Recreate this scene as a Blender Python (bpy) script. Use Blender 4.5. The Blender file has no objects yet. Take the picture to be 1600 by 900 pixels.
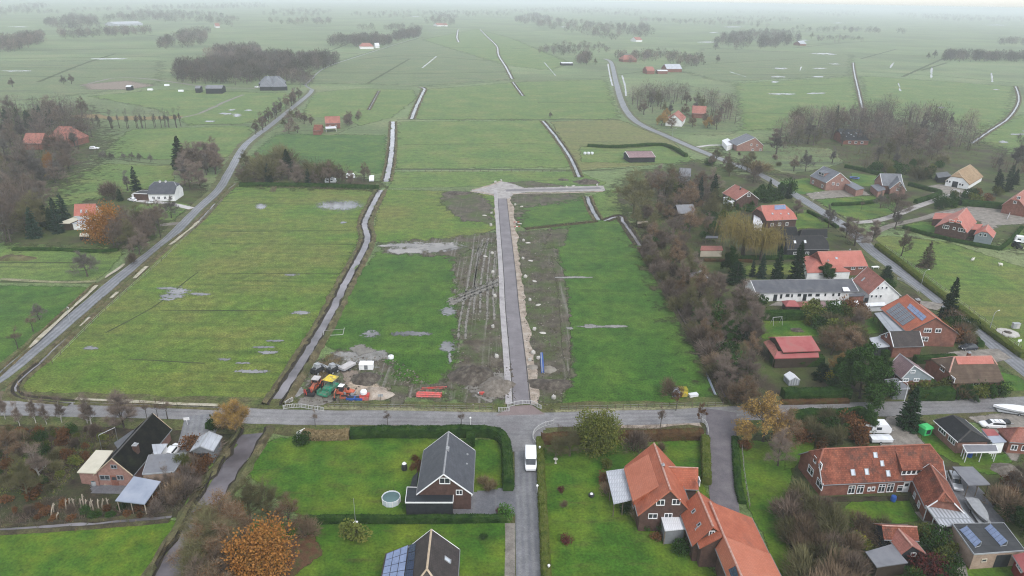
import bpy, bmesh, math, random
from mathutils import Vector, Matrix, noise
from mathutils.geometry import tessellate_polygon
rnd = random.Random(7)
S = bpy.context.scene
C = S.collection
PI = math.pi

# ---------------------------------------------------------------- camera
CAM_H, FOC, PITCH, ROLL = 80.0, 1100.0, math.radians(22.3), math.radians(1.0)
cd = bpy.data.cameras.new('camera'); cam = bpy.data.objects.new('camera', cd); C.objects.link(cam)
cd.sensor_width = 36.0; cd.lens = 36.0 * FOC / 1600.0; cd.clip_end = 60000; cd.clip_start = 0.5
_z = Vector((0, -math.cos(PITCH), math.sin(PITCH)))
_x = Vector((1, 0, 0)); _y = _z.cross(_x)
_cr, _sr = math.cos(ROLL), math.sin(ROLL)
CX = _x * _cr + _y * _sr; CY = -_x * _sr + _y * _cr
cam.matrix_world = Matrix((CX, CY, _z)).transposed().to_4x4()
cam.location = (0, 0, CAM_H)
S.camera = cam
EYE = Vector((0, 0, CAM_H))

def ray(px, py):
 return CX * ((px - 800) / FOC) + CY * ((450 - py) / FOC) - _z
def W(px, py, z=0.0):
 """surveyed position: the point at height z that the photo shows at pixel px, py (1600 x 900)"""
 d = ray(px, py)
 return EYE + d * ((z - CAM_H) / d.z)
def G(p, z=0.0):
 return W(p[0], p[1], z)

# ---------------------------------------------------------------- materials
class NT:
 def __init__(s, name):
  s.m = bpy.data.materials.new(name); s.m.use_nodes = True
  s.t = s.m.node_tree; s.n = s.t.nodes; s.l = s.t.links
  s.n.clear()
  s.out = s.n.new('ShaderNodeOutputMaterial'); s.b = s.n.new('ShaderNodeBsdfPrincipled')
  s.l.new(s.b.outputs[0], s.out.inputs['Surface'])
  s.tc = s.n.new('ShaderNodeTexCoord')
 def put(s, sock, v):
  if hasattr(v, 'is_output'): s.l.new(v, sock)
  else: sock.default_value = v
 def add(s, typ, ins=None, **kw):
  n = s.n.new(typ)
  for k, v in kw.items(): setattr(n, k, v)
  for k, v in (ins or {}).items(): s.put(n.inputs[k], v)
  return n
 def math(s, op, a, b=0.0, c=None):
  n = s.n.new('ShaderNodeMath'); n.operation = op
  s.put(n.inputs[0], a); s.put(n.inputs[1], b)
  if c is not None: s.put(n.inputs[2], c)
  return n.outputs[0]
 def map(s, src, scale=(1, 1, 1), rot=0.0):
  return s.add('ShaderNodeMapping', {'Vector': src, 'Scale': scale, 'Rotation': (0, 0, rot)}).outputs[0]
 def noise(s, vec, scale, detail=3.0, rough=0.55):
  return s.add('ShaderNodeTexNoise', {'Vector': vec, 'Scale': scale, 'Detail': detail, 'Roughness': rough}).outputs[0]
 def ramp(s, fac, cols, lo=0.32, hi=0.68):
  n = s.n.new('ShaderNodeValToRGB'); s.l.new(fac, n.inputs[0]); e = n.color_ramp.elements
  while len(e) < len(cols): e.new(0.5)
  for i, c in enumerate(cols):
   e[i].position = lo + (hi - lo) * i / max(1, len(cols) - 1); e[i].color = (*c, 1)
  return n.outputs[0]
 def mul(s, col, fac):
  n = s.n.new('ShaderNodeVectorMath'); n.operation = 'SCALE'
  s.l.new(col, n.inputs[0]); s.put(n.inputs['Scale'], fac); return n.outputs[0]
 def mix(s, fac, a, b):
  n = s.n.new('ShaderNodeMix'); n.data_type = 'RGBA'
  s.put(n.inputs[0], fac); s.put(n.inputs[6], a if hasattr(a, 'is_output') else (*a, 1)); s.put(n.inputs[7], b if hasattr(b, 'is_output') else (*b, 1))
  return n.outputs[2]
 def bump(s, h, strength, dist=0.1):
  n = s.add('ShaderNodeBump', {'Height': h, 'Strength': strength, 'Distance': dist})
  s.l.new(n.outputs[0], s.b.inputs['Normal'])
 def ragged(s, scale, amount):
  """ragged outline of a ground patch: the mesh stores in 'a' how far inside its outline a point lies"""
  a = s.n.new('ShaderNodeAttribute'); a.attribute_name = 'a'
  nz = s.noise(s.tc.outputs['Object'], scale, 5.0, 0.65)
  v = s.math('ADD', a.outputs['Fac'], s.math('MULTIPLY', s.math('SUBTRACT', nz, 0.5), amount))
  n = s.add('ShaderNodeMapRange', {'Value': v, 'From Min': 0.4, 'From Max': 0.6})
  s.l.new(n.outputs[0], s.b.inputs['Alpha'])

MAT = {}
def mk(name, cols, scale=1.0, detail=4.0, rough=0.85, bump=0.0, bscale=8.0, bdist=0.1, stretch=(1, 1, 1), rot=0.0, lo=0.32, hi=0.68,
  fine=0.0, fscale=6.0, fstretch=(1, 1, 1), rand=0.0, ragged=None, spec=0.25, metal=0.0, streak=None, big=None, sheen=0.0, tracks=None):
 t = NT(name); o = t.tc.outputs['Object']
 if isinstance(cols[0], (int, float)): cols = [cols, cols]
 c = t.ramp(t.noise(t.map(o, stretch, rot), scale, detail), cols, lo, hi)
 if big: # (scale, colour, amount): broad areas of another colour
  c = t.mix(t.math('MULTIPLY', t.add('ShaderNodeMapRange', {'Value': t.noise(o, big[0], 3.0), 'From Min': 0.42, 'From Max': 0.66}).outputs[0], big[2]), c, big[1])
 if streak: # (stretch, rot, colour, amount, lo)
  s_ = t.noise(t.map(o, streak[0], streak[1]), 1.0, 3.0)
  c = t.mix(t.math('MULTIPLY', t.add('ShaderNodeMapRange', {'Value': s_, 'From Min': streak[4], 'From Max': streak[4] + 0.14}).outputs[0], streak[3]), c, streak[2])
 if tracks: # (lane width, colour, amount): worn wheel tracks along a ribbon
  sx = t.n.new('ShaderNodeSeparateXYZ'); t.l.new(t.tc.outputs['UV'], sx.inputs[0])
  wv = t.math('POWER', t.math('ABSOLUTE', t.math('SINE', t.math('MULTIPLY', sx.outputs[0], PI * 2 / tracks[0]))), 2.0)
  wv = t.math('MULTIPLY', wv, t.math('MULTIPLY', t.noise(o, .25, 4.0), tracks[2] * 1.6)); c = t.mix(wv, c, tracks[1])
  pt = t.add('ShaderNodeTexVoronoi', {'Vector': t.map(o, (.09, .16, 1), .3), 'Scale': 1.0}); c = t.mul(c, t.math('MULTIPLY_ADD', t.math('SUBTRACT', pt.outputs['Color'], .5), .28, 1.0))
 if fine:
  f = t.noise(t.map(o, fstretch, rot), fscale, 4.0, 0.7); f2 = t.noise(o, fscale * .17, 3.0, 0.6)
  c = t.mul(c, t.math('MULTIPLY_ADD', t.math('SUBTRACT', f, 0.5), fine * 3.0, 1.0)); c = t.mul(c, t.math('MULTIPLY_ADD', t.math('SUBTRACT', f2, 0.5), fine * 1.6, 1.0))
 if rand:
  oi = t.n.new('ShaderNodeObjectInfo')
  c = t.mul(c, t.math('MULTIPLY_ADD', t.math('SUBTRACT', oi.outputs['Random'], 0.5), rand * 2, 1.0))
 t.l.new(c, t.b.inputs['Base Color'])
 t.b.inputs['Roughness'].default_value = rough; t.b.inputs['Specular IOR Level'].default_value = spec; t.b.inputs['Metallic'].default_value = metal
 if sheen: t.b.inputs['Sheen Weight'].default_value = sheen; t.b.inputs['Sheen Roughness'].default_value = .4
 if bump: t.bump(t.noise(o, bscale, 4.0, 0.65), bump, bdist)
 if ragged: t.ragged(*ragged)
 MAT[name] = t.m
 return t.m

def tiles(name, cols, row=0.34, width=0.26, scale=0.9, line=0.45, rough=0.75, bump=0.6, lo=0.3, hi=0.7, spec=0.3, vary=0.25, stain=None):
 """rows of roof tiles (or bricks, planks, corrugation) laid out by the face's own metres"""
 t = NT(name); uv = t.tc.outputs['UV']
 c = t.ramp(t.noise(t.tc.outputs['Object'], scale, 5.0, 0.62), cols if not isinstance(cols[0], (int, float)) else [cols, cols], lo, hi)
 if stain:
  c = t.mix(t.math('MULTIPLY', t.add('ShaderNodeMapRange', {'Value': t.noise(t.tc.outputs['Object'], stain[0], 6.0, 0.7), 'From Min': stain[3], 'From Max': stain[3] + 0.16}).outputs[0], stain[2]), c, stain[1])
 br = t.add('ShaderNodeTexBrick', {'Vector': uv, 'Color1': (1 + vary, 1 + vary, 1 + vary, 1), 'Color2': (1 - vary, 1 - vary, 1 - vary, 1), 'Mortar': (line, line, line, 1),
    'Scale': 1.0, 'Mortar Size': 0.012 + row * 0.06, 'Mortar Smooth': 0.3, 'Brick Width': width, 'Row Height': row})
 n = t.n.new('ShaderNodeVectorMath'); n.operation = 'MULTIPLY'; t.l.new(c, n.inputs[0]); t.l.new(br.outputs['Color'], n.inputs[1])
 t.l.new(n.outputs[0], t.b.inputs['Base Color'])
 t.b.inputs['Roughness'].default_value = rough; t.b.inputs['Specular IOR Level'].default_value = spec
 if bump: t.bump(t.math('SUBTRACT', 1.0, br.outputs['Fac']), bump, 0.03)
 MAT[name] = t.m
 return t.m

def water(name, col, rough=0.06, ragged=None, bscale=1.2, bstr=0.12):
 t = NT(name)
 c = t.ramp(t.noise(t.tc.outputs['Object'], 0.09, 5.0), [tuple(x * 0.5 for x in col), col, tuple(x * 1.4 for x in col)])  # light and dark blotches put into the colour for rippled reflections
 t.l.new(c, t.b.inputs['Base Color'])
 t.b.inputs['Roughness'].default_value = rough; t.b.inputs['IOR'].default_value = 1.33
 t.bump(t.noise(t.tc.outputs['Object'], bscale, 3.0), bstr, 0.1)
 if ragged: t.ragged(*ragged)
 MAT[name] = t.m
 return t.m

# ---------------------------------------------------------------- object helpers
def tag(o, label=None, cat=None, group=None, kind=None):
 if label: o['label'] = label
 if cat: o['category'] = cat
 if group: o['group'] = group
 if kind: o['kind'] = kind
 return o
def thing(name, label, cat, loc=(0, 0, 0), rz=0.0, group=None, sc=1.0):
 o = bpy.data.objects.new(name, None); C.objects.link(o)
 o.location = loc; o.rotation_euler = (0, 0, rz); o.scale = (sc, sc, sc); o.empty_display_size = 0.5
 return tag(o, label, cat, group)

class MB:
 """collects faces, then links them as ONE mesh object"""
 def __init__(s): s.v = []; s.f = []; s.uv = []; s.a = None; s.mi = []; s.cur = 0
 def face(s, pts, uv=None):
  i = len(s.v); s.v.extend(tuple(p) for p in pts); s.f.append(tuple(range(i, i + len(pts)))); s.mi.append(s.cur)
  if uv is None:
   p = [Vector(q) for q in pts]; nrm = (p[1] - p[0]).cross(p[-1] - p[0])
   if nrm.length < 1e-9: nrm = Vector((0, 0, 1))
   nrm.normalize()
   if abs(nrm.z) > 0.98: ux = Vector((1, 0, 0))
   else: ux = Vector((0, 0, 1)).cross(nrm).normalized()
   uy = nrm.cross(ux); uv = [(q.dot(ux), q.dot(uy)) for q in p]
  s.uv.extend(uv)
 def box(s, x0, x1, y0, y1, z0, z1, M=None, taper=0.0):
  t = taper
  P = [(x0, y0, z0), (x1, y0, z0), (x1, y1, z0), (x0, y1, z0), (x0 + t, y0 + t, z1), (x1 - t, y0 + t, z1), (x1 - t, y1 - t, z1), (x0 + t, y1 - t, z1)]
  if M is not None: P = [M @ Vector(p) for p in P]
  for q in ((3, 2, 1, 0), (4, 5, 6, 7), (0, 1, 5, 4), (1, 2, 6, 5), (2, 3, 7, 6), (3, 0, 4, 7)): s.face([P[k] for k in q])
  return s
 def tube(s, p0, p1, r0, r1=None, n=6, caps=True):
  p0, p1 = Vector(p0), Vector(p1); r1 = r0 if r1 is None else r1
  d = p1 - p0
  if d.length < 1e-6: return s
  d.normalize(); a = d.orthogonal().normalized(); b = d.cross(a)
  A = [p0 + (a * math.cos(2 * PI * k / n) + b * math.sin(2 * PI * k / n)) * r0 for k in range(n)]
  B = [p1 + (a * math.cos(2 * PI * k / n) + b * math.sin(2 * PI * k / n)) * r1 for k in range(n)]
  for k in range(n): s.face([A[k], A[(k + 1) % n], B[(k + 1) % n], B[k]])
  if caps and n > 4: s.face(A[::-1]); s.face(B)
  return s
 def path(s, pts, r, n=6):
  for i in range(len(pts) - 1):
   ra = r[i] if isinstance(r, (list, tuple)) else r; rb = r[i + 1] if isinstance(r, (list, tuple)) else r
   s.tube(pts[i], pts[i + 1], ra, rb, n)
  return s
 def lathe(s, prof, n=12, c=(0, 0, 0), caps=True):
  R = [[(c[0] + r * math.cos(2 * PI * k / n), c[1] + r * math.sin(2 * PI * k / n), c[2] + z) for k in range(n)] for r, z in prof]
  for a, b in zip(R, R[1:]):
   for k in range(n): s.face([a[k], a[(k + 1) % n], b[(k + 1) % n], b[k]])
  if caps: s.face(R[0][::-1]); s.face(R[-1])
  return s
 def shell(s, polys, th):
  """top polygons given; skirt along their free edges and an underside th lower"""
  key = lambda p: (round(p[0], 3), round(p[1], 3), round(p[2], 3))
  cnt = {}
  for P in polys:
   for i in range(len(P)):
    e = frozenset((key(P[i]), key(P[(i + 1) % len(P)]))); cnt[e] = cnt.get(e, 0) + 1
  dn = lambda p: (p[0], p[1], p[2] - th)
  for P in polys:
   s.face(P); s.face([dn(p) for p in reversed(P)])
   for i in range(len(P)):
    a, b = P[i], P[(i + 1) % len(P)]
    if cnt[frozenset((key(a), key(b)))] == 1: s.face([a, dn(a), dn(b), b])
  return s
 def mesh(s, name, mats, smooth=False, weld=False):
  me = bpy.data.meshes.new(name); me.from_pydata(s.v, [], s.f)
  for m in (mats if isinstance(mats, (list, tuple)) else [mats]): me.materials.append(MAT[m] if isinstance(m, str) else m)
  if max(s.mi or [0]): me.polygons.foreach_set('material_index', s.mi)
  if len(s.uv) == len(me.loops):
   uvl = me.uv_layers.new(name='UVMap'); uvl.data.foreach_set('uv', [c for p in s.uv for c in p])
  if s.a is not None:
   at = me.attributes.new('a', 'FLOAT', 'POINT'); at.data.foreach_set('value', s.a)
  if weld:
   bm = bmesh.new(); bm.from_mesh(me); bmesh.ops.remove_doubles(bm, verts=bm.verts, dist=1e-4); bm.to_mesh(me); bm.free()
  if smooth: me.polygons.foreach_set('use_smooth', [True] * len(me.polygons))
  me.update(); return me
 def build(s, name, mats, parent=None, base=None, smooth=False, weld=False):
  """vertices given in the world: base (or the parent's place) becomes the object's origin"""
  off = Vector(base) if base is not None else Vector((0, 0, 0))
  q = parent
  while q is not None: off = off + q.location; q = q.parent
  if off.length: s.v = [(p[0] - off.x, p[1] - off.y, p[2] - off.z) for p in s.v]
  o = bpy.data.objects.new(name, s.mesh(name, mats, smooth, weld)); C.objects.link(o)
  if parent is not None: o.parent = parent
  if base is not None: o.location = base
  return o
 def local(s, name, mats, parent, smooth=False, weld=False):
  o = bpy.data.objects.new(name, s.mesh(name, mats, smooth, weld)); C.objects.link(o); o.parent = parent
  return o

def copy_tree(root, loc, rz, sc, label=None, group=None):
 r = root.copy(); C.objects.link(r); r.location = loc; r.rotation_euler = (0, 0, rz); r.scale = sc if isinstance(sc, tuple) else (sc, sc, sc)
 if label: r['label'] = label
 if group: r['group'] = group
 elif 'group' in r: del r['group']
 for ch in list(root.children):
  c = ch.copy(); C.objects.link(c); c.parent = r
  for g in list(ch.children):
   d = g.copy(); C.objects.link(d); d.parent = c
 return r

# ---------------------------------------------------------------- ground patches, ribbons
def seg_d(p, a, b):
 ax, ay = b[0] - a[0], b[1] - a[1]; L = ax * ax + ay * ay
 t = 0 if L == 0 else max(0, min(1, ((p[0] - a[0]) * ax + (p[1] - a[1]) * ay) / L))
 return math.hypot(p[0] - a[0] - ax * t, p[1] - a[1] - ay * t)
def inside(p, poly):
 r = False; n = len(poly)
 for i in range(n):
  a, b = poly[i], poly[(i + 1) % n]
  if (a[1] > p[1]) != (b[1] > p[1]) and p[0] < (b[0] - a[0]) * (p[1] - a[1]) / (b[1] - a[1]) + a[0]: r = not r
 return r
NP = [0]
def patch_w(name, P, mat, z, cell=None, edge=None, kind='structure', soft=0.0):
 xs = [p[0] for p in P]; ys = [p[1] for p in P]
 w, h = max(xs) - min(xs), max(ys) - min(ys)
 cell = cell or max(0.35, min(w, h) / 20, math.sqrt(w * h / 3600)); edge = edge or max(cell * 1.2, min(w, h) * soft)
 x0, y0 = min(xs) - edge - cell, min(ys) - edge - cell
 nx, ny = int((w + 2 * edge + 2 * cell) / cell) + 1, int((h + 2 * edge + 2 * cell) / cell) + 1
 n = len(P); mb = MB(); val = []; idx = {}
 for j in range(ny + 1):
  for i in range(nx + 1):
   p = (x0 + i * cell, y0 + j * cell)
   d = min(seg_d(p, P[k], P[(k + 1) % n]) for k in range(n))
   if not inside(p, P): d = -d
   val.append(max(0.0, min(1.0, 0.5 + 0.5 * d / edge)))
 keep = {}
 def vi(k):
  if k not in keep:
   keep[k] = len(mb.v); mb.v.append((x0 + (k % (nx + 1)) * cell, y0 + (k // (nx + 1)) * cell, z)); idx[k] = 1
  return keep[k]
 for j in range(ny):
  for i in range(nx):
   q = (j * (nx + 1) + i, j * (nx + 1) + i + 1, (j + 1) * (nx + 1) + i + 1, (j + 1) * (nx + 1) + i)
   if max(val[k] for k in q) > 0.02: mb.f.append(tuple(vi(k) for k in q)); mb.mi.append(0)
 mb.a = [val[k] for k in keep]
 return tag(mb.build(name, mat), kind=kind)
def patch(name, poly, mat, z, cell=None, edge=None, kind='structure', soft=None):
 if soft is None: soft = .2 if name in ('mud', 'sand', 'leaf_litter', 'garden_ground', 'dirt_yard') else 0.0
 NP[0] += 1
 return patch_w(name, [tuple(G(p)[:2]) for p in poly], mat, z + NP[0] * 3e-5, cell, edge, kind, soft)
def puddle(cx, cy, wx, wy, mat='puddle_water', z=0.075, n=9, seed=0):
 """a pool of rain water lying in the grass, wx by wy pixels in the photo"""
 r = random.Random(seed or int(cx * 7 + cy)); NP[0] += 1; z += NP[0] * .0004
 return patch('puddle', [(cx + wx / 2 * math.cos(2 * PI * k / n) * r.uniform(.75, 1.1), cy + wy / 2 * math.sin(2 * PI * k / n) * r.uniform(.75, 1.1)) for k in range(n)], mat, z, soft=.45)

def smooth_line(P, step=4.0):
 """Catmull-Rom through world points, about step metres apart"""
 out = []
 for i in range(len(P) - 1):
  p0, p1, p2, p3 = P[max(0, i - 1)], P[i], P[i + 1], P[min(len(P) - 1, i + 2)]
  n = max(1, int((p2 - p1).length / step))
  for k in range(n):
   t = k / n
   out.append(0.5 * ((2 * p1) + (p2 - p0) * t + (2 * p0 - 5 * p1 + 4 * p2 - p3) * t * t + (3 * p1 - p0 - 3 * p2 + p3) * t ** 3))
 out.append(P[-1].copy()); return out
def normals2(P):
 N = []
 for i in range(len(P)):
  d = P[min(len(P) - 1, i + 1)] - P[max(0, i - 1)]; d.z = 0; d.normalize(); N.append(Vector((-d.y, d.x, 0)))
 return N
def ribbon(name, px, width, mat, z, step=4.0, off=0.0, kind='structure', wob=0.0, world=None, base=None):
 P = smooth_line(world or [G(p) for p in px], step); N = normals2(P); mb = MB(); acc = 0.0; rows = []
 for i, (p, n) in enumerate(zip(P, N)):
  w = width if isinstance(width, (int, float)) else width[0] + (width[1] - width[0]) * i / (len(P) - 1)
  wn = lambda q: (noise.noise(Vector((p.x * .13, p.y * .13, q))) + .7 * noise.noise(Vector((p.x * .47, p.y * .47, q)))) * wob if wob else 0
  wa = w / 2 + wn(1); wb = w / 2 + wn(9)
  if i: acc += (P[i] - P[i - 1]).length
  rows.append((p + n * (off + wa), p + n * (off - wb), acc, w))
 for a, b in zip(rows, rows[1:]):
  q = [a[1], b[1], b[0], a[0]]
  mb.face([(v.x, v.y, z) for v in q], [(0, a[2]), (0, b[2]), (b[3], b[2]), (a[3], a[2])])
 return tag(mb.build(name, mat), kind=kind)
def profile_strip(name, px, prof, mat, step=3.0, kind='structure', world=None, jit=0.0):
 """a long bank or kerb: the profile [(offset, height)] swept along the line"""
 P = smooth_line(world or [G(p) for p in px], step); N = normals2(P); mb = MB(); R = []
 for i, (p, n) in enumerate(zip(P, N)):
  row = []
  for k, (o, h) in enumerate(prof):
   e = noise.noise(Vector((p.x * .45, p.y * .45, k * 7.3))) * jit
   row.append((p.x + n.x * (o + e), p.y + n.y * (o + e), max(0.0, h * (1 + e * 0.8))))
  R.append(row)
 for a, b in zip(R, R[1:]):
  for k in range(len(prof) - 1): mb.face([a[k + 1], a[k], b[k], b[k + 1]] if prof[0][0] < prof[-1][0] else [a[k], a[k + 1], b[k + 1], b[k]])
 return tag(mb.build(name, mat), kind=kind)
def ditch(px, w, mat='ditch_water', bank='bank_grass', z=0.05, bw=1.2, bh=0.4, step=4.0, tufts=True, wob=None):
 """a water-filled ditch: the water sheet between two low overgrown banks"""
 ribbon('ditch_water', px, w, mat, z, min(step, 2.2) if G(px[0]).y < 420 else step, wob=w * 0.5 if wob is None else wob)
 if w > 1.2:
  for sgn in (1, -1): profile_strip('wet_bank', px, [(sgn * (w / 2 - .55), .055), (sgn * (w / 2 - .25), .1 + bh * .15), (sgn * (w / 2 + .12), bh * .75)], 'bank_wet', min(step, 2.0) if G(px[0]).y < 420 else step, jit=w * .2)
 for sgn in (1, -1):
  a = w / 2
  profile_strip('ditch_bank', px, [(sgn * (a - 0.15), 0.0), (sgn * (a + 0.1), bh * 0.8), (sgn * (a + bw * 0.45), bh), (sgn * (a + bw), 0.0)], bank, min(step, 2.0) if G(px[0]).y < 420 else step, jit=w * 0.22)
 if tufts: TUFTS.append((px, w / 2, bw))
TUFTS = []
HAZE, SKY, SUN, SUN_EL, SUN_ROT, EXPO = 0.00022, 0.15, 0.8, 52, 150, 1.03
# ---------------------------------------------------------------- buildings
def ray_plane(px, py, q, n):
 d = ray(px, py); return EYE + d * ((q - EYE).dot(n) / d.dot(n))

def win_parts(parent, c, ux, uz, nrm, w, h, mull=1, frame='white_paint', pane='glass', name='window', th=0.09, trans=0, door=False, label=None):
 """window: frame with its mullions, and the pane a sub-part"""
 fr = MB(); e = 0.10
 def bar(x0, x1, z0, z1, t=th):
  P = [c + ux * x + uz * z + nrm * y for y in (-0.04, t) for x, z in ((x0, z0), (x1, z0), (x1, z1), (x0, z1))]
  for q in ((4, 5, 6, 7), (0, 1, 5, 4), (1, 2, 6, 5), (2, 3, 7, 6), (3, 0, 4, 7)): fr.face([P[k] for k in q])
 bar(-w / 2, w / 2, h / 2 - e, h / 2); bar(-w / 2, w / 2, -h / 2, -h / 2 + e, th + 0.05)
 bar(-w / 2, -w / 2 + e, -h / 2 + e, h / 2 - e); bar(w / 2 - e, w / 2, -h / 2 + e, h / 2 - e)
 for k in range(mull):
  x = -w / 2 + w * (k + 1) / (mull + 1); bar(x - 0.045, x + 0.045, -h / 2 + e, h / 2 - e, th - 0.01)
 if trans: bar(-w / 2 + e, w / 2 - e, h * .18, h * .18 + 0.07, th - 0.012)
 o = fr.build(name, frame, parent)
 if label: o['label'] = label
 p = MB(); P = [c + ux * x + uz * z + nrm * 0.03 for x, z in ((-w / 2 + e, -h / 2 + e), (w / 2 - e, -h / 2 + e), (w / 2 - e, h / 2 - e), (-w / 2 + e, h / 2 - e))]
 p.face(P)
 p.build('pane', pane, o)
 return o

class House:
 """a pitched-roof building surveyed from the two ends of its ridge. left / right are as seen walking along the ridge from A to B"""
 def __init__(s, name, label, cat, A, B, hr, he, left, right, roof, wall, ov=0.35, ovg=0.25, hip=(0, 0), zh=(None, None), parent=None, group=None, heR=None,
     th=0.2, ridge='ridge_tile', barge=None, gutter='gutter', gable=None, part='', ext=(0, 0), foot=None, roof_label=None):
  s.heL, s.heR = he, heR if heR is not None else he
  PA, PB = G(A, hr), G(B, hr); u = PB - PA; u.z = 0; s.u = u.normalized(); s.n = Vector((-s.u.y, s.u.x, 0))
  PA = PA - s.u * ext[0]; PB = PB + s.u * ext[1]
  s.L = Vector((PB.x - PA.x, PB.y - PA.y, 0)).length; s.o = Vector((PA.x, PA.y, 0)); s.hr = hr
  def wid(v, he, sg):
   if isinstance(v, (int, float)): return v
   q = G(v, he) - s.o; return max(1.0, sg * q.dot(s.n))
  s.wl, s.wr = wid(left, s.heL, 1), wid(right, s.heR, -1)
  s.hip, s.ov, s.ovg, s.th = hip, ov, ovg, th
  mid = s.P(s.L / 2, 0, 0)
  s.root = parent.root if parent else thing(name, label, cat, mid, 0, group)
  pre = part + '_' if part else ''
  s.zh = [zh[k] if zh[k] is not None else (None) for k in (0, 1)]
  # ---- roof
  polys = []
  L = s.L
  def end(k):  # x of the eave at this end
   return -hip[0] if k == 0 else L + hip[1]
  for sg in (1, -1):
   w = s.wl if sg > 0 else s.wr; he_ = s.heL if sg > 0 else s.heR
   pts = [s.P(0, 0, hr), s.P(L, 0, hr)]
   if hip[1] and s.zh[1] is not None:
    pts.append(s.P(end(1), sg * s.yat(s.zh[1], sg), s.zh[1]))
   pts += [s.P(end(1), sg * w, he_), s.P(end(0), sg * w, he_)]
   if hip[0] and s.zh[0] is not None:
    pts.append(s.P(end(0), sg * s.yat(s.zh[0], sg), s.zh[0]))
   polys.append(pts if sg < 0 else pts[::-1])
  for k in (0, 1):
   if hip[k]:
    x0 = 0 if k == 0 else L
    z = s.zh[k]
    a = s.P(end(k), s.yat(z, 1) if z else s.wl, z or s.heL); b = s.P(end(k), -(s.yat(z, -1) if z else s.wr), z or s.heR)
    t = [s.P(x0, 0, hr), a, b]
    polys.append(t if k == 0 else t[::-1])
  r = MB().shell(polys, th).build(pre + 'roof', roof, s.root)
  s.roof = r
  if roof_label: r['label'] = roof_label
  if ridge:
   m = MB()
   def cap(a, b):
    d = (b - a).normalized(); sd = d.cross(Vector((0, 0, 1))).normalized() * 0.16; up = Vector((0, 0, 0.09))
    m.face([a - sd, b - sd, b + up, a + up]); m.face([a + up, b + up, b + sd, a + sd])
   cap(s.P(0, 0, hr + .02), s.P(L, 0, hr + .02))
   for k in (0, 1):
    if hip[k]:
     x0 = 0 if k == 0 else L; z = s.zh[k]
     cap(s.P(x0, 0, hr + .02), s.P(end(k), s.yat(z, 1) if z else s.wl, (z or s.heL) + .02)); cap(s.P(x0, 0, hr + .02), s.P(end(k), -(s.yat(z, -1) if z else s.wr), (z or s.heR) + .02))
   m.build('ridge_cap', ridge, r)
  if gutter:
   m = MB()
   for sg in (1, -1):
    w = s.wl if sg > 0 else s.wr; he_ = s.heL if sg > 0 else s.heR
    m.tube(s.P(end(0), sg * (w + .05), he_ - .1), s.P(end(1), sg * (w + .05), he_ - .1), 0.085, n=6)
    m.build('gutter', gutter, r); m = MB()
  if barge:
   m = MB()
   for k in (0, 1):
    if hip[k] and s.zh[k] is None: continue
    x = end(k); sx = -1 if k == 0 else 1
    for sg in (1, -1):
     w = s.wl if sg > 0 else s.wr; he_ = s.heL if sg > 0 else s.heR
     a = s.P(x, 0, hr) if not hip[k] else s.P(x, sg * s.yat(s.zh[k], sg), s.zh[k]); b = s.P(x, sg * w, he_)
     dx = s.u * sx * 0.05; up, dn = Vector((0, 0, .04)), Vector((0, 0, -.18))
     q = [a + dn + dx, b + dn + dx, b + up + dx, a + up + dx]
     m.face(q); m.face([a + up + dx, b + up + dx, b + up - dx * 2, a + up - dx * 2]); m.build('bargeboard', barge, r); m = MB()
  # ---- walls
  m = MB(); x0, x1 = end(0) + ovg, end(1) - ovg; yl, yr = s.wl - ov, -(s.wr - ov)
  s.x0, s.x1, s.yl, s.yr = x0, x1, yl, yr
  def prof(x, k):
   f = lambda y: s.zroof(y) - th - .02
   z = s.zh[k]
   if hip[k] and z is None:
    ze = min(f(yl), f(yr)); return [(yr, 0), (yl, 0), (yl, ze), (yr, ze)]
   P = [(yr, 0), (yl, 0), (yl, f(yl))]
   if hip[k]:
    P += [(s.yat(z, 1), z - th - .02), (-s.yat(z, -1), z - th - .02)]
   else: P.append((0, f(0)))
   P.append((yr, f(yr))); return P
  pa, pb = prof(x0, 0), prof(x1, 1)
  A_ = [s.P(x0, y, z) for y, z in pa]; B_ = [s.P(x1, y, z) for y, z in pb]
  m.face(A_[::-1] if False else A_[::-1]); m.face(B_)
  zl = min(pa[2][1], pb[2][1]); zr = min(pa[-1][1], pb[-1][1])
  m.face([s.P(x1, yl, 0), s.P(x0, yl, 0), s.P(x0, yl, pa[2][1]), s.P(x1, yl, pb[2][1])])
  m.face([s.P(x0, yr, 0), s.P(x1, yr, 0), s.P(x1, yr, pb[-1][1]), s.P(x0, yr, pa[-1][1])])
  s.wall = m.build(pre + 'wall', wall, s.root)
  if gable: # cladding of the gable above the eaves: (material, ends, from z)
   g = MB()
   for k in gable[1]:
    x = x0 - .06 if k == 0 else x1 + .06
    P = [p for p in (pa if k == 0 else pb)]; z0 = gable[2]
    tops = P[2:]
    yl2 = yl; yr2 = yr
    pts = [s.P(x, yr2, z0), s.P(x, yl2, z0)] + [s.P(x, y, z - .02) for y, z in tops if z > z0 or True]
    g.face(pts if k else pts[::-1])
   g.build('gable_cladding', gable[0], s.wall)
 def P(s, x, y, z): return s.o + s.u * x + s.n * y + Vector((0, 0, z))
 def zroof(s, y):
  return s.hr - (s.hr - s.heL) * y / s.wl if y >= 0 else s.hr + (s.hr - s.heR) * y / s.wr
 def yat(s, z, sg):
  return (s.hr - z) / (s.hr - (s.heL if sg > 0 else s.heR)) * (s.wl if sg > 0 else s.wr)
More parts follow.
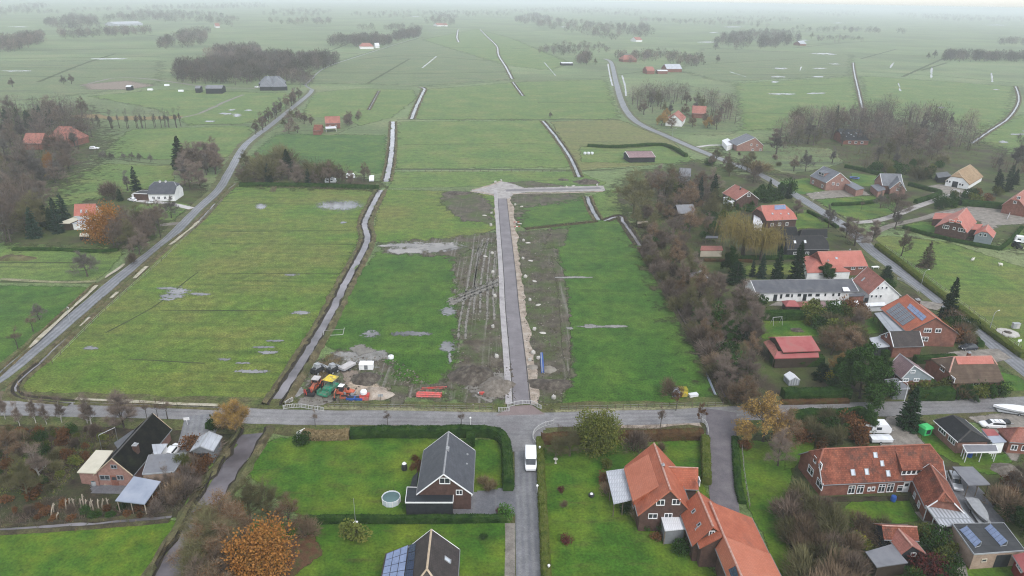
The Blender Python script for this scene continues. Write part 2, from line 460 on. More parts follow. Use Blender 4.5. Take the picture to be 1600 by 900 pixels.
 def facing(s, f):
  if f == 'A': return s.P(s.x0, 0, 0), -s.u, s.n * -1
  if f == 'B': return s.P(s.x1, 0, 0), s.u, s.n
  if f == 'L': return s.P(0, s.yl, 0), s.n, -s.u
  return s.P(0, s.yr, 0), -s.n, s.u
 def win(s, f, items, **kw):
  """items: (px, py, w, h[, mullions]) with the centre as the photo shows it on wall f"""
  q, nrm, ux = s.facing(f)
  for it in items:
   c = ray_plane(it[0], it[1], q, nrm)
   c.z = max(it[3] / 2 + .25, c.z)
   win_parts(s.root, c, ux, Vector((0, 0, 1)), nrm, it[2], it[3], it[4] if len(it) > 4 else 1, **kw)
 def row(s, f, fr, z, w, h, mull=1, **kw):
  """windows at fractions fr along wall f, centre height z (sides the photo does not face)"""
  q, nrm, ux = s.facing(f)
  for t in fr:
   if f in 'AB': c = s.P(s.x0 if f == 'A' else s.x1, s.yr + (s.yl - s.yr) * t, z)
   else: c = s.P(s.x0 + (s.x1 - s.x0) * t, s.yl if f == 'L' else s.yr, z)
   win_parts(s.root, c, ux, Vector((0, 0, 1)), nrm, w, h, mull, **kw)
 def door(s, f, px, py, w=1.0, h=2.1, mat='white_paint', name='door'):
  q, nrm, ux = s.facing(f); c = ray_plane(px, py, q, nrm); c.z = h / 2 + .05
  s.door_at(c, ux, nrm, w, h, mat, name)
 def door_row(s, f, t, w=1.0, h=2.1, mat='white_paint', name='door'):
  q, nrm, ux = s.facing(f)
  if f in 'AB': c = s.P(s.x0 if f == 'A' else s.x1, s.yr + (s.yl - s.yr) * t, h / 2 + .05)
  else: c = s.P(s.x0 + (s.x1 - s.x0) * t, s.yl if f == 'L' else s.yr, h / 2 + .05)
  s.door_at(c, ux, nrm, w, h, mat, name)
 def door_at(s, c, ux, nrm, w, h, mat, name):
  m = MB(); M = Matrix((ux, nrm, Vector((0, 0, 1)))).transposed().to_4x4(); M.translation = c
  m.box(-w / 2, w / 2, -.02, .07, -h / 2, h / 2, M)
  for k in (-1, 1): m.box(k * w * .22 - w * .15, k * w * .22 + w * .15, .07, .1, -h * .38, -h * .05, M)
  o = m.build(name, mat, s.root)
  g = MB().box(-w * .3, w * .3, .072, .09, h * .08, h * .36, M); g.build('pane', 'glass', o)
  k = MB().box(w * .38, w * .42, .07, .16, -.06, .08, M); k.build('handle', 'steel', o)
 def slope(s, sg):
  w = s.wl if sg > 0 else s.wr; he = s.heL if sg > 0 else s.heR
  q = s.P(0, 0, s.hr); dn = (s.n * sg * w + Vector((0, 0, he - s.hr))).normalized()
  nrm = (s.u.cross(dn)); nrm = nrm if nrm.z > 0 else -nrm
  return q, dn, nrm
 def sky(s, sg, items, pane='sky_glass'):
  """rooflights: (px, py, w, h)"""
  q, dn, nrm = s.slope(sg)
  for px, py, w, h in items:
   c = ray_plane(px, py, q, nrm) + nrm * .02
   win_parts(s.roof, c, s.u, -dn, nrm, w, h, 0, frame='zinc', pane=pane, name='rooflight', th=.1)
 def solar(s, sg, quad, cols, rows, mat='solar', name='solar_panel'):
  """an array filling the photo quad (4 pixels, first edge along the ridge side)"""
  q, dn, nrm = s.slope(sg); P = [ray_plane(p[0], p[1], q, nrm) + nrm * .1 for p in quad]
  panel_grid(s.roof, P, cols, rows, nrm, mat, name)
 def chimney(s, px, py, z=None, w=.6, h=1.3, mat='brick_dark', y=None):
  q = s.P(0, 0, z or s.hr); c = ray_plane(px, py, q, Vector((0, 0, 1)))
  m = MB(); M = Matrix((s.u, s.n, Vector((0, 0, 1)))).transposed().to_4x4(); M.translation = (c.x, c.y, (z or s.hr))
  m.box(-w / 2, w / 2, -w / 2, w / 2, -h * 1.4, h * .35, M)
  o = m.build('chimney', mat, s.roof)
  MB().box(-w / 2 - .06, w / 2 + .06, -w / 2 - .06, w / 2 + .06, h * .35, h * .35 + .12, M).box(-w * .25, w * .25, -w * .25, w * .25, h * .35 + .12, h * .35 + .4, M).build('chimney_cap', 'zinc', o)
 def dormer(s, sg, t0, t1, d0, d1, rise, roof, wall, wins=0, mull=1, lowz=None, frame='white_paint', cheek=None):
  """shed dormer between the fractions t0..t1 of the ridge, from d0 to d1 metres out from it"""
  xa, xb = s.L * t0, s.L * t1; z0 = s.zroof(sg * d0) + .03; zb = s.zroof(sg * d1); z1 = zb + rise
  p = lambda x, d, z: s.P(x, sg * d, z)
  quad = [p(xa, d0, z0), p(xb, d0, z0), p(xb, d1 + .25, z1), p(xa, d1 + .25, z1)]
  if sg > 0: quad = quad[::-1]
  dz = MB().shell([quad], .14).build('dormer_roof', roof, s.roof)
  m = MB(); e = .12
  m.face([p(xa + e, d1, zb - .3), p(xb - e, d1, zb - .3), p(xb - e, d1, z1 - .12), p(xa + e, d1, z1 - .12)])
  m.face([p(xa + e, d1, zb - .3), p(xa + e, d1, z1 - .12), p(xa + e, d0, z0 - .1)]); m.face([p(xb - e, d1, zb - .3), p(xb - e, d0, z0 - .1), p(xb - e, d1, z1 - .12)])
  w = m.build('dormer', wall, s.root)
  for k in range(wins):
   ww = (xb - xa - 2 * e) / wins
   c = p(xa + e + ww * (k + .5), d1, (zb + z1) / 2 + .02)
   win_parts(w, c, s.u if sg < 0 else -s.u, Vector((0, 0, 1)), s.n * sg, ww * .96, min(rise * .8, 1.2), mull, frame=frame)
  return w

def panel_grid(parent, P, cols, rows, nrm, mat, name='solar_panel', gap=.04, th=.05):
 """separate panels filling the quad P (corners in order, columns run along P0-P1)"""
 f = lambda a, b: (P[0] * (1 - a) + P[1] * a) * (1 - b) + (P[3] * (1 - a) + P[2] * a) * b
 for i in range(cols):
  for j in range(rows):
   a0, a1, b0, b1 = (i + gap) / cols, (i + 1 - gap) / cols, (j + gap) / rows, (j + 1 - gap) / rows
   q = [f(a0, b0), f(a1, b0), f(a1, b1), f(a0, b1)]
   m = MB(); m.shell([[v + nrm * .0 for v in q]], th); m.build(name, mat, parent)

def flat_roof(name, label, cat, quad, hs, roof, wall=None, th=.18, inset=.3, parent=None, posts='timber', rim=None, group=None, part='roof', wpart='wall', sides=(0, 1, 2, 3), npost=2, wins=(), pname=None):
 """slab roof over the 4 photo pixels at heights hs; walls on the given sides, or posts"""
 hs = hs if isinstance(hs, (list, tuple)) else [hs] * 4
 P = [G(p, h) for p, h in zip(quad, hs)]
 if (P[1] - P[0]).cross(P[3] - P[0]).z < 0: P = P[::-1]; rev = True
 else: rev = False
 cen = sum(P, Vector()) / 4
 root = parent if parent is not None else thing(name, label, cat, (cen.x, cen.y, 0), 0, group)
 r = MB().shell([P], th).build(part, roof, root)
 if rim:
  m = MB()
  for k in range(4):
   a, b = P[k], P[(k + 1) % 4]; d = (b - a).normalized(); o = d.cross(Vector((0, 0, 1))).normalized() * .03; up = Vector((0, 0, .06)); dn = Vector((0, 0, -.18))
   m.face([a + o + dn, b + o + dn, b + o + up, a + o + up]); m.face([a + o + up, b + o + up, b - o * 2 + up, a - o * 2 + up]); m.face([a - o * 2 + up, b - o * 2 + up, b - o * 2, a - o * 2])
  m.build('roof_rim', rim, r)
 Q = [p + (cen - p).normalized() * inset for p in P]
 if wall:
  m = MB()
  for k in sides:
   a, b = Q[k], Q[(k + 1) % 4]; m.face([(a.x, a.y, 0), (b.x, b.y, 0), (b.x, b.y, b.z - th), (a.x, a.y, a.z - th)])
  w = m.build(wpart, wall, root)
  for it in wins: # side, px, py, w, h, mull
   k = it[0]; a, b = Q[k], Q[(k + 1) % 4]; a = Vector((a.x, a.y, 0)); b = Vector((b.x, b.y, 0)); ux = (b - a).normalized(); nr = ux.cross(Vector((0, 0, 1)))
   c = ray_plane(it[1], it[2], a, nr)
   win_parts(root, c, ux, Vector((0, 0, 1)), nr, it[3], it[4], it[5] if len(it) > 5 else 1, name=it[6] if len(it) > 6 else 'window', pane=it[7] if len(it) > 7 else 'glass')
 if posts and (not wall or len(sides) < 4):
  for k in range(4):
   a, b = Q[k], Q[(k + 1) % 4]
   for j in range(npost - 1):
    p = a.lerp(b, j / (npost - 1)); MB().tube((p.x, p.y, 0), (p.x, p.y, p.z - th), .08, n=6).build('post', posts, root)
 root['_q'] = [c for p in Q for c in p]
 return root

# ---------------------------------------------------------------- plants
def tri_leaf(m, p, d, w, L, r):
 """one thin tapering twig or leaf blade"""
 sd = d.cross(Vector((r.uniform(-1, 1), r.uniform(-1, 1), r.uniform(-1, 1))))
 if sd.length < 1e-4: sd = d.orthogonal()
 sd = sd.normalized() * w * .5
 i = len(m.v); m.v.extend((tuple(p - sd), tuple(p + sd), tuple(p + d * L))); m.f.append((i, i + 1, i + 2)); m.mi.append(m.cur)
def leaf4(m, p, d, w, L, r):
 sd = d.cross(Vector((r.uniform(-1, 1), r.uniform(-1, 1), r.uniform(-1, 1))))
 if sd.length < 1e-4: sd = d.orthogonal()
 sd = sd.normalized() * w * .5
 i = len(m.v); m.v.extend((tuple(p), tuple(p + d * L * .5 + sd), tuple(p + d * L), tuple(p + d * L * .5 - sd))); m.f.append((i, i + 1, i + 2, i + 3)); m.mi.append(m.cur)
def rdir(r):
 while True:
  v = Vector((r.uniform(-1, 1), r.uniform(-1, 1), r.uniform(-1, 1)))
  if .05 < v.length < 1: return v.normalized()

def grow(seed, H, spread, trunk_h, nl, up=.5, tw=7, twl=1.1, tww=.045, r0=.02, leaves=None, lev=3, multi=1, droop=0.0, nb=(6, 6)):
 """a broadleaf tree, height about H: limbs in the trunk mesh, twigs or leaves in the crown mesh"""
 r = random.Random(seed); T = MB(); K = MB(); ends = []
 def branch(p, d, L, rad, lv):
  n = 3; pts = [p.copy()]; q = p.copy(); dd = d.copy()
  for k in range(n):
   dd = (dd + rdir(r) * .22 + Vector((0, 0, up * .16 - droop * .2))).normalized(); q = q + dd * L / n; pts.append(q.copy())
  rr = [rad * (1 - .28 * k) for k in range(n + 1)]
  if lv <= 1: T.path(pts, rr, 5 if lv == 0 else 4)
  else:
   for a, b, ra in zip(pts, pts[1:], rr): tri_leaf(K, a, (b - a).normalized(), max(.05, ra * 2), (b - a).length * 1.15, r)
  if lv >= lev - 1:
   for k in range(1, n + 1): ends.append((pts[k], dd.copy()))
   return
  cnt = nb[0] if lv == 0 else nb[1]
  for k in range(cnt):
   t = .3 + .7 * (k + r.random() * .6) / cnt; j = min(n - 1, int(t * n)); a = pts[j].lerp(pts[j + 1], t * n - j) if t < 1 else pts[-1]
   side = rdir(r); side = (side - dd * side.dot(dd)).normalized()
   nd = (dd * (.55 + .3 * t) + side * (.9 - .2 * t) + Vector((0, 0, .25 * up))).normalized()
   branch(a, nd, L * r.uniform(.42, .62) * (1.15 - .35 * t), rad * .42, lv + 1)
 for s_ in range(multi):
  b = Vector((r.uniform(-.5, .5), r.uniform(-.5, .5), 0)) * (multi > 1) * spread * .35
  lean = Vector((r.uniform(-.08, .08), r.uniform(-.08, .08), 1)).normalized()
  th = trunk_h * r.uniform(.9, 1.1); top = b + lean * H * (.62 if nl else .9)
  pts = [b, b + lean * th, b + lean * (th + (H * .62 - th) * .5) + rdir(r) * .2, top]
  R0 = H * r0 * 1.25 / math.sqrt(multi)
  T.path([b + Vector((0, 0, -.3)), pts[0] + Vector((0, 0, .4))] + pts[1:], [R0 * 1.5, R0 * 1.05, R0 * .85, R0 * .55, R0 * .25], 7)
  for k in range(nl):
   t = (k + r.random() * .5) / nl; z = th + (H * .62 - th) * t; a = b + lean * z
   ang = k * 2.4 + r.uniform(-.4, .4); el = up * (.5 + .6 * t) + r.uniform(-.15, .2)
   d = Vector((math.cos(ang), math.sin(ang), el)).normalized()
   branch(a, d, spread * (1.05 - .45 * t) * r.uniform(.8, 1.1), R0 * (.5 - .25 * t), 0)
  branch(top, lean, H * .34, R0 * .22, 0)
 for p, d in ends:
  if leaves is None or leaves[3]:
   for k in range(tw if leaves is None else leaves[3]):
    dd = (d * .7 + rdir(r) * .75 + Vector((0, 0, .3 * up - droop))).normalized()
    tri_leaf(K, p + rdir(r) * .12, dd, tww * r.uniform(.6, 1.3), twl * r.uniform(.5, 1.3), r)
  if leaves:
   K.cur = 1 if leaves[3] else 0
   for k in range(leaves[0]):
    leaf4(K, p + rdir(r) * leaves[2] * r.random() ** .5, (rdir(r) + Vector((0, 0, -.3))).normalized(), leaves[1] * r.uniform(.6, 1.2), leaves[1] * r.uniform(1, 1.6), r)
   K.cur = 0
 zs = max(v[2] for v in K.v); f = H / zs
 for m in (T, K): m.v = [(a * f, b * f, c * f) for a, b, c in m.v]
 return T, K
def conifer(seed, H, R, layers=16, per=9, tip=.03, base=.06, gap=.0, shag=1.0):
 r = random.Random(seed); T = MB(); K = MB()
 T.path([Vector((0, 0, -.3)), Vector((0, 0, H * .5)), Vector((0, 0, H * .97))], [H * .022, H * .014, H * .004], 6)
 for i in range(layers):
  t = i / (layers - 1); z = H * (base + (.98 - base) * t); rad = R * (1 - t) ** .85 + R * tip
  for k in range(max(4, int(per * (1 - t * .5)))):
   if r.random() < gap: continue
   a = r.uniform(0, 2 * PI); L = rad * r.uniform(.72, 1.12); d = Vector((math.cos(a), math.sin(a), -.32 + .55 * t)).normalized(); sd = Vector((-d.y, d.x, 0)).normalized()
   p0 = Vector((0, 0, z + r.uniform(-.3, .3)))
   n = max(3, int(L * 3.2))
   for j in range(n):
    q = p0 + d * L * (j + .6) / n + Vector((0, 0, .12 * L * (j / n) ** 2))
    for s_ in (-1, 1, 0):
     dd = (d * .8 + sd * s_ * .9 + Vector((0, 0, r.uniform(-.45, .15)))).normalized()
     leaf4(K, q, dd, .3 * shag * r.uniform(.6, 1.2), (.55 * shag) * r.uniform(.6, 1.3) * (.5 + .5 * min(1, L)), r)
 return T, K
def willow(seed, H, R):
 r = random.Random(seed); T = MB(); K = MB()
 T.path([Vector((0, 0, -.3)), Vector((.1, 0, H * .2)), Vector((0, .15, H * .38))], [H * .05, H * .036, H * .028], 8)
 for k in range(15):
  a = k * 2.4; d = Vector((math.cos(a), math.sin(a), r.uniform(.8, 2.2))).normalized(); p = Vector((0, .1, H * .36)); L = R * r.uniform(.9, 1.25); pts = [p]
  for j in range(5):
   d = (d + Vector((0, 0, -.17 * j)) * .9 + rdir(r) * .14).normalized(); p = p + d * L / 4; p.z = min(p.z, H * .97); pts.append(p.copy())
  T.path(pts, [H * .02 * (1 - .18 * j) for j in range(6)], 5)
  for j in range(1, 6):
   for q in range(26):
    b = pts[j - 1].lerp(pts[j], r.random()) + rdir(r) * R * .2
    b.z += r.uniform(0, .05) * H
    ln = max(.6, b.z - H * r.uniform(.04, .4)) * r.uniform(.5, .95); o = Vector((b.x, b.y, 0)).normalized() * .12 if b.length > .1 else Vector()
    seg = 3; c = b.copy(); dd = (o * 3 + Vector((0, 0, .1)) + rdir(r) * .4).normalized()
    for s_ in range(seg):
     tri_leaf(K, c, dd, .075, ln / seg * 1.25, r); c = c + dd * ln / seg; dd = (dd * .25 + Vector((0, 0, -1)) + rdir(r) * .12).normalized()
 return T, K
def bush(seed, R, H, n, mode, sz, lobes=6, stems=True):
 """mode 'twig' (bare, from the ground up) or 'leaf'"""
 r = random.Random(seed); T = MB(); K = MB()
 for k in range(5 if stems else 2):
  a = r.uniform(0, 2 * PI); T.path([Vector((0, 0, -.15)), Vector((math.cos(a) * R * .25, math.sin(a) * R * .25, H * .4)), Vector((math.cos(a) * R * .5, math.sin(a) * R * .5, H * .75))], [.05, .035, .015], 4)
 L = [(Vector((r.uniform(-.55, .55) * R, r.uniform(-.55, .55) * R, r.uniform(.3, .7) * H)), r.uniform(.4, .62)) for _ in range(lobes)]
 for k in range(n):
  c, s_ = r.choice(L); d = rdir(r); p = c + Vector((d.x * R * s_, d.y * R * s_, d.z * H * s_ * .8)) * (r.random() ** .4)
  if p.z < 0.02: p.z = r.uniform(.02, H * .3)
  if mode == 'twig':
   dd = (Vector((p.x, p.y, p.z * .9 + H * .15)).normalized() + rdir(r) * .5).normalized(); tri_leaf(K, p, dd, sz * .07, sz * r.uniform(.6, 1.4), r)
  else: leaf4(K, p, (d + rdir(r) * .8).normalized(), sz * r.uniform(.6, 1.1), sz * r.uniform(.9, 1.6), r)
 return T, K
def hedge(name, label, px, w, h, mat, z=0.0, leaf=.16, dens=26, group=None, world=None, step=1.2, tops=0.08):
 """a clipped hedge following the pixels: a lumpy body with leaf sprays on its faces"""
 P = smooth_line(world or [G(p) for p in px], step); N = normals2(P); K = MB(); r = random.Random(int(px[0][0] * 3 + px[0][1]) if px else 5)
 prof = [(-.5, 0), (-.52, .55), (-.42, .96), (0, 1.02), (.42, .96), (.52, .55), (.5, 0)]; rows = []
 for i, (p, n) in enumerate(zip(P, N)):
  row = []
  for k, (a, b) in enumerate(prof):
   e = noise.noise(Vector((p.x * .8, p.y * .8, k * 3.1))) * .12
   row.append(Vector((p.x + n.x * w * (a + e), p.y + n.y * w * (a + e), max(0, h * b * (1 + e * .9)))))
  rows.append(row)
 for a, b in zip(rows, rows[1:]):
  for k in range(6):
   q = [a[k], b[k], b[k + 1], a[k + 1]]; K.face(q)
   ar = (q[1] - q[0]).cross(q[3] - q[0]).length
   nr = (q[1] - q[0]).cross(q[3] - q[0])
   if nr.length < 1e-6: continue
   nr.normalize()
   if nr.dot(Vector((0, 0, 1)) + (q[0] - (a[0] + a[6]) / 2)) < 0: nr = -nr
   for _ in range(int(ar * dens + r.random())):
    s_, t = r.random(), r.random(); c = (q[0] * (1 - s_) + q[1] * s_) * (1 - t) + (q[3] * (1 - s_) + q[2] * s_) * t
    i = len(K.v); d = (nr + rdir(r) * .9).normalized(); sd = d.orthogonal().normalized() * leaf * .4; L = leaf * r.uniform(.7, 1.6)
    K.face([c - nr * .05, c + d * L * .5 + sd, c + d * L, c + d * L * .5 - sd])
 K.face([v for v in rows[0]]); K.face([v for v in rows[-1][::-1]])
 K.uv = []
 mid = P[len(P) // 2]
 return tag(K.build(name, mat, base=(mid.x, mid.y, 0)), label, 'hedge', group)

PROTO = {}
def proto(key, name, cat, TK, tmat, kmat, H):
 T, K = TK
 ro = bpy.data.objects.new(name, None)
 t = T.mesh('trunk', tmat); K.uv = []; k = K.mesh('crown', kmat)
 PROTO[key] = (name, cat, t, k, H)
BIG = {'bare', 'mauve', 'tall', 'multi', 'olive', 'tan'}
def plant(key, px, py, h, label, group=None, rz=None, wide=1.0, world=None, name=None):
 """plants the tree of kind key with its foot where the photo shows it, h metres tall; copies share the meshes"""
 n, cat, tm, km, H = PROTO[key]
 p = world if world is not None else G((px, py))
 if key in BIG: h *= 1.12; wide *= 1.28
 s = h / H
 r = thing(name or n, label, cat, (p.x, p.y, 0), rnd.uniform(0, 2 * PI) if rz is None else rz, group)
 w = s * wide * rnd.uniform(.92, 1.08); r.scale = (w, w, s)
 t = bpy.data.objects.new('trunk', tm); C.objects.link(t); t.parent = r
 k = bpy.data.objects.new('crown', km); C.objects.link(k); k.parent = r
 return r
def spots(poly, n, mind=3.0, seed=1):
 """n points spread over the photo polygon, no two nearer than mind metres"""
 P = [tuple(G(p)[:2]) for p in poly]; r = random.Random(seed); out = []
 xs = [p[0] for p in P]; ys = [p[1] for p in P]; tries = 0
 while len(out) < n and tries < n * 200:
  tries += 1; p = (r.uniform(min(xs), max(xs)), r.uniform(min(ys), max(ys)))
  m = mind * (1 if tries < n * 120 else .5)
  if inside(p, P) and all(math.hypot(p[0] - q[0], p[1] - q[1]) > m for q in out): out.append(p)
 return [Vector((x, y, 0)) for x, y in out]
def grove(keys, poly, n, hr, label, group, mind=3.0, seed=1, wide=1.0, pts=None):
 r = random.Random(seed * 31 + 5)
 for p in (pts if pts is not None else spots(poly, n, mind, seed)):
  k = r.choice(keys); lab = label[k] if isinstance(label, dict) else label
  plant(k, 0, 0, r.uniform(*hr), lab, group, world=p, wide=wide * r.uniform(.85, 1.15))
def along(px, n, jit=1.0, seed=1):
 P = [G(p) for p in px]; D = [0]
 for a, b in zip(P, P[1:]): D.append(D[-1] + (b - a).length)
 r = random.Random(seed); out = []
 for k in range(n):
  d = D[-1] * (k + .5) / n; i = max(j for j in range(len(D) - 1) if D[j] <= d); q = P[i].lerp(P[i + 1], (d - D[i]) / (D[i + 1] - D[i]))
  out.append(q + Vector((r.uniform(-jit, jit), r.uniform(-jit, jit), 0)))
 return out
def stuff_scatter(name, poly, n, hmin, hmax, mat, w=.08, mode='tuft', seed=3, world=None, blades=5, zb=0.0, spreadd=.25):
 """ground cover nobody could count: one mesh of blades, twigs or leaves over the polygon"""
 P = world or [tuple(G(p)[:2]) for p in poly]; r = random.Random(seed); K = MB(); xs = [p[0] for p in P]; ys = [p[1] for p in P]; c = 0; tr = 0
 while c < n and tr < n * 20:
  tr += 1; x, y = r.uniform(min(xs), max(xs)), r.uniform(min(ys), max(ys))
  if not inside((x, y), P): continue
  nv = noise.noise(Vector((x * .16, y * .16, seed)))
  if nv < r.uniform(-.6, .25): continue
  c += 1; h = r.uniform(hmin, hmax) * (1 + nv)
  for k in range(blades):
   d = (Vector((r.uniform(-1, 1), r.uniform(-1, 1), 1.1 if mode == 'tuft' else r.uniform(.0, 1.2)))).normalized(); p = Vector((x + r.uniform(-1, 1) * spreadd, y + r.uniform(-1, 1) * spreadd, zb + (0 if mode == 'tuft' else r.uniform(0, h * .6))))
   if mode == 'leaf': leaf4(K, p, d, w, w * 1.6, r)
   else: tri_leaf(K, p, d, w * r.uniform(.6, 1.3), h * r.uniform(.6, 1.2), r)
 return tag(K.build(name, mat), kind='stuff')
# ---------------------------------------------------------------- materials of this place
GF = dict(fine=.95, sheen=.10, fscale=2.2, bump=.5, bscale=3.0, bdist=.15, rough=.95, spec=.1)
RG = (.35, 1.1)
mk('ground', [(.10, .155, .055), (.13, .18, .065), (.165, .185, .08)], .02, 6, big=(.006, (.06, .085, .03), .7), streak=((.006, .12, 1), .0, (.055, .075, .028), .6, .55), **dict(GF, sheen=.09))
mk('grass_olive', [(.062, .125, .013), (.085, .142, .018), (.122, .152, .026)], .09, 6, big=(.03, (.13, .128, .03), .75), streak=((.014, .42, 1), .03, (.05, .095, .013), .55, .52), ragged=RG, **GF)
mk('grass_lush', [(.028, .08, .008), (.04, .102, .010), (.06, .122, .013)], .10, 6, streak=((.02, .5, 1), .0, (.03, .07, .008), .45, .54), big=(.05, (.075, .125, .016), .5), ragged=RG, **GF)
mk('grass_mid', [(.07, .132, .025), (.094, .15, .03), (.135, .165, .042)], .05, 6, streak=((.01, .3, 1), .0, (.045, .08, .018), .6, .55), ragged=(.12, 1.1), **dict(GF, sheen=.09))
mk('grass_yellow', [(.10, .125, .03), (.125, .135, .035), (.14, .135, .045)], .05, 6, streak=((.01, .3, 1), .0, (.08, .095, .03), .7, .54), ragged=(.12, 1.1), **GF)
mk('grass_dull', [(.085, .128, .045), (.105, .142, .05), (.135, .15, .062)], .04, 6, streak=((.008, .2, 1), .0, (.05, .065, .035), .7, .52), ragged=(.08, 1.1), **dict(GF, sheen=.09))
mk('lawn', [(.028, .082, .007), (.042, .108, .009), (.064, .13, .012)], .22, 6, big=(.09, (.14, .175, .016), .65), streak=((.16, .5, 1), .6, (.072, .068, .022), .5, .56), ragged=(.5, 1.0), **dict(GF, fine=.65))
mk('lawn_mossy', [(.05, .115, .01), (.085, .145, .012), (.125, .16, .016)], .3, 6, big=(.14, (.038, .1, .01), .8), ragged=(.5, 1.0), **dict(GF, fine=.65))
mk('verge', [(.06, .085, .022), (.085, .098, .03), (.105, .1, .045)], .4, 6, big=(.15, (.075, .058, .03), .6), **GF)
mk('verge_pale', [(.15, .16, .075), (.19, .185, .10), (.22, .2, .125)], .3, 5, **GF)
mk('field_line', [(.035, .05, .018), (.06, .075, .025)], .1, 5, rough=.95, fine=.5, fscale=2)
mk('bank_wet', [(.022, .018, .013), (.04, .033, .022)], .6, 5, rough=.9, fine=.4, fscale=4)
mk('soil', [(.022, .016, .012), (.038, .027, .018), (.058, .044, .026)], .5, 6, big=(.2, (.045, .065, .018), .75), rough=.95, fine=.6, fscale=3, bump=.6, bscale=4, ragged=(.5, 1.2))
mk('garden_ground', [(.042, .06, .018), (.06, .084, .02), (.08, .084, .032)], .16, 6, big=(.09, (.05, .036, .026), .9), rough=.95, fine=.5, fscale=3, bump=.5, bscale=4, ragged=(.25, 1.2))
mk('leaf_litter', [(.085, .036, .02), (.10, .055, .028), (.06, .07, .018)], .8, 6, rough=.95, fine=.6, fscale=5, ragged=(.8, 1.8))
mk('mud', [(.055, .043, .03), (.082, .067, .048), (.12, .104, .08)], .35, 7, big=(.16, (.055, .085, .022), .9), streak=((1.3, .03, 1), -.06, (.19, .18, .155), .8, .54), rough=.8, fine=.5, fscale=2.5, bump=.7, bscale=2.5, ragged=(.3, 1.5))
mk('mud_dark', [(.052, .044, .032), (.08, .068, .05), (.112, .098, .072)], .3, 7, big=(.12, (.06, .09, .022), .95), streak=((.9, .05, 1), -.06, (.13, .12, .10), .6, .58), rough=.85, fine=.6, fscale=2.5, bump=.7, bscale=2.5, ragged=(.3, 1.5))
mk('mud_wet', [(.12, .115, .10), (.18, .17, .155), (.24, .23, .21)], .4, 6, rough=.45, spec=.5, fine=.4, fscale=3, ragged=(.4, 1.5))
mk('mud_track', [(.12, .11, .092), (.20, .185, .16)], .6, 6, rough=.6, spec=.4, fine=.4, fscale=3, ragged=(.6, 1.4))
mk('sand', [(.30, .24, .18), (.38, .30, .23), (.44, .37, .30)], .5, 6, rough=.95, fine=.4, fscale=4, bump=.4, ragged=(.9, 1.2))
mk('sand_strip', [(.20, .165, .13), (.31, .255, .205), (.38, .33, .28)], .4, 6, rough=.95, fine=.45, fscale=4, bump=.4)
mk('sand_dark', [(.17, .135, .11), (.25, .205, .165)], .5, 6, rough=.95, fine=.4, fscale=4, bump=.4, ragged=(.9, 1.2))
mk('asphalt', [(.142, .132, .135), (.175, .17, .172), (.215, .208, .205)], .12, 6, streak=((.05, .9, 1), .0, (.115, .112, .118), .6, .54), rough=.6, spec=.4, fine=.45, fscale=4, tracks=(2.75, (.22, .215, .21), .7))
mk('asphalt_wet', [(.098, .10, .11), (.125, .126, .137), (.165, .165, .172)], .2, 6, streak=((.7, .04, 1), .02, (.18, .176, .176), .6, .55), rough=.5, spec=.45, fine=.45, fscale=4, tracks=(2.2, (.19, .19, .19), .8))
mk('asphalt_lane', [(.092, .098, .11), (.12, .125, .138), (.16, .163, .172)], .2, 6, rough=.5, spec=.45, fine=.45, fscale=4, tracks=(2.2, (.235, .24, .245), .8))
mk('asphalt_new', [(.14, .128, .135), (.172, .158, .166), (.205, .19, .197)], .2, 6, rough=.7, spec=.4, fine=.22, fscale=6)
tiles('paver_red', [(.20, .155, .148), (.25, .195, .188)], .22, .12, .6, .75, .8, .2, vary=.12)
tiles('paver_grey', [(.115, .105, .115), (.15, .135, .145), (.19, .175, .18)], .22, .12, .4, .7, .75, .2, vary=.15)
tiles('paver_dark', [(.06, .058, .062), (.085, .08, .086)], .25, .25, .4, .75, .7, .2, vary=.12)
mk('gravel_lane', [(.14, .125, .108), (.19, .172, .15), (.24, .215, .185)], .5, 6, rough=.95, fine=.5, fscale=6, bump=.4)
mk('mud_lane', [(.14, .125, .105), (.21, .195, .165)], .4, 6, rough=.7, fine=.4, fscale=3)
mk('concrete_mid', [(.24, .225, .215), (.32, .30, .285), (.37, .35, .335)], .4, 6, rough=.85, fine=.4, fscale=4)
mk('gravel', [(.15, .135, .115), (.21, .19, .165), (.26, .235, .205)], .5, 6, rough=.95, fine=.5, fscale=6, bump=.4, ragged=(.5, 1.0))
mk('concrete_pale', [(.38, .365, .36), (.46, .44, .43), (.52, .50, .49)], .4, 5, rough=.85, fine=.25, fscale=4)
mk('pave_slab', [(.27, .255, .255), (.34, .32, .32), (.38, .36, .36)], .4, 5, rough=.85, fine=.25, fscale=4)
mk('kerb', [(.36, .35, .34), (.46, .45, .44)], .7, 4, rough=.85)
mk('gutter_line', [(.045, .042, .045), (.08, .075, .075)], .5, 4, rough=.7)
water('ditch_water', (.185, .175, .183), .06); water('canal_water', (.15, .135, .145), .03); water('puddle_water', (.17, .17, .168), .03, ragged=(1.1, 2.2)); water('far_water', (.17, .175, .18), .25); water('far_pool', (.17, .175, .18), .25, ragged=(.14, 1.9))
water('mud_water', (.20, .185, .165), .12, ragged=(.4, 1.7))
mk('bank_grass', [(.06, .045, .028), (.095, .078, .04), (.15, .125, .07)], .5, 6, big=(.12, (.075, .095, .03), .7), rough=.95, fine=.6, fscale=4, bump=.6, bscale=4)
mk('bank_dark', [(.032, .026, .018), (.05, .042, .024), (.075, .075, .03)], .5, 6, rough=.95, fine=.6, fscale=4, bump=.6, bscale=4)
mk('bank_pale', [(.30, .27, .20), (.40, .37, .29), (.22, .2, .12)], .35, 5, rough=.95, fine=.4, fscale=4)

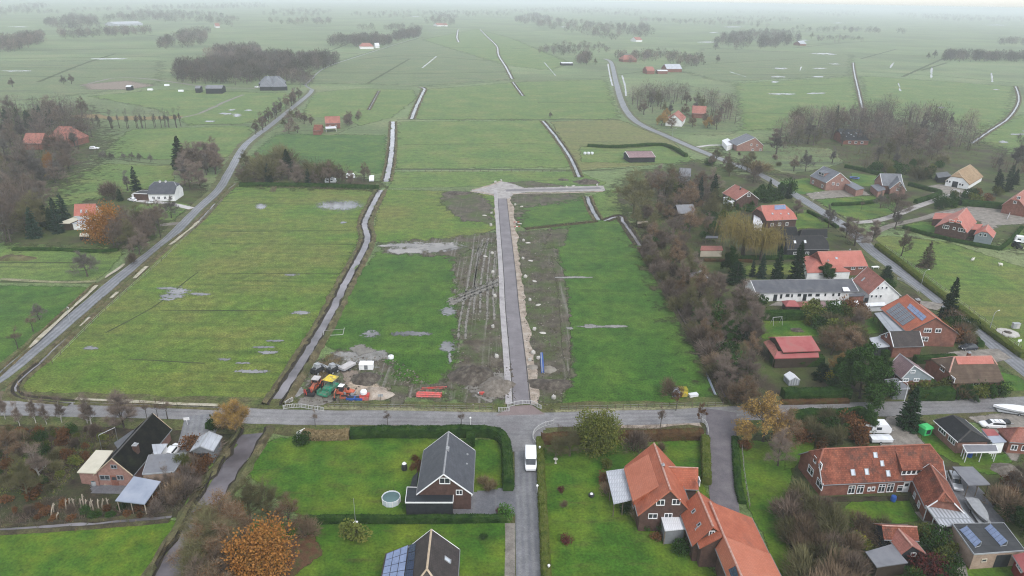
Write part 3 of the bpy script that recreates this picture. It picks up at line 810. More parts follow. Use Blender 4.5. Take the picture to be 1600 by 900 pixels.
WP = dict(rough=.6)
mk('white_paint', [(.72, .72, .72), (.8, .8, .79)], 1.5, 3, **WP)
mk('white_wall', [(.62, .62, .61), (.74, .74, .725), (.78, .78, .77)], .5, 5, rough=.85, fine=.08)
mk('cream_wall', [(.42, .37, .29), (.5, .45, .36)], .6, 5, rough=.85)
tiles('brick_red', [(.15, .062, .045), (.20, .085, .06), (.25, .115, .085)], .08, .24, 1.3, .9, .85, .1, vary=.18, stain=(.35, (.09, .06, .05), .5, .52))
tiles('brick_dark', [(0.058, 0.033, 0.027), (0.082, 0.045, 0.036), (0.101, 0.061, 0.048)], .08, .24, 1.3, .9, .85, .1, vary=.18)
tiles('brick_pink', [(.21, .115, .092), (.27, .15, .12), (.31, .185, .15)], .08, .24, 1.3, .9, .85, .1, vary=.16)
tiles('brick_tan', [(.26, .185, .135), (.33, .24, .18), (.38, .285, .22)], .08, .24, 1.0, .9, .85, .1, vary=.15, stain=(.3, (.17, .12, .09), .5, .5))
tiles('planks_dark', [(.022, .026, .03), (.035, .04, .045), (.05, .054, .058)], 4, .16, 1.3, .6, .8, .2, vary=.15)
tiles('planks_brown', [(.06, .042, .03), (.095, .068, .045)], 4, .16, 1.3, .6, .85, .2, vary=.2)
tiles('planks_red', [(.24, .03, .03), (.30, .045, .045)], 4, .16, 1.3, .7, .7, .2, vary=.12)
tiles('planks_bluegrey', [(.20, .235, .25), (.25, .285, .30)], .16, 4, 1.0, .75, .75, .2, vary=.08)
tiles('planks_grey', [(.20, .21, .22), (.29, .30, .31)], 4, .18, 1.0, .7, .8, .2, vary=.12)
tiles('tile_slate', [(.048, .052, .064), (.062, .066, .08), (.08, .084, .098)], .34, .30, .8, .72, .5, .7, vary=.10, spec=.4)
tiles('tile_grey', [(.105, .112, .13), (.14, .148, .168), (.17, .178, .195)], .34, .30, .6, .75, .5, .7, vary=.12, spec=.4)
tiles('tile_dark', [(.032, .025, .024), (.045, .036, .034), (.065, .052, .048)], .34, .30, .7, .7, .65, .7, vary=.15, stain=(.3, (.035, .045, .02), .5, .56))
tiles('tile_black', [(.009, .010, .012), (.014, .015, .017), (.024, .024, .026)], .34, .30, .7, .75, .6, .7, vary=.15)
tiles('thatch_dark', [(.006, .006, .006), (.010, .010, .009), (.018, .018, .014)], .12, 5, .8, .85, .95, .3, vary=.12, spec=.08, stain=(.25, (.028, .036, .016), .6, .55))
tiles('tile_orange', [(0.324, 0.088, 0.045), (0.387, 0.110, 0.058), (0.441, 0.142, 0.079)], .34, .26, .5, .78, .65, .7, vary=.10, stain=(.3, (.25, .085, .055), .75, .52))
tiles('tile_orange_new', [(0.405, 0.126, 0.070), (0.450, 0.149, 0.086), (0.486, 0.176, 0.104)], .34, .26, .4, .82, .6, .6, vary=.08, stain=(.2, (.38, .135, .085), .6, .52))
tiles('tile_pink', [(0.357, 0.111, 0.083), (0.416, 0.140, 0.106), (0.451, 0.170, 0.132)], .34, .26, .4, .82, .6, .6, vary=.08, stain=(.3, (.34, .13, .10), .7, .52))
tiles('tile_old', [(0.108, 0.041, 0.029), (0.198, 0.061, 0.036), (0.270, 0.090, 0.052)], .34, .26, .55, .66, .85, .8, vary=.28, lo=.28, hi=.66, stain=(.42, (.075, .045, .036), .8, .5))
tiles('tile_oldpink', [(.26, .105, .08), (.33, .13, .10), (.38, .17, .135)], .34, .26, .7, .8, .75, .6, vary=.14, stain=(.4, (.2, .1, .085), .6, .5))
tiles('tile_mauve', [(.20, .13, .135), (.25, .165, .17), (.29, .2, .2)], .34, .26, .7, .8, .7, .6, vary=.12)
tiles('thatch_brown', [(.07, .048, .035), (.10, .07, .05), (.13, .095, .068)], .12, 5, .6, .8, .95, .3, vary=.14)
tiles('thatch_tan', [(.22, .15, .085), (.30, .21, .125), (.36, .27, .17)], .12, 5, .6, .85, .95, .3, vary=.12, stain=(.3, (.16, .11, .07), .6, .52))
tiles('corr_dark', [(.085, .09, .105), (.12, .125, .14), (.17, .172, .18)], 30, .2, .35, .72, .55, .6, vary=.12, spec=.4, stain=(.3, (.05, .052, .058), .6, .52))
tiles('corr_light', [(.40, .42, .46), (.47, .49, .53), (.54, .56, .59)], 1.1, .28, .4, .72, .45, .5, vary=.04, spec=.4)
tiles('corr_white', [(.66, .67, .70), (.74, .75, .77)], 1.5, .3, .4, .86, .45, .4, vary=.03, spec=.4)
tiles('corr_cream', [(.58, .54, .42), (.67, .63, .51)], 30, .3, .4, .85, .6, .3, vary=.03, stain=(.3, (.45, .42, .32), .5, .55))
tiles('corr_blue', [(.27, .31, .39), (.34, .38, .46), (.41, .44, .51)], 6, .25, .3, .8, .4, .5, vary=.04, spec=.5)
tiles('corr_grey', [(.17, .175, .195), (.225, .23, .25), (.29, .295, .31)], 2.4, .25, .4, .78, .6, .5, vary=.08, stain=(.4, (.12, .12, .125), .6, .53))
tiles('corr_red', [(.33, .08, .08), (.40, .115, .11), (.45, .16, .15)], 30, .22, .4, .82, .6, .5, vary=.06, stain=(.4, (.26, .12, .10), .6, .52))
tiles('bitumen', [(.03, .032, .034), (.042, .044, .047), (.06, .062, .064)], 1.0, 30, .3, .75, .75, .2, vary=.07, stain=(.25, (.08, .08, .078), .5, .55))
tiles('bitumen_black', [(.017, .021, .026), (.024, .029, .035)], 1.0, 30, .3, .7, .6, .2, vary=.05)
tiles('glass_roof', [(.33, .35, .38), (.41, .43, .455)], 2.5, .6, .4, .62, .25, .4, vary=.06, spec=.5)
mk('ridge_tile', [(.34, .17, .13), (.46, .30, .25)], 2.0, 4, rough=.8)
mk('ridge_grey', [(.20, .205, .215), (.28, .285, .29)], 2.0, 4, rough=.8)
mk('ridge_dark', [(.05, .048, .046), (.08, .075, .07)], 2.0, 4, rough=.8)
mk('ridge_tan', [(.36, .28, .19), (.46, .37, .27)], 2.0, 4, rough=.85)
mk('ridge_old', [(.24, .085, .055), (.33, .14, .1)], 1.0, 4, rough=.85)
mk('gutter', [(.16, .165, .17), (.2, .205, .21)], 2, 3, rough=.5)
mk('zinc', [(.26, .27, .28), (.34, .35, .36)], 2, 3, rough=.45, spec=.5)
mk('steel', [(.45, .46, .47), (.55, .56, .57)], 2, 3, rough=.35, metal=.8)
mk('rail_white', [(.42, .42, .42), (.52, .51, .5)], 1.5, 4, rough=.7)
mk('glass', [(.018, .022, .028), (.045, .052, .06)], .7, 3, rough=.06, spec=.6)
mk('sky_glass', [(.42, .46, .52), (.52, .56, .61)], .7, 3, rough=.12, spec=.6)
tiles('solar', [(.15, .20, .32), (.20, .25, .38)], .5, .5, .5, .9, .12, .0, vary=.08, spec=.7)  # pale blue: the sky mirrored in the panels is put into the colour
tiles('solar_grey', [(.10, .112, .13), (.14, .15, .168)], .5, .5, .5, 1.4, .15, .0, vary=.1, spec=.7)  # lighter grey with the reflected sky painted into the panel colour
tiles('solar_dark', [(.03, .045, .085), (.045, .06, .105)], .5, .5, .5, 1.6, .1, .0, vary=.08, spec=.7)
mk('timber', [(.11, .085, .06), (.17, .135, .10)], 2, 4, rough=.85, rand=.2)
mk('timber_pale', [(.26, .215, .165), (.38, .33, .265)], 2, 4, rough=.85, rand=.25)
mk('dark_metal', [(.02, .021, .023), (.035, .036, .038)], 2, 3, rough=.45)
mk('rubber', [(.012, .012, .013), (.02, .02, .021)], 2, 3, rough=.85)
mk('plastic_blue', [(.02, .075, .30), (.035, .11, .38)], 1, 3, rough=.45)
mk('plastic_green', [(.04, .42, .11), (.06, .50, .15)], 1, 3, rough=.45)
DT = dict(big=(1.4, (.17, .14, .11), .75))
mk('paint_red', [(.42, .04, .03), (.52, .07, .055)], 1, 3, rough=.5, **DT)
mk('paint_orange', [(.42, .085, .04), (.52, .12, .06)], 1, 3, rough=.45, fine=.2, **DT)
mk('paint_green', [(.014, .17, .10), (.022, .23, .13)], 1, 3, rough=.5, **DT)
mk('paint_yellow', [(.62, .47, .03), (.72, .56, .05)], 1, 3, rough=.6, **DT)
mk('paint_pink', [(.62, .10, .10), (.72, .15, .14)], 1, 3, rough=.5, **DT)
mk('car_white', [(.76, .77, .78), (.8, .81, .82)], 1, 2, rough=.25, spec=.5)
mk('car_silver', [(.50, .52, .54), (.58, .60, .62)], 1, 2, rough=.25, spec=.6, metal=.3)
mk('car_dark', [(.02, .025, .034), (.03, .036, .046)], 1, 2, rough=.2, spec=.6)
mk('lamp_clear', [(.7, .7, .68), (.78, .78, .76)], 1, 2, rough=.15, spec=.6)
mk('lamp_red', [(.35, .015, .012), (.42, .02, .02)], 1, 2, rough=.2, spec=.6)
mk('tarp', [(.60, .62, .64), (.72, .74, .75)], .8, 5, rough=.55, bump=.3, bscale=3)
mk('wool', [(.60, .57, .50), (.72, .70, .63)], 3, 4, rough=1)
mk('skin_dark', [(.03, .027, .025), (.05, .045, .04)], 3, 4, rough=.9)
mk('pool_wall', [(.52, .58, .63), (.63, .68, .72)], 1.5, 4, rough=.5, fine=.15, fscale=3)
mk('pool_liner', [(.02, .07, .08), (.03, .09, .10)], 1, 3, rough=.5)
mk('stone_pale', [(.36, .34, .30), (.52, .5, .46)], 1.5, 5, rough=.9, fine=.2, fscale=6, rand=.15)
mk('rubble', [(.11, .092, .075), (.20, .178, .15)], 1.2, 6, rough=.95, fine=.4, fscale=5, bump=.8, bscale=4)
mk('mud_clod', [(.16, .145, .12), (.24, .22, .19)], .8, 4, rough=.9)
mk('heap_dark', [(.045, .037, .03), (.075, .062, .05), (.115, .10, .08)], .8, 7, rough=.95, fine=.6, fscale=5, bump=1, bscale=4)
# plants
BK = dict(rough=.95, rand=.18)
mk('bark', [(.05, .042, .034), (.085, .072, .058)], 3, 4, **BK)
mk('bark_pale', [(.30, .28, .25), (.48, .46, .42), (.14, .12, .10)], 2.5, 4, **BK)
mk('bark_green', [(.075, .072, .04), (.11, .10, .058)], 3, 4, **BK)
TW = dict(scale=.8, detail=4, rough=1.0, rand=.34, spec=.05, lo=.3, hi=.7)
mk('twig_brown', [(0.107, 0.078, 0.059), (0.177, 0.136, 0.105)], **TW)
mk('twig_mauve', [(.135, .104, .085), (.215, .17, .14)], **TW)
mk('twig_olive', [(0.101, 0.095, 0.045), (0.152, 0.139, 0.070)], **TW)
mk('twig_grey', [(0.097, 0.087, 0.078), (0.151, 0.135, 0.121)], **TW)
mk('twig_tan', [(0.159, 0.112, 0.071), (0.237, 0.176, 0.118)], **TW)
mk('leaf_orange', [(.22, .09, .022), (.30, .135, .036), (.17, .095, .03)], **TW)
mk('leaf_gold', [(.30, .18, .045), (.40, .26, .08), (.25, .14, .045)], **TW)
mk('leaf_willow', [(.21, .165, .055), (.30, .235, .085)], **TW)
mk('leaf_olive', [(.065, .085, .018), (.10, .115, .026), (.14, .135, .03)], **TW)
mk('leaf_green', [(.022, .052, .012), (.04, .08, .018)], **TW)
mk('leaf_bright', [(.05, .13, .02), (.085, .18, .03)], **TW)
mk('leaf_yellow', [(.24, .22, .03), (.36, .31, .04)], **TW)
mk('leaf_rust', [(.11, .05, .022), (.16, .08, .035)], **TW)
mk('leaf_red', [(.075, .02, .02), (.12, .035, .028)], **TW)
mk('needle', [(.010, .024, .010), (.02, .042, .016)], **TW)
mk('needle_blue', [(.016, .034, .024), (.028, .052, .034)], **TW)
mk('needle_brown', [(.055, .045, .03), (.085, .07, .045)], **TW)
mk('hedge_green', [(.012, .032, .008), (.024, .055, .011), (.04, .072, .016)], .7, 4, rough=1, spec=.05, fine=.3)
mk('hedge_olive', [(.05, .075, .014), (.08, .10, .02), (.10, .11, .03)], .7, 4, rough=1, spec=.05, fine=.3)
mk('hedge_brown', [(.06, .034, .018), (.095, .055, .026), (.075, .065, .025)], .7, 4, rough=1, spec=.05, fine=.3)
mk('dry_grass', [(.16, .12, .06), (.26, .20, .11)], .8, 4, rough=1, spec=.05)
mk('rough_grass', [(.06, .085, .02), (.11, .105, .04)], .8, 4, rough=1, spec=.05)
mk('wood_mass', [(0.068, 0.052, 0.049), (0.099, 0.079, 0.074), (0.086, 0.081, 0.059)], .03, 4, rough=1, spec=.05)

# ---------------------------------------------------------------- ground, fields, water, roads
R_ = 30000
m = MB(); m.face([(-R_, -R_, 0), (R_, -R_, 0), (R_, R_, 0), (-R_, R_, 0)]); tag(m.build('ground', 'ground'), kind='structure')

FIELDS = [
 ('grass_olive', [(372, 290), (480, 293), (585, 297), (578, 335), (550, 395), (505, 490), (455, 575), (415, 634), (340, 632), (150, 627), (35, 612), (32, 600), (70, 560), (200, 440), (320, 335)], .02),
 ('grass_lush', [(590, 393), (712, 388), (716, 470), (714, 560), (700, 600), (640, 612), (590, 600), (548, 560), (510, 540), (520, 500), (560, 430)], .03),
 ('grass_lush', [(860, 352), (965, 341), (1000, 385), (1060, 490), (1120, 585), (1142, 640), (862, 642), (893, 600), (882, 450)], .03),
 ('grass_olive', [(603, 296), (735, 300), (778, 306), (780, 355), (750, 368), (640, 380), (578, 378), (590, 330)], .02),
 ('grass_mid', [(622, 190), (845, 188), (903, 262), (615, 263)], .02),
 ('grass_mid', [(662, 140), (815, 128), (945, 124), (968, 186), (645, 187)], .02),
 ('grass_mid', [(618, 268), (900, 268), (945, 285), (940, 292), (820, 290), (605, 294)], .02),
 ('grass_lush', [(804, 306), (914, 308), (930, 343), (820, 356), (808, 350)], .03),
 ('grass_mid', [(938, 300), (1000, 290), (980, 340), (940, 343), (922, 308)], .02),
 ('grass_yellow', [(860, 190), (966, 187), (1045, 217), (1085, 252), (907, 266)], .02),
 ('grass_mid', [(905, 229), (1042, 226), (1080, 246), (1075, 256), (908, 253)], .03),
 ('grass_mid', [(172, 226), (205, 202), (388, 196), (396, 216), (345, 252), (160, 246)], .02),
 ('grass_mid', [(35, 302), (165, 256), (272, 259), (272, 282), (190, 320), (70, 330)], .02),
 ('grass_mid', [(0, 378), (195, 385), (192, 398), (152, 440), (-40, 436), (-40, 378)], .02),
 ('grass_lush', [(-60, 446), (0, 445), (142, 449), (60, 522), (0, 572), (-60, 600)], .02),
 ('grass_lush', [(385, 250), (432, 209), (603, 211), (603, 272), (520, 265)], .02),
 ('grass_mid', [(490, 145), (560, 138), (645, 140), (652, 152), (612, 184), (545, 200), (470, 185)], .02),
 ('grass_mid', [(140, 150), (250, 140), (470, 146), (440, 172), (395, 192), (300, 196), (240, 170)], .02),
 ('grass_dull', [(530, 95), (660, 58), (760, 60), (790, 105), (800, 124), (660, 134), (560, 130), (430, 132)], .02),
 ('grass_mid', [(660, 62), (745, 45), (800, 60), (890, 98), (860, 110), (790, 102)], .02),
 ('grass_olive', [(1385, 368), (1480, 378), (1620, 425), (1660, 470), (1660, 590), (1560, 525), (1490, 470), (1440, 430), (1385, 395), (1365, 372)], .02),
 ('grass_mid', [(1150, 130), (1330, 120), (1345, 172), (1300, 195), (1160, 205)], .02),
 ('grass_mid', [(1345, 118), (1585, 135), (1575, 180), (1530, 205), (1480, 190), (1355, 172)], .02),
 ('grass_dull', [(1100, 75), (1330, 85), (1330, 118), (1130, 128), (1060, 110)], .02),
 ('grass_dull', [(0, 95), (250, 95), (250, 130), (140, 146), (0, 160), (-90, 160), (-90, 95)], .02),
 ('grass_mid', [(1535, 210), (1590, 180), (1680, 170), (1680, 290), (1560, 280), (1520, 240)], .02),
 ('garden_ground', [(985, 345), (960, 300), (985, 270), (1095, 250), (1200, 285), (1290, 330), (1370, 400), (1450, 470), (1560, 560), (1640, 620), (1600, 628), (1300, 634), (1160, 640), (1142, 630), (1100, 560), (1040, 470)], .03),
 ('garden_ground', [(1110, 235), (1200, 225), (1300, 200), (1420, 190), (1560, 230), (1640, 260), (1640, 400), (1560, 380), (1440, 365), (1350, 345), (1250, 300), (1180, 262)], .03),
 ('grass_dull', [(975, 150), (1060, 130), (1150, 150), (1155, 205), (1120, 212), (1040, 208), (985, 185)], .03),
 ('garden_ground', [(-50, 180), (130, 165), (170, 225), (155, 250), (90, 300), (40, 330), (-50, 380)], .03),
 ('garden_ground', [(60, 335), (195, 300), (300, 285), (330, 300), (300, 330), (235, 378), (190, 392), (0, 382), (0, 350)], .035),
 ('garden_ground', [(372, 292), (380, 255), (430, 243), (530, 268), (600, 285), (590, 298)], .035),
 ('grass_dull', [(415, 208), (470, 182), (545, 186), (560, 196), (520, 211)], .035),
 ('soil', [(-80, 652), (120, 658), (372, 662), (376, 700), (310, 790), (268, 812), (120, 822), (-80, 832)], .03),
 ('lawn_mossy', [(-90, 838), (0, 832), (180, 820), (285, 812), (295, 822), (240, 925), (200, 980), (-110, 980)], .03),
 ('grass_mid', [(372, 695), (362, 705), (305, 790), (280, 806), (300, 765), (345, 705), (362, 690)], .04),
 ('lawn', [(424, 686), (480, 680), (640, 684), (798, 688), (798, 760), (800, 806), (470, 808), (385, 740), (395, 715)], .03),
 ('lawn', [(440, 814), (794, 814), (792, 990), (270, 990), (320, 880), (350, 825)], .03),
 ('leaf_litter', [(446, 838), (490, 834), (505, 866), (470, 892), (420, 930), (400, 900)], .045),
 ('lawn', [(850, 690), (960, 684), (1104, 690), (1106, 780), (1090, 850), (1150, 960), (1150, 990), (860, 990), (846, 800)], .03),
 ('lawn', [(1152, 688), (1215, 690), (1240, 720), (1232, 770), (1215, 800), (1240, 870), (1275, 960), (1250, 990), (1230, 960), (1190, 830), (1158, 780)], .03),
 ('garden_ground', [(1150, 660), (1250, 652), (1400, 655), (1470, 650), (1480, 700), (1640, 700), (1640, 1000), (1250, 1000), (1235, 780), (1220, 700)], .025),
 ('lawn', [(1235, 680), (1275, 676), (1272, 700), (1240, 732), (1225, 735)], .045),
 ('lawn', [(1330, 783), (1420, 780), (1436, 815), (1330, 825), (1300, 810)], .045),
 ('lawn', [(1440, 662), (1462, 665), (1510, 700), (1560, 712), (1590, 700), (1590, 715), (1550, 745), (1500, 728), (1470, 712), (1440, 690)], .045),
 ('lawn', [(1506, 868), (1600, 872), (1640, 890), (1640, 940), (1500, 960)], .045),
 ('lawn', [(1180, 500), (1290, 498), (1300, 525), (1190, 530)], .045),
 ('lawn', [(1360, 495), (1385, 500), (1380, 520), (1330, 525), (1335, 505)], .045),
 ('lawn', [(1440, 595), (1465, 585), (1490, 605), (1480, 625), (1440, 628)], .045),
 ('lawn', [(1556, 580), (1590, 588), (1620, 610), (1565, 612)], .045),
 ('grass_dull', [(1120, 236), (1200, 226), (1300, 232), (1320, 255), (1240, 272), (1190, 262)], .042),
 ('lawn', [(1210, 285), (1262, 278), (1300, 300), (1240, 305)], .045),
 ('lawn', [(1330, 270), (1370, 275), (1368, 292), (1330, 290)], .045),
 ('lawn', [(1275, 312), (1400, 303), (1395, 335), (1350, 345), (1310, 335)], .045),
 ('lawn', [(1240, 330), (1258, 328), (1310, 355), (1240, 358)], .045),
 ('lawn', [(1410, 352), (1455, 345), (1480, 370), (1560, 388), (1600, 355), (1600, 385), (1560, 392), (1470, 372)], .045),
 ('grass_olive', [(1165, 415), (1270, 412), (1270, 428), (1165, 430)], .045),
 ('grass_mid', [(210, 320), (270, 316), (300, 320), (268, 345), (215, 340)], .045),
]
for i, (mt, P, z) in enumerate(FIELDS):
 patch('lawn' if mt.startswith('lawn') else 'ground_' + mt if 'grass' not in mt and 'ground' not in mt else 'field' if 'grass' in mt else 'garden_ground', P, mt, z + i * .0004)

# darker boundary drains and lines between the fields
for px, w in [([(620, 187), (760, 187), (965, 187)], 1.6), ([(612, 265), (760, 265), (900, 266)], 2.0), ([(905, 268), (990, 262)], 1.5), ([(660, 136), (735, 131), (800, 125)], 1.8), ([(815, 127), (950, 122)], 1.8), ([(480, 131), (560, 132), (655, 136)], 2),
    ([(545, 200), (430, 207)], 1.2), ([(170, 247), (230, 255), (275, 258)], 1.2), ([(0, 440), (80, 441), (150, 442)], 1.6), ([(0, 411), (120, 410)], .8), ([(400, 318), (560, 320)], .5), ([(360, 362), (550, 360)], .5), ([(330, 381), (560, 382)], .5),
    ([(340, 428), (530, 428)], .5), ([(250, 485), (440, 486)], .5), ([(200, 561), (320, 568)], .5), ([(165, 520), (240, 480), (290, 440), (310, 425)], .45), ([(0, 118), (150, 121)], 2.5), ([(0, 105), (260, 108)], 2.5), ([(1110, 116), (1330, 117)], 2.5),
    ([(1345, 112), (1460, 118), (1590, 130)], 3), ([(1140, 135), (1330, 131)], 2.2), ([(940, 120), (1110, 100), (1250, 92)], 3), ([(560, 93), (640, 87), (780, 96)], 4), ([(500, 112), (640, 115), (790, 112)], 3), ([(575, 130), (640, 92)], 3), ([(690, 74), (770, 75)], 5),
    ([(1345, 92), (1400, 77)], 4), ([(1440, 110), (1480, 98)], 4), ([(1240, 75), (1320, 67)], 6), ([(0, 80), (250, 75)], 6), ([(250, 88), (0, 92)], 5), ([(300, 195), (390, 195)], 1.5), ([(905, 228), (970, 232), (1040, 226)], 1.8), ([(1035, 226), (1072, 246)], 2.2)]:
 ribbon('field_drain', px, w, 'field_line', .06, 6, wob=w * .3)

for px, w in [([(0, 30), (200, 26), (420, 22)], 9), ([(0, 55), (180, 52), (260, 58)], 7), ([(420, 45), (560, 40), (660, 44)], 8), ([(330, 90), (480, 82), (560, 84)], 5), ([(660, 52), (760, 50), (830, 52)], 7), ([(1010, 66), (1110, 72)], 6), ([(1250, 70), (1400, 64), (1600, 66)], 7), ([(1180, 44), (1400, 46), (1600, 52)], 9), ([(1340, 84), (1480, 88)], 5), ([(1050, 84), (1240, 80)], 5), ([(800, 76), (930, 72)], 5), ([(60, 128), (130, 100), (180, 84)], 4), ([(430, 108), (520, 78), (560, 60)], 4), ([(1410, 120), (1500, 80)], 4), ([(1150, 175), (1250, 178), (1340, 173)], 2), ([(840, 160), (960, 160)], 1.5), ([(630, 226), (840, 224)], .8)]:
 ribbon('field_drain', px, w, 'field_line', .06, 8, wob=w * .35)
# ditches and the canal
ditch([(428, 634), (455, 592), (480, 552), (510, 502), (540, 442), (562, 402), (574, 374), (570, 350), (580, 325), (595, 297)], 3.1, bank='bank_grass', bw=1.6, bh=.7)
ditch([(603, 284), (610, 252), (613, 222), (614, 190)], 3.6, bank='bank_grass')
ditch([(643, 186), (650, 168), (658, 150), (663, 139), (655, 136)], 3.4, mat='far_water', bank='bank_grass')
ditch([(750, 46), (762, 58), (776, 72), (779, 86), (790, 104), (800, 123)], 3.2, mat='far_water', bank='bank_grass', tufts=False)
ditch([(801, 128), (817, 150)], 2.2, mat='far_water', bank='bank_grass', tufts=False)
ditch([(848, 189), (868, 213), (890, 245), (905, 277)], 2.6, mat='far_water', bank='bank_grass')
ditch([(917, 307), (924, 325), (935, 344)], 2.6, mat='far_water', bank='bank_grass')
ditch([(933, 346), (890, 351), (820, 358)], .7, mat='far_water', bank='bank_dark', bw=.8)
ditch([(944, 345), (968, 338), (973, 345), (985, 362), (1000, 384)], 2.2, mat='ditch_water', bank='bank_dark')
ditch([(1000, 386), (1040, 452), (1085, 530), (1115, 585), (1140, 632)], .6, mat='canal_water', bank='bank_dark')
ditch([(1333, 98), (1335, 114), (1341, 140), (1348, 172)], 2.6, mat='far_water', bank='bank_grass', tufts=False)
ditch([(1587, 135), (1592, 156), (1578, 182), (1546, 205), (1518, 224)], 2.4, mat='far_water', bank='bank_grass', tufts=False)
ditch([(716, 46), (714, 58), (717, 66)], 4, mat='far_water', bank='bank_grass', tufts=False)
ditch([(592, 142), (576, 172)], 1.4, mat='far_water', bank='bank_grass', tufts=False)
for px, w in [([(1456, 106), (1455, 122)], 6), ([(1549, 114), (1551, 128)], 6), ([(1396, 98), (1391, 106)], 6), ([(1252, 104), (1250, 110)], 4), ([(1404, 130), (1407, 142)], 4), ([(850, 97), (868, 118)], 3), ([(660, 106), (682, 88)], 5), ([(1140, 112), (1165, 120)], 4)]:
 ribbon('far_ditch_water', px, w * .32, 'far_water', .07, 8, wob=w * .3)
for px, w in [([(114, 629), (60, 624), (32, 619), (23, 606), (38, 588), (62, 568)], 1.5)]:
 ditch(px, w, bank='bank_grass', bw=.9)
ditch([(62, 568), (105, 526), (150, 484), (200, 440), (255, 390), (310, 346), (350, 302), (368, 287)], .8, bank='bank_grass', bw=1.5)
ditch([(-30, 610), (40, 546), (76, 512), (150, 444)], .7, bank='bank_grass', bw=.9)
for px in ([(40, 546), (76, 512), (110, 482), (146, 448)], [(205, 437), (225, 418)], [(262, 384), (285, 366), (308, 347)], [(120, 512), (135, 498)], [(168, 468), (180, 458)], [(160, 436), (190, 414)]):
 ribbon('pale_reed_strip', px, 1.0, 'bank_pale', .44, 3, wob=.5, off=-.9)
ditch([(120, 629), (200, 632), (300, 636), (345, 638)], .5, bank='bank_grass', bw=.8)
ribbon('pale_verge', [(118, 626), (200, 629), (280, 633), (342, 635)], .9, 'bank_pale', .4, 3, wob=.4)
ditch([(-30, 830), (60, 824), (150, 818), (225, 812), (268, 808)], 1.0, mat='ditch_water', bank='bank_dark', bw=1.0, wob=.9)
ditch([(400, 668), (388, 690), (368, 722), (345, 756), (318, 800), (296, 845), (272, 885), (252, 925), (230, 970)], 4.9, mat='canal_water', bank='bank_grass', bw=1.4, bh=.8, wob=1.1)
ditch([(440, 266), (425, 300)], .3, tufts=False)
# standing rain water in the fields
for a in [(530, 321, 62, 15), (279, 456, 30, 12), (268, 463, 40, 7), (312, 460, 36, 4), (262, 468, 26, 4), (262, 451, 34, 4), (138 + 3, 544, 26, 5), (395, 581, 60, 6), (420, 551, 34, 5), (412, 543, 40, 3), (470, 489, 28, 6), (408, 323, 14, 9), (536, 348, 10, 3), (350, 562, 26, 4), (456, 430, 22, 3), (430, 533, 30, 3), (380, 568, 30, 3),
   (700, 487, 22, 13), (700, 542, 24, 18), (703, 560, 5, 20), (640, 522, 70, 7), (580, 523, 26, 10)]:
 puddle(*a)
for a in [(670, 387, 100, 17), (635, 392, 60, 10), (640, 384, 100, 6)]: puddle(*a, mat='mud_water', z=.08)
for a in [(900, 434, 70, 3), (940, 511, 80, 4), (922, 510, 22, 6), (960, 510, 40, 4), (890, 513, 10, 5)]: puddle(*a, mat='mud_wet', z=.08)
for i, a in enumerate([(28, 111, 50, 2.4), (172, 92, 60, 3), (30, 42, 26, 2), (370, 180, 12, 7), (352, 178, 20, 4), (362, 172, 10, 3), (388, 172, 14, 3), (330, 190, 16, 4), (1218, 107, 22, 3), (1215, 120, 20, 3), (1280, 107, 22, 2.4), (1278, 120, 20, 3), (1275, 146, 26, 4), (1220, 147, 50, 3), (1284, 84, 34, 3), (1300, 85, 16, 2),
      (1305, 100, 18, 2), (1210, 128, 12, 4), (1470, 168, 10, 4), (1567, 222, 12, 5), (1590, 210, 30, 3), (1255, 63, 18, 2), (1145, 42, 30, 2.6), (1105, 66, 26, 2.4), (650, 55, 16, 2), (1310, 36, 20, 2), (1556, 39, 22, 3), (430, 108, 14, 3), (1115, 51, 14, 2), (980, 85, 10, 2), (880, 42, 14, 2), (648, 26, 16, 1.6),
      (1555, 140, 12, 2), (1602, 205, 12, 3)]):
 puddle(a[0], a[1], a[2], a[3] * .7, mat='far_pool', z=.08, seed=i + 3)

# the building site on both sides of the new street
patch('mud', [(712, 378), (776, 366), (792, 440), (800, 540), (806, 640), (752, 640), (690, 618), (712, 560), (718, 500), (708, 430)], 'mud', .05)
patch('mud', [(590, 380), (700, 372), (776, 362), (778, 376), (712, 402), (600, 396)], 'mud', .052)
patch('mud', [(700, 470), (780, 434), (784, 444), (704, 478)], 'mud_track', .06, edge=1.5)
for px in ([(744, 385), (738, 430), (724, 500), (722, 530)], [(758, 378), (748, 430), (745, 490)], [(770, 392), (766, 440), (767, 500)], [(705, 468), (740, 454), (781, 437)], [(700, 474), (745, 457), (781, 443)], [(746, 400), (760, 372)]):
 P_ = [G(p) for p in px]; P_ = smooth_line(P_, 2); N_ = normals2(P_)
 for o_ in (-.9, .9):
  pl = [tuple((p + n * (o_ + .28))[:2]) for p, n in zip(P_, N_)] + [tuple((p + n * (o_ - .28))[:2]) for p, n in zip(P_[::-1], N_[::-1])]
  patch_w('wheel_rut', pl, 'mud_track', .07, cell=.35, edge=.4)
patch('mud', [(808, 362), (862, 358), (886, 450), (895, 590), (866, 642), (832, 640), (822, 520), (812, 430)], 'mud_dark', .05)
patch('mud', [(862, 400), (880, 420), (892, 520), (890, 590), (880, 560), (872, 460)], 'mud', .053)
patch('mud', [(860, 360), (890, 355), (880, 385), (850, 390)], 'mud_dark', .054)
patch('mud', [(690, 300), (745, 300), (770, 320), (772, 350), (720, 345), (690, 320)], 'mud_dark', .05)
patch('mud', [(795, 303), (915, 303), (905, 312), (820, 325), (812, 350), (802, 345)], 'mud_dark', .05)
patch('mud', [(780, 285), (830, 283), (880, 290), (880, 294), (800, 293)], 'mud_dark', .05)
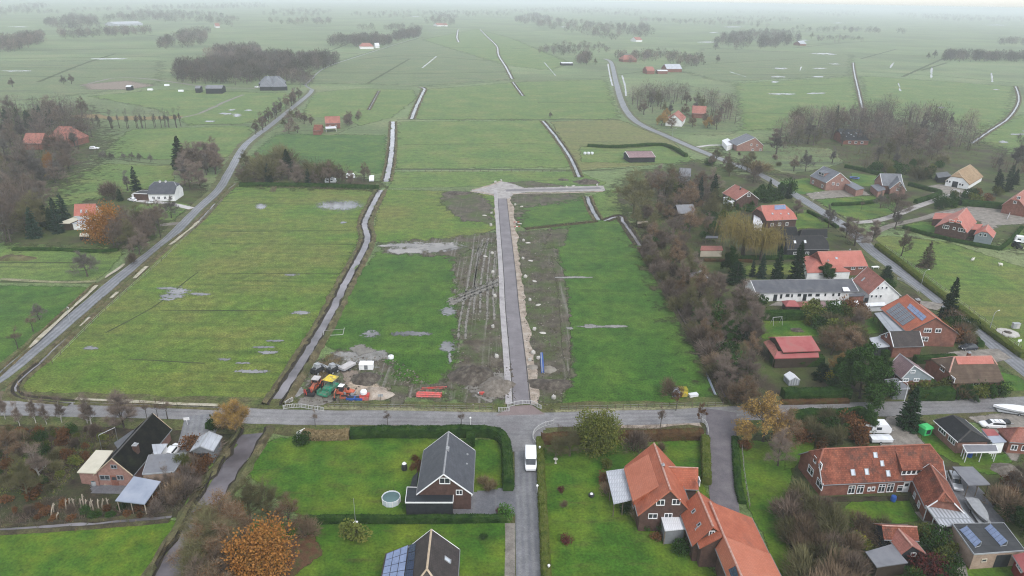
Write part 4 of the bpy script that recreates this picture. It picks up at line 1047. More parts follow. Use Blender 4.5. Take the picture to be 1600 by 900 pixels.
patch('mud', [(500, 560), (540, 548), (600, 556), (620, 590), (690, 600), (690, 622), (560, 625), (470, 632), (475, 600)], 'mud', .056)
patch('mud', [(515, 552), (600, 548), (612, 560), (560, 570)], 'mud_wet', .06)
patch('mud', [(545, 545), (565, 538), (590, 548), (560, 556)], 'mud_track', .06)
patch('mud', [(470, 622), (500, 610), (530, 625), (500, 634), (465, 634)], 'mud_track', .06)
patch('mud', [(455, 615), (470, 605), (478, 612), (462, 622)], 'mud_wet', .062)
patch('sand', [(545, 598), (575, 596), (606, 608), (600, 624), (560, 624), (540, 612)], 'sand', .065)
patch('sand', [(530, 575), (560, 580), (560, 600), (540, 600)], 'sand_dark', .063)
patch('mud', [(610, 602), (640, 604), (632, 632), (612, 636)], 'mud_dark', .063)
patch('mud', [(728, 590), (780, 580), (800, 590), (802, 620), (760, 628), (730, 610)], 'mud_track', .064)

# roads
MAIN = [(-140, 635), (-60, 636), (0, 638), (100, 640), (200, 642), (320, 645), (400, 651), (500, 653), (600, 653), (760, 656), (840, 657), (930, 654), (1020, 652), (1100, 649), (1180, 645), (1300, 641), (1400, 639), (1480, 636), (1600, 631), (1720, 627)]
ribbon('verge', MAIN, 13, 'verge', .062, 4, wob=1.5)
ribbon('main_road', MAIN, 5.5, 'asphalt', .09, 4, wob=.25)
ribbon('road_edge_strip', [(506, 637), (600, 639), (700, 641), (776, 643)], 1.3, 'verge_pale', .085, 4, wob=.3)
ribbon('road_edge_strip', [(868, 643), (960, 640), (1060, 637), (1140, 636)], 1.1, 'verge_pale', .085, 4, wob=.3)
STREET = [(822, 655), (822, 690), (823, 740), (825, 800), (827, 860), (829, 920), (831, 990)]
ribbon('verge', STREET, 6.2, 'verge', .066, 4, wob=.6)
ribbon('street', STREET, (4.6, 4.2), 'asphalt_wet', .098, 4, wob=.15)
patch('street_mouth', [(762, 655), (862, 650), (848, 668), (840, 690), (840, 705), (803, 705), (800, 690), (790, 674)], 'asphalt', .094, cell=.5, edge=.25)
LANE = [(-160, 690), (-60, 628), (0, 590), (48, 552), (100, 508), (150, 465), (200, 423), (262, 374), (310, 326), (342, 296), (360, 266), (384, 226), (420, 198), (455, 170), (482, 148), (488, 140)]
ribbon('verge', LANE, 8.5, 'verge', .06, 4, wob=1.2)
ribbon('lane', LANE, 3.9, 'asphalt_lane', .088, 4, wob=.2)
ribbon('farm_lane', [(488, 140), (478, 134), (482, 128), (510, 105), (560, 88), (610, 72), (655, 58)], 2.0, 'asphalt_lane', .07, 8)
RIGHT = [(1760, 700), (1660, 625), (1600, 577), (1545, 532), (1495, 492), (1445, 452), (1400, 420), (1365, 394), (1340, 370), (1315, 350), (1270, 322), (1240, 303), (1190, 274), (1140, 254), (1090, 234), (1040, 212), (1002, 195), (982, 178), (970, 155), (962, 126), (955, 98), (945, 92)]
ribbon('verge', RIGHT, 9, 'verge', .06, 4, wob=1.2)
ribbon('right_road', RIGHT, (4.8, 5.2), 'asphalt_lane', .088, 4, wob=.2)
for px in ([(950, 100), (953, 118), (957, 134)], [(972, 118), (977, 136), (978, 150)]): ribbon('far_ditch_water', px, 1.8, 'far_water', .07, 6, wob=.6)
ribbon('side_track', [(1352, 380), (1362, 366), (1395, 352), (1440, 342), (1470, 333), (1510, 326)], 3.2, 'gravel_lane', .09, 4)
ribbon('side_track', [(1335, 348), (1370, 345), (1400, 336), (1430, 324), (1465, 312), (1490, 304), (1494, 296)], 3.4, 'concrete_mid', .092, 4)
patch('courtyard', [(1440, 292), (1470, 288), (1520, 300), (1525, 306), (1480, 312), (1460, 303)], 'gravel', .085)
patch('courtyard', [(1460, 335), (1520, 322), (1610, 322), (1640, 345), (1600, 350), (1560, 352), (1540, 366), (1530, 345)], 'gravel', .086)
patch('paved_yard', [(1258, 303), (1340, 292), (1360, 305), (1270, 312)], 'gravel', .086)
ribbon('drive', [(1090, 230), (1110, 227), (1135, 227)], 3.0, 'concrete_pale', .095)
ribbon('drive', [(300, 326), (262, 318), (215, 314)], 3.0, 'concrete_pale', .07)
ribbon('drive', [(150, 440), (138, 440), (90, 441), (0, 436)], 1.6, 'verge_pale', .07)
ribbon('drive', [(290, 348), (270, 350), (250, 352)], 3.5, 'gravel_lane', .07)
ribbon('brick_drive', [(1127, 642), (1127, 665), (1127, 700), (1129, 750), (1133, 800)], (6.2, 4.7), 'paver_grey', .1, 3)
ribbon('farm_drive', [(318, 648), (312, 672), (302, 700), (292, 720)], (7, 6), 'asphalt_wet', .1, 3)
patch('house_drive', [(738, 772), (802, 764), (806, 802), (712, 804), (706, 784)], 'asphalt_wet', .085, cell=.4, edge=.2)
ribbon('tan_path', [(797, 818), (797, 860), (797, 920), (796, 990)], 1.6, 'gravel_lane', .08, 3, wob=.2)
patch('gravel_drive', [(1385, 652), (1425, 650), (1432, 680), (1450, 700), (1440, 720), (1372, 705), (1382, 680)], 'gravel', .085)
patch('gravel_drive', [(1512, 652), (1610, 640), (1640, 660), (1600, 700), (1588, 725), (1560, 700), (1540, 668)], 'gravel', .085)
patch('yard', [(1484, 740), (1510, 745), (1560, 815), (1500, 830), (1470, 800)], 'asphalt_wet', .085)
ribbon('garden_path', [(1440, 800), (1470, 835), (1495, 870), (1503, 905), (1500, 960)], 2.2, 'gravel_lane', .08, 3, wob=.4)
patch('brick_yard', [(1425, 785), (1450, 790), (1480, 830), (1500, 880), (1480, 850), (1440, 812)], 'soil', .07)
patch('brick_terrace', [(1290, 777), (1420, 775), (1420, 783), (1294, 785)], 'soil', .07)
patch('drive', [(1440, 560), (1500, 548), (1560, 545), (1580, 560), (1560, 566), (1440, 568)], 'gravel', .085)
patch('drive', [(1410, 470), (1440, 470), (1475, 475), (1465, 485), (1425, 478)], 'gravel', .085)
patch('yard', [(1240, 462), (1350, 466), (1400, 472), (1400, 478), (1200, 478)], 'gravel', .07)
patch('terrace', [(146, 752), (200, 756), (212, 770), (150, 768)], 'asphalt_wet', .08)
ribbon('mud_lane', [(128, 134), (180, 122), (235, 124), (330, 136), (400, 138)], 4, 'mud_lane', .07, 6, wob=2)
patch('dirt_yard', [(130, 132), (200, 126), (240, 134), (200, 140), (140, 140)], 'sand_dark', .065)
ribbon('stubble_strip', [(120, 180), (200, 185), (285, 183)], 14, 'dry_grass', .05, 6, wob=4)
ribbon('far_lane', [(275, 185), (310, 178), (350, 160), (380, 148)], 3, 'mud_lane', .06, 6, wob=1)
ribbon('front_garden_sand', [(866, 664), (930, 662), (1000, 664), (1092, 660)], 2.6, 'sand_strip', .075, 3, wob=1.0)

# the new street: asphalt, gutters, pavement of pale slabs, strips of sand
NEW = [(783.5, 297), (788, 345), (795.5, 420), (800, 480), (806.5, 540), (811, 585), (815, 632)]
ribbon('sand_strip', NEW, 7.0, 'sand_strip', .072, 2, off=.35, wob=1.0)
ribbon('new_street', NEW, (4.2, 3.4), 'asphalt_new', .1, 3)
ribbon('new_pavement', NEW, 1.35, 'pave_slab', .2, 3, off=-2.75)
profile_strip('kerb', NEW, [(-1.98, .1), (-1.99, .225), (-2.09, .225), (-2.1, .1)], 'kerb', 3)
ribbon('gutter_line', NEW, .22, 'gutter_line', .105, 3, off=-1.84); ribbon('gutter_line', NEW, .25, 'gutter_line', .105, 3, off=1.9)
q = [G(p) for p in [(774, 650), (800, 635), (830, 633), (852, 648)]]
m = MB(); m.face([(v.x, v.y, .104) for v in (q[0], q[3], q[2], q[1])]); tag(m.build('junction_paving', 'paver_red'), kind='structure')
TURN = [(736, 299), (760, 292), (783, 284), (800, 288), (818, 294.5), (880, 292.5), (940, 291), (943, 298), (880, 299.5), (820, 300), (800, 304), (793, 310), (776, 310), (772, 305)]
patch('turning_head', TURN, 'concrete_mid', .1, cell=.6, edge=.3)
ribbon('new_street', [(790, 298), (815, 297.2), (880, 296), (938, 294)], 3.6, 'asphalt_new', .112, 3)
ribbon('sand_strip', [(800, 303.5), (830, 302), (880, 301.5), (942, 299.5)], 1.6, 'sand_strip', .115, 3, wob=.4)
ribbon('sand_strip', [(735, 299), (756, 301), (774, 306)], 1.4, 'sand_strip', .115, 3, wob=.4)
ribbon('sand_strip', [(738, 297), (760, 291.5), (783, 283.5)], 1.4, 'sand_strip', .115, 3, wob=.4)
# ---------------------------------------------------------------- plant kinds
proto('bare', 'bare_tree', 'tree', grow(11, 11, 3.4, 1.9, 10, up=.8, tw=5, twl=1.2, tww=.032), 'bark', 'twig_brown', 11)
proto('mauve', 'bare_tree', 'tree', grow(12, 11, 3.7, 1.3, 11, up=.7, tw=5, twl=1.3, tww=.032), 'bark', 'twig_mauve', 11)
proto('tall', 'bare_tree', 'tree', grow(13, 14, 2.7, 3.5, 10, up=1.15, tw=5, twl=1.4, tww=.034), 'bark', 'twig_grey', 14)
proto('round', 'bare_tree', 'tree', grow(14, 7, 2.7, 1.5, 10, up=.55, tw=5, twl=.9, tww=.028), 'bark', 'twig_grey', 7)
proto('thin', 'bare_tree', 'tree', grow(43, 13, 1.5, 4.5, 7, up=1.2, tw=3, twl=1.2, tww=.034, r0=.014, nb=(4, 4)), 'bark', 'twig_grey', 13)
proto('multi', 'bare_tree', 'tree', grow(15, 10, 3.0, .9, 5, up=1.0, tw=6, twl=1.2, tww=.032, multi=3, nb=(5, 6)), 'bark', 'twig_mauve', 10)
proto('olive', 'bare_tree', 'tree', grow(16, 10, 3.3, 1.6, 10, up=.8, tw=5, twl=1.15, tww=.03), 'bark_green', 'twig_olive', 10)
proto('tan', 'bare_tree', 'tree', grow(17, 10, 3.8, 1.3, 10, up=.6, twl=1.1, tww=.032, leaves=(2, .15, .6, 4)), 'bark', ['twig_tan', 'leaf_rust'], 10)
proto('birch', 'birch_tree', 'tree', grow(18, 8, 1.7, 1.2, 7, up=1.3, tw=4, twl=.9, tww=.022, r0=.013, multi=3, nb=(4, 4)), 'bark_pale', 'twig_mauve', 8)
proto('young', 'young_tree', 'tree', grow(19, 4.5, 1.0, 2.0, 5, up=.9, tw=3, twl=.6, tww=.03, r0=.011, nb=(3, 3), lev=3), 'bark', 'twig_brown', 4.5)
proto('youngleaf', 'young_tree', 'tree', grow(29, 5, 1.5, 1.9, 5, up=.7, tw=3, twl=.6, tww=.03, r0=.012, nb=(4, 4), leaves=(3, .15, .3, 3)), 'bark', ['twig_brown', 'leaf_rust'], 5)
proto('orange', 'oak_tree', 'tree', bush(20, 4.2, 9, 8500, 'leaf', .27, lobes=16), 'bark', 'leaf_orange', 9)
proto('gold', 'willow_tree', 'tree', grow(21, 7, 3.2, 1.4, 9, up=.8, tww=.05, leaves=(8, .12, .9, 8)), 'bark', ['leaf_gold', 'twig_tan'], 7)
proto('rust', 'leafy_tree', 'tree', grow(22, 9, 4.2, 1.5, 9, up=.5, leaves=(6, .22, .8, 3)), 'bark', ['twig_tan', 'leaf_gold'], 9)
proto('leafy', 'leafy_tree', 'tree', bush(23, 4.2, 8, 10000, 'leaf', .25, lobes=16), 'bark', 'leaf_olive', 8)
proto('evergreen', 'evergreen_tree', 'tree', grow(24, 10, 4.2, .8, 10, up=.55, leaves=(16, .3, .9, 0)), 'bark', 'leaf_green', 10)
proto('willow', 'weeping_willow', 'tree', willow(25, 11, 5.2), 'bark', 'leaf_willow', 11)
proto('pine', 'conifer', 'tree', conifer(26, 12, 3.0, 24, 15, shag=1.25), 'bark', 'needle', 12)
proto('spruce', 'conifer', 'tree', conifer(27, 12, 2.6, 22, 13, gap=.05, shag=1.2), 'bark', 'needle_blue', 12)
proto('cypress', 'conifer', 'tree', conifer(28, 7, 1.5, 18, 16, tip=.3, shag=.9), 'bark', 'needle', 7)
proto('larch', 'conifer', 'tree', conifer(30, 9, 2.8, 20, 13, gap=.1), 'bark', 'needle_brown', 9)
proto('twigbush', 'shrub', 'shrub', bush(31, 1.5, 2.2, 1000, 'twig', .8), 'bark', 'twig_brown', 2.2)
proto('mauvebush', 'shrub', 'shrub', bush(32, 1.6, 2.4, 1000, 'twig', .9), 'bark', 'twig_mauve', 2.4)
proto('tanbush', 'shrub', 'shrub', bush(33, 1.5, 2.0, 900, 'twig', .8), 'bark', 'twig_tan', 2.0)
proto('olivebush', 'shrub', 'shrub', bush(34, 1.6, 2.2, 1100, 'twig', .8), 'bark_green', 'twig_olive', 2.2)
proto('greenbush', 'shrub', 'shrub', bush(35, 1.4, 2.0, 900, 'leaf', .2), 'bark', 'leaf_green', 2.0)
proto('leafbush', 'shrub', 'shrub', bush(36, 1.4, 1.9, 800, 'leaf', .2), 'bark', 'leaf_olive', 1.9)
proto('rustbush', 'shrub', 'shrub', bush(37, 1.3, 1.8, 700, 'leaf', .18), 'bark', 'leaf_rust', 1.8)
proto('redbush', 'shrub', 'shrub', bush(38, 1.1, 1.5, 600, 'leaf', .16), 'bark', 'leaf_red', 1.5)
proto('yellowbush', 'shrub', 'shrub', bush(39, 1.1, 1.5, 500, 'leaf', .18), 'bark', 'leaf_yellow', 1.5)
proto('brightbush', 'shrub', 'shrub', bush(40, 1.1, 1.6, 600, 'leaf', .17), 'bark', 'leaf_bright', 1.6)
proto('drygrass', 'grass_clump', 'plant', bush(41, 1.0, 1.2, 500, 'twig', .9, stems=False), 'bark', 'dry_grass', 1.2)

# ---------------------------------------------------------------- houses
GR = dict(frame='white_paint')
# grey house with the pool
h = House('house', 'brick house with a slate grey gable roof beside the round pool', 'house', (701, 674), (693, 741), 7.4, 3.3, (739, 765), (652, 765), 'tile_slate', 'brick_dark', ridge='ridge_grey', barge='white_paint')
h.win('B', [(695, 751, 1.8, 1.2), (717.5, 769, 1.1, 1.0)]); h.row('L', (.2, .45, .75), 1.5, 1.3, 1.3); h.row('R', (.3, .7), 1.5, 1.3, 1.3); h.row('A', (.3, .7), 1.5, 1.3, 1.3); h.door_row('L', .6)
h.chimney(699.5, 702, w=.5, h=.7, mat='zinc'); h.sky(1, [(730, 710, .35, .3), (729, 725, .3, .25)], 'zinc')
flat_roof('', '', '', [(636, 761), (709, 763), (708, 785), (633, 785)], 3.0, 'bitumen_black', 'planks_dark', inset=.12, parent=h.root, rim='white_paint', part='garage_roof', wpart='garage_wall', sides=(0, 1, 2, 3))
flat_roof('', '', '', [(645, 745), (653, 737), (651, 761), (640, 763)], 2.4, 'planks_dark', None, parent=h.root, part='pergola_roof', posts='dark_metal')
# house with solar roof at the bottom edge
h = House('house', 'dark roofed house with solar panels and a pale ridge at the lower edge', 'house', (674, 827), (667, 889), 7.4, 3.6, (718, 858), (632, 868), 'tile_dark', 'brick_dark', ridge='ridge_tan', barge='white_paint', hip=(0, 2.0), zh=(None, 5.2))
h.sky(1, [(699, 875, .8, 1.2)])
r_ = flat_roof('', '', '', [(639, 851), (602, 865), (590, 925), (630, 925)], [4.1, 3.3, 3.3, 4.1], 'tile_dark', 'brick_dark', parent=h.root, part='annex_roof', wpart='annex_wall')
P = [G(p, z) + Vector((0, 0, .12)) for p, z in [((638, 852), 4.1), ((604, 866), 3.35), ((593, 920), 3.35), ((629, 920), 4.1)]]
panel_grid(r_, P, 3, 5, Vector((0, 0, 1)), 'solar')
h.solar(-1, [(651, 848), (640, 852), (632, 905), (646, 905)], 1, 4, 'solar_dark')
h.row('L', (.3, .7), 1.5, 1.2, 1.3)
# big orange house
h = House('house', 'large orange tiled house with a white canopy and a raised roof panel', 'house', (1022, 692), (1048, 766), 8.4, 3.6, (1079, 790), (976, 729), 'tile_orange', 'brick_dark', barge='tile_orange_new', heR=3.4)
h.win('B', [(1032, 785, 1.35, 1.1), (1056.5, 784, 1.35, 1.1), (1020, 806, 1.5, 1.0), (1044, 806, 1.3, 1.1)]); h.row('R', (.3, .6), 1.5, 1.4, 1.4); h.row('A', (.3, .7), 1.5, 1.4, 1.4)
h.dormer(-1, .12, .80, 1.2, 5.0, .95, 'tile_orange_new', 'tile_orange')
w_ = House('', '', '', (1036, 729), (1091, 731), 6.2, 3.2, 3.6, (1091, 765), 'tile_orange', 'brick_dark', parent=h, part='wing', ridge='ridge_tile')
w_.win('B', [(1092, 752, 1.2, 1.2)])
h.chimney(1036, 728, w=.4, h=.5, mat='brick_dark')
flat_roof('', '', '', [(947, 736), (975, 732), (989.5, 780), (959, 787)], [2.9, 3.3, 3.3, 2.9], 'corr_light', None, parent=h.root, part='terrace_roof', posts='timber', npost=3)
flat_roof('', '', '', [(1031, 801), (1061, 797), (1071, 826), (1039, 829)], 2.9, 'corr_white', 'planks_grey', parent=h.root, part='porch_roof', wpart='porch_wall', sides=(2, 3, 0), inset=.15)
# second orange building behind it
h2 = House('house', 'orange tiled house with two rooflights and a long tiled barn wing', 'house', (1091, 768), (1114.5, 823), 6.9, 3.3, 4.6, (1061, 798), 'tile_orange', 'brick_dark', barge='tile_orange')
h2.win('B', [(1112, 834, .9, 1.2)]); h2.sky(-1, [(1084, 799, .6, .8), (1092.5, 820, .6, .8)], 'glass'); h2.chimney(1088, 829, z=4.3, w=.35, h=.5, mat='tile_orange')
b1 = House('', '', '', (1109, 783), (1131.5, 837), 6.3, 3.0, (1182, 824), 3.4, 'tile_orange', 'brick_dark', parent=h2, part='barn', barge=None, heR=3.9)
b2 = House('', '', '', (1131.5, 837), (1161, 905), 6.38, 2.9, (1222, 903), (1139, 903), 'tile_orange_new', 'brick_dark', parent=h2, part='barn_end', barge='tile_orange', heR=4.0)
b2.solar(-1, [(1150, 884), (1139, 890), (1143, 901), (1155, 900)], 2, 2, 'solar_dark')
# long old farmhouse
h = House('farmhouse', 'long old farmhouse with mottled red roof, white windows and a front wing', 'house', (1287, 701), (1453, 694), 7.6, 2.75, 5.2, (1294, 757), 'tile_old', 'brick_red', ridge='ridge_old', hip=(1.3, 1.9), zh=(5.6, 5.2), barge='zinc')
h.win('R', [(1330, 766, 1.3, 1.75, 1), (1343.5, 766, 1.3, 1.75, 1), (1357.7, 764, .6, .9, 0), (1364.3, 763.5, .6, .9, 0), (1377, 764, 1.3, 1.8), (1390.5, 763, 1.3, 1.8), (1405.5, 765, 1.1, 1.3, 0)], trans=1)
h.door('R', 1413.5, 767.5, 1.15, 2.2)
h.win('A', [(1274, 718, .9, 1.3, 0), (1282.5, 728, .8, 1.3, 0), (1267, 735, 1.9, 1.5), (1281, 756, 2.0, 1.5)], trans=1)
h.sky(-1, [(1367.5, 711, .75, 1.0), (1332.5, 738, .8, 1.1), (1354, 737, .75, 1.1), (1387.5, 739.5, .75, 1.1), (1378, 724, .7, 1.0)])
h.dormer(-1, .665, .86, .5, 3.1, 1.25, 'tile_old', 'brick_red', wins=4, mull=0)
f = House('', '', '', (1453, 724), (1476, 768), 5.9, 2.75, (1499, 786), (1444, 789), 'tile_old', 'brick_red', parent=h, part='wing', ridge='ridge_old', hip=(0, .9), zh=(None, 4.6), barge='white_paint')
f.win('R', [(1428, 778, 1.0, 1.1), (1436, 788, 1.0, 1.1)], trans=1)
flat_roof('', '', '', [(1446, 790), (1497, 787), (1523, 817), (1470, 823)], [3.0, 3.0, 2.7, 2.7], 'glass_roof', None, parent=h.root, part='carport_roof', posts='white_paint', npost=3, rim='zinc')
# garage with two panel racks
g = flat_roof('garage', 'tan brick garage with flat black roof carrying two solar racks', 'garage', [(1488, 818), (1569, 817), (1602, 860), (1522, 866)], 3.1, 'bitumen', 'brick_tan', inset=.1, rim='zinc', wins=())
for q4 in ([(1499, 827.5), (1511, 821), (1534, 846), (1523.5, 855)], [(1538, 825), (1548, 818), (1575, 845), (1563.5, 853)]):
 zz = (3.2, 4.0, 4.0, 3.2); PP = [G(p, z) for p, z in zip(q4, zz)]
 rack = MB()
 for a, b in ((PP[1], PP[0]), (PP[2], PP[3])): rack.tube((a.x, a.y, 3.12), a, .05); rack.tube((a.x, a.y, 3.16), (b.x, b.y, 3.16), .05)
 rk = rack.build('panel_rack', 'zinc', g); nn = (PP[1] - PP[0]).cross(PP[3] - PP[0]).normalized(); nn = nn if nn.z > 0 else -nn
 panel_grid(rk, [PP[0], PP[3], PP[2], PP[1]], 5, 1, nn, 'solar')
qq = g['_q']; Q = [Vector(qq[3 * k:3 * k + 3]) for k in range(4)]
low = sorted(range(4), key=lambda k: Q[k].y)
a, b = Q[low[0]], Q[low[1]]; a, b = (a, b) if a.x < b.x else (b, a); ux = Vector((b.x - a.x, b.y - a.y, 0)).normalized(); nr = ux.cross(Vector((0, 0, 1)))
win_parts(g, Vector((a.x, a.y, 0)) + ux * 2.0 + Vector((0, 0, 1.7)), ux, Vector((0, 0, 1)), nr, .9, .6, 0, frame='cream_wall')
mm = MB(); c0 = Vector((a.x, a.y, 0)) + ux * 3.9 + nr * .03; c1 = Vector((a.x, a.y, 0)) + ux * 6.4 + nr * .03
mm.face([c0, c1, c1 + Vector((0, 0, 2.5)), c0 + Vector((0, 0, 2.5))]); mm.build('garage_door', 'planks_dark', g)
# red wooden shed at the lower right edge
h = House('shed', 'red wooden shed with pinkish roof and white window at the right edge', 'shed', (1605, 862), (1622, 888), 3.8, 2.8, 2.2, (1583, 868), 'corr_red', 'planks_red', ridge='ridge_tile')
h.win('R', [(1594, 885, 1.7, 1.1, 2)], trans=1)
# sheds in front of the farmhouse garden
h = House('shed', 'small brick shed with two crossing red tiled roofs', 'shed', (1378, 821), (1433, 823), 4.2, 2.7, 2.2, (1441, 845), 'tile_old', 'planks_dark', ridge='ridge_tile', th=.15)
f = House('', '', '', (1404, 826), (1426, 853), 4.1, 2.5, (1443, 860), (1408, 866), 'tile_oldpink', 'planks_dark', parent=h, part='front', ridge='ridge_tile', th=.15)
f.win('B', [(1427, 866, .9, .7)])
flat_roof('shed', 'low dark grey felt roofed shed beside the small tiled shed', 'shed', [(1352, 862), (1393, 850), (1419, 879), (1370, 886)], 2.5, 'corr_grey', 'planks_brown')
# bungalow on the right
h = House('bungalow', 'brick bungalow with a low black roof and a grey front porch', 'house', (1489, 648.5), (1517, 672), 4.8, 2.9, (1552, 692), (1500, 693), 'tile_black', 'brick_pink', ridge='ridge_dark', hip=(1.2, 1.0), gutter='white_paint')
h.win('R', [(1473, 673, 2.2, 1.2, 2), (1487.5, 687.5, 2.0, 1.2, 2)], trans=1)
flat_roof('', '', '', [(1504, 695), (1556, 695), (1560, 706), (1510, 707)], [2.6, 2.6, 2.35, 2.35], 'corr_grey', None, parent=h.root, part='porch_roof', posts='white_paint', npost=3, rim='white_paint')
fr_ = flat_roof('', '', '', [(1533, 670), (1553, 671), (1573, 690), (1551, 692)], 2.8, 'corr_blue', 'white_wall', parent=h.root, part='annex_roof', wpart='annex_wall')
flat_roof('', '', '', [(1534, 669.5), (1553, 670.5), (1562, 680), (1543, 681)], 2.86, 'corr_red', None, th=.04, parent=h.root, part='annex_red_roof', posts=None)
qq = h.root.get('_q'); Q = [Vector(qq[3 * k:3 * k + 3]) for k in range(4)]; low = sorted(Q, key=lambda v: v.y)[:2]; a, b = sorted(low, key=lambda v: v.x); ux = Vector((b.x - a.x, b.y - a.y, 0)).normalized(); nr = ux.cross(Vector((0, 0, 1)))
for t in (.25, .7): win_parts(h.root, Vector((a.x, a.y, 1.6)).lerp(Vector((b.x, b.y, 1.6)), t), ux, Vector((0, 0, 1)), nr, .9, 1.1, 1)
flat_roof('carport', 'grey sheet roofed carport on posts beyond the farmhouse', 'carport', [(1488, 729), (1520, 729), (1548, 757), (1513, 758)], 2.7, 'corr_grey', None, posts='timber', npost=3)
h = House('brick_house', 'brown tiled house cut by the right edge beside the parked white car', 'house', (1592, 668), (1650, 672), 5.5, 2.8, 3.5, (1586, 690), 'tile_oldpink', 'brick_red', hip=(1.5, 0), ridge='ridge_old')
h.row('R', (.15, .4), 1.4, 1.2, 1.2)
# farm on the left
h = House('farmhouse', 'old farmhouse with big black moss-darkened roof and pink brick gable', 'house', (238.5, 645.5), (174, 716.5), 5.9, 2.4, (209, 742), 3.9, 'thatch_dark', 'brick_pink', ridge='ridge_dark', barge='ridge_tan')
h.win('B', [(178, 729, 1.1, .8, 1), (164, 746, 1.8, 1.0, 1), (188, 746, 1.2, 1.0, 1)], frame='ridge_grey'); h.door('B', 178.5, 748, 1.2, 2.1, 'brick_red')
h.row('A', (.3, .7), 1.4, 1.2, 1.2); h.chimney(212, 699, z=4.9, w=.8, h=1.5, mat='brick_dark')
flat_roof('', '', '', [(120, 738), (150, 703), (177, 704), (150, 739)], [2.6, 2.8, 3.2, 3.0], 'corr_cream', 'brick_pink', parent=h.root, part='stable_roof', wpart='stable_wall')
flat_roof('', '', '', [(178, 692), (207, 672), (214, 674), (186, 704)], [2.8, 2.8, 3.8, 3.8], 'corr_dark', 'brick_pink', parent=h.root, part='rear_roof', wpart='rear_wall')
flat_roof('', '', '', [(237, 694), (262, 693), (251, 709), (240, 709)], [3.2, 2.8, 2.8, 3.2], 'corr_light', 'white_wall', parent=h.root, part='porch_roof', wpart='porch_wall')
flat_roof('', '', '', [(232, 711), (291, 707.5), (272, 737), (222, 741)], 3.1, 'corr_grey', 'brick_tan', parent=h.root, part='annex_roof', wpart='annex_wall', rim='zinc', inset=.1)
flat_roof('', '', '', [(209, 744), (251, 752), (226, 787.5), (180, 782)], [3.0, 3.0, 2.6, 2.6], 'corr_blue', None, parent=h.root, part='carport_roof', posts='timber_pale', npost=3)
h = House('shed', 'wooden shed with grey sheet roof beside the canal and the farm drive', 'shed', (327, 674), (312, 697), 4.0, 2.9, (333, 705), (297, 704), 'corr_light', 'planks_grey', ridge='zinc', barge='zinc', gutter=None)
h.door_row('B', .5, 2.2, 2.2, 'planks_dark')
# white barn, white gabled house, red roofed neighbour
h = House('long_barn', 'long low white barn with dark corrugated roof and small black windows', 'barn', (1172.5, 438), (1331, 436), 4.9, 2.9, 4.0, (1186, 457.5), 'corr_dark', 'white_wall', ridge='ridge_grey', barge='white_paint')
h.win('R', [(1190.5, 461.5, .9, .7, 0), (1220.5, 463, .6, 1.3, 0), (1230.5, 461.5, 1.1, .8), (1237.5, 462, .5, .9, 0), (1249, 461, 1.0, .8), (1265.5, 461, 1.1, .8), (1277.5, 461, 1.2, .8), (1289.5, 460.5, .5, .8, 0), (1302, 460.5, .6, .8, 0), (1311, 460, .6, .9, 0)], frame='dark_metal')
h.door('R', 1211.5, 463.5, 1.1, 2.1, 'planks_dark'); h.door('R', 1257.5, 463, 1.1, 2.1, 'planks_dark')
flat_roof('', '', '', [(1316, 448.5), (1325, 448.5), (1329, 455), (1318, 455)], [3.9, 3.9, 3.2, 3.2], 'corr_white', None, th=.05, parent=h.root, part='roof_sheet', posts=None)
h = House('house', 'white gabled house with red tiled roof at the end of the long white barn', 'house', (1355, 416.5), (1382.5, 438.5), 7.6, 3.1, (1402, 457), (1353, 456.5), 'tile_oldpink', 'white_wall', ridge='ridge_old', barge='white_paint')
h.win('B', [(1372, 450, .7, .8, 0), (1378.5, 449.7, .6, .8, 0), (1385, 449.5, .7, .8, 0), (1362, 463, .7, .9, 0), (1369, 463, .7, .9, 0), (1376, 463, .7, .9, 0)]); h.door('B', 1354.5, 465, .9, 2.0, 'planks_dark'); h.sky(-1, [(1349, 436.5, .6, 1.4), (1332, 435, .5, .6)])
flat_roof('', '', '', [(1326, 459), (1351, 457), (1352, 462), (1327, 463)], [3.2, 3.2, 2.9, 2.9], 'corr_dark', 'brick_red', parent=h.root, part='annex_roof', wpart='annex_wall')
h = House('house', 'wide salmon roofed house behind the long white barn', 'house', (1277, 393), (1345.5, 391.5), 6.6, 3.2, 4.5, (1352, 416), 'tile_pink', 'brick_red', ridge='ridge_tile')
h.win('R', [(1333, 419, 1.4, .9), (1345, 418, 1.4, .9)]); h.sky(-1, [(1307, 403.5, .8, .8)]); h.chimney(1328, 391.5, w=.4, h=.6, mat='dark_metal'); h.chimney(1293.5, 409, z=4.2, w=.5, h=.9, mat='brick_dark')
flat_roof('', '', '', [(1255, 400), (1282, 399), (1330, 424), (1261, 426)], [3.0, 4.6, 3.0, 2.7], 'tile_pink', 'white_wall', parent=h.root, part='low_roof', wpart='low_wall')
for i, (q4, mt, lab) in enumerate([([(1223, 478), (1238, 469), (1251, 473), (1246, 480)], 'corr_red', 'tiny pink roofed hut in the row before the white barn'), ([(1247, 480), (1261, 471), (1272, 476), (1268, 482)], 'tile_oldpink', 'tiny brown roofed hut in the row before the white barn'), ([(1270, 480), (1284, 471), (1297, 474), (1288, 481)], 'tile_mauve', 'tiny mauve roofed hut in the row before the white barn')]):
 a_, b_ = q4[1], ((q4[0][0] + q4[3][0]) / 2 + 6, q4[2][1] - 1)
 House('garden_hut', lab, 'hut', (q4[1][0] - 5, q4[1][1]), (q4[1][0] + 4, q4[1][1] + .3), 3.4, 2.2, 2.2, (q4[3][0], q4[3][1] - 1), mt, 'planks_brown', ridge=None, gutter=None, hip=(1.2, 1.2))
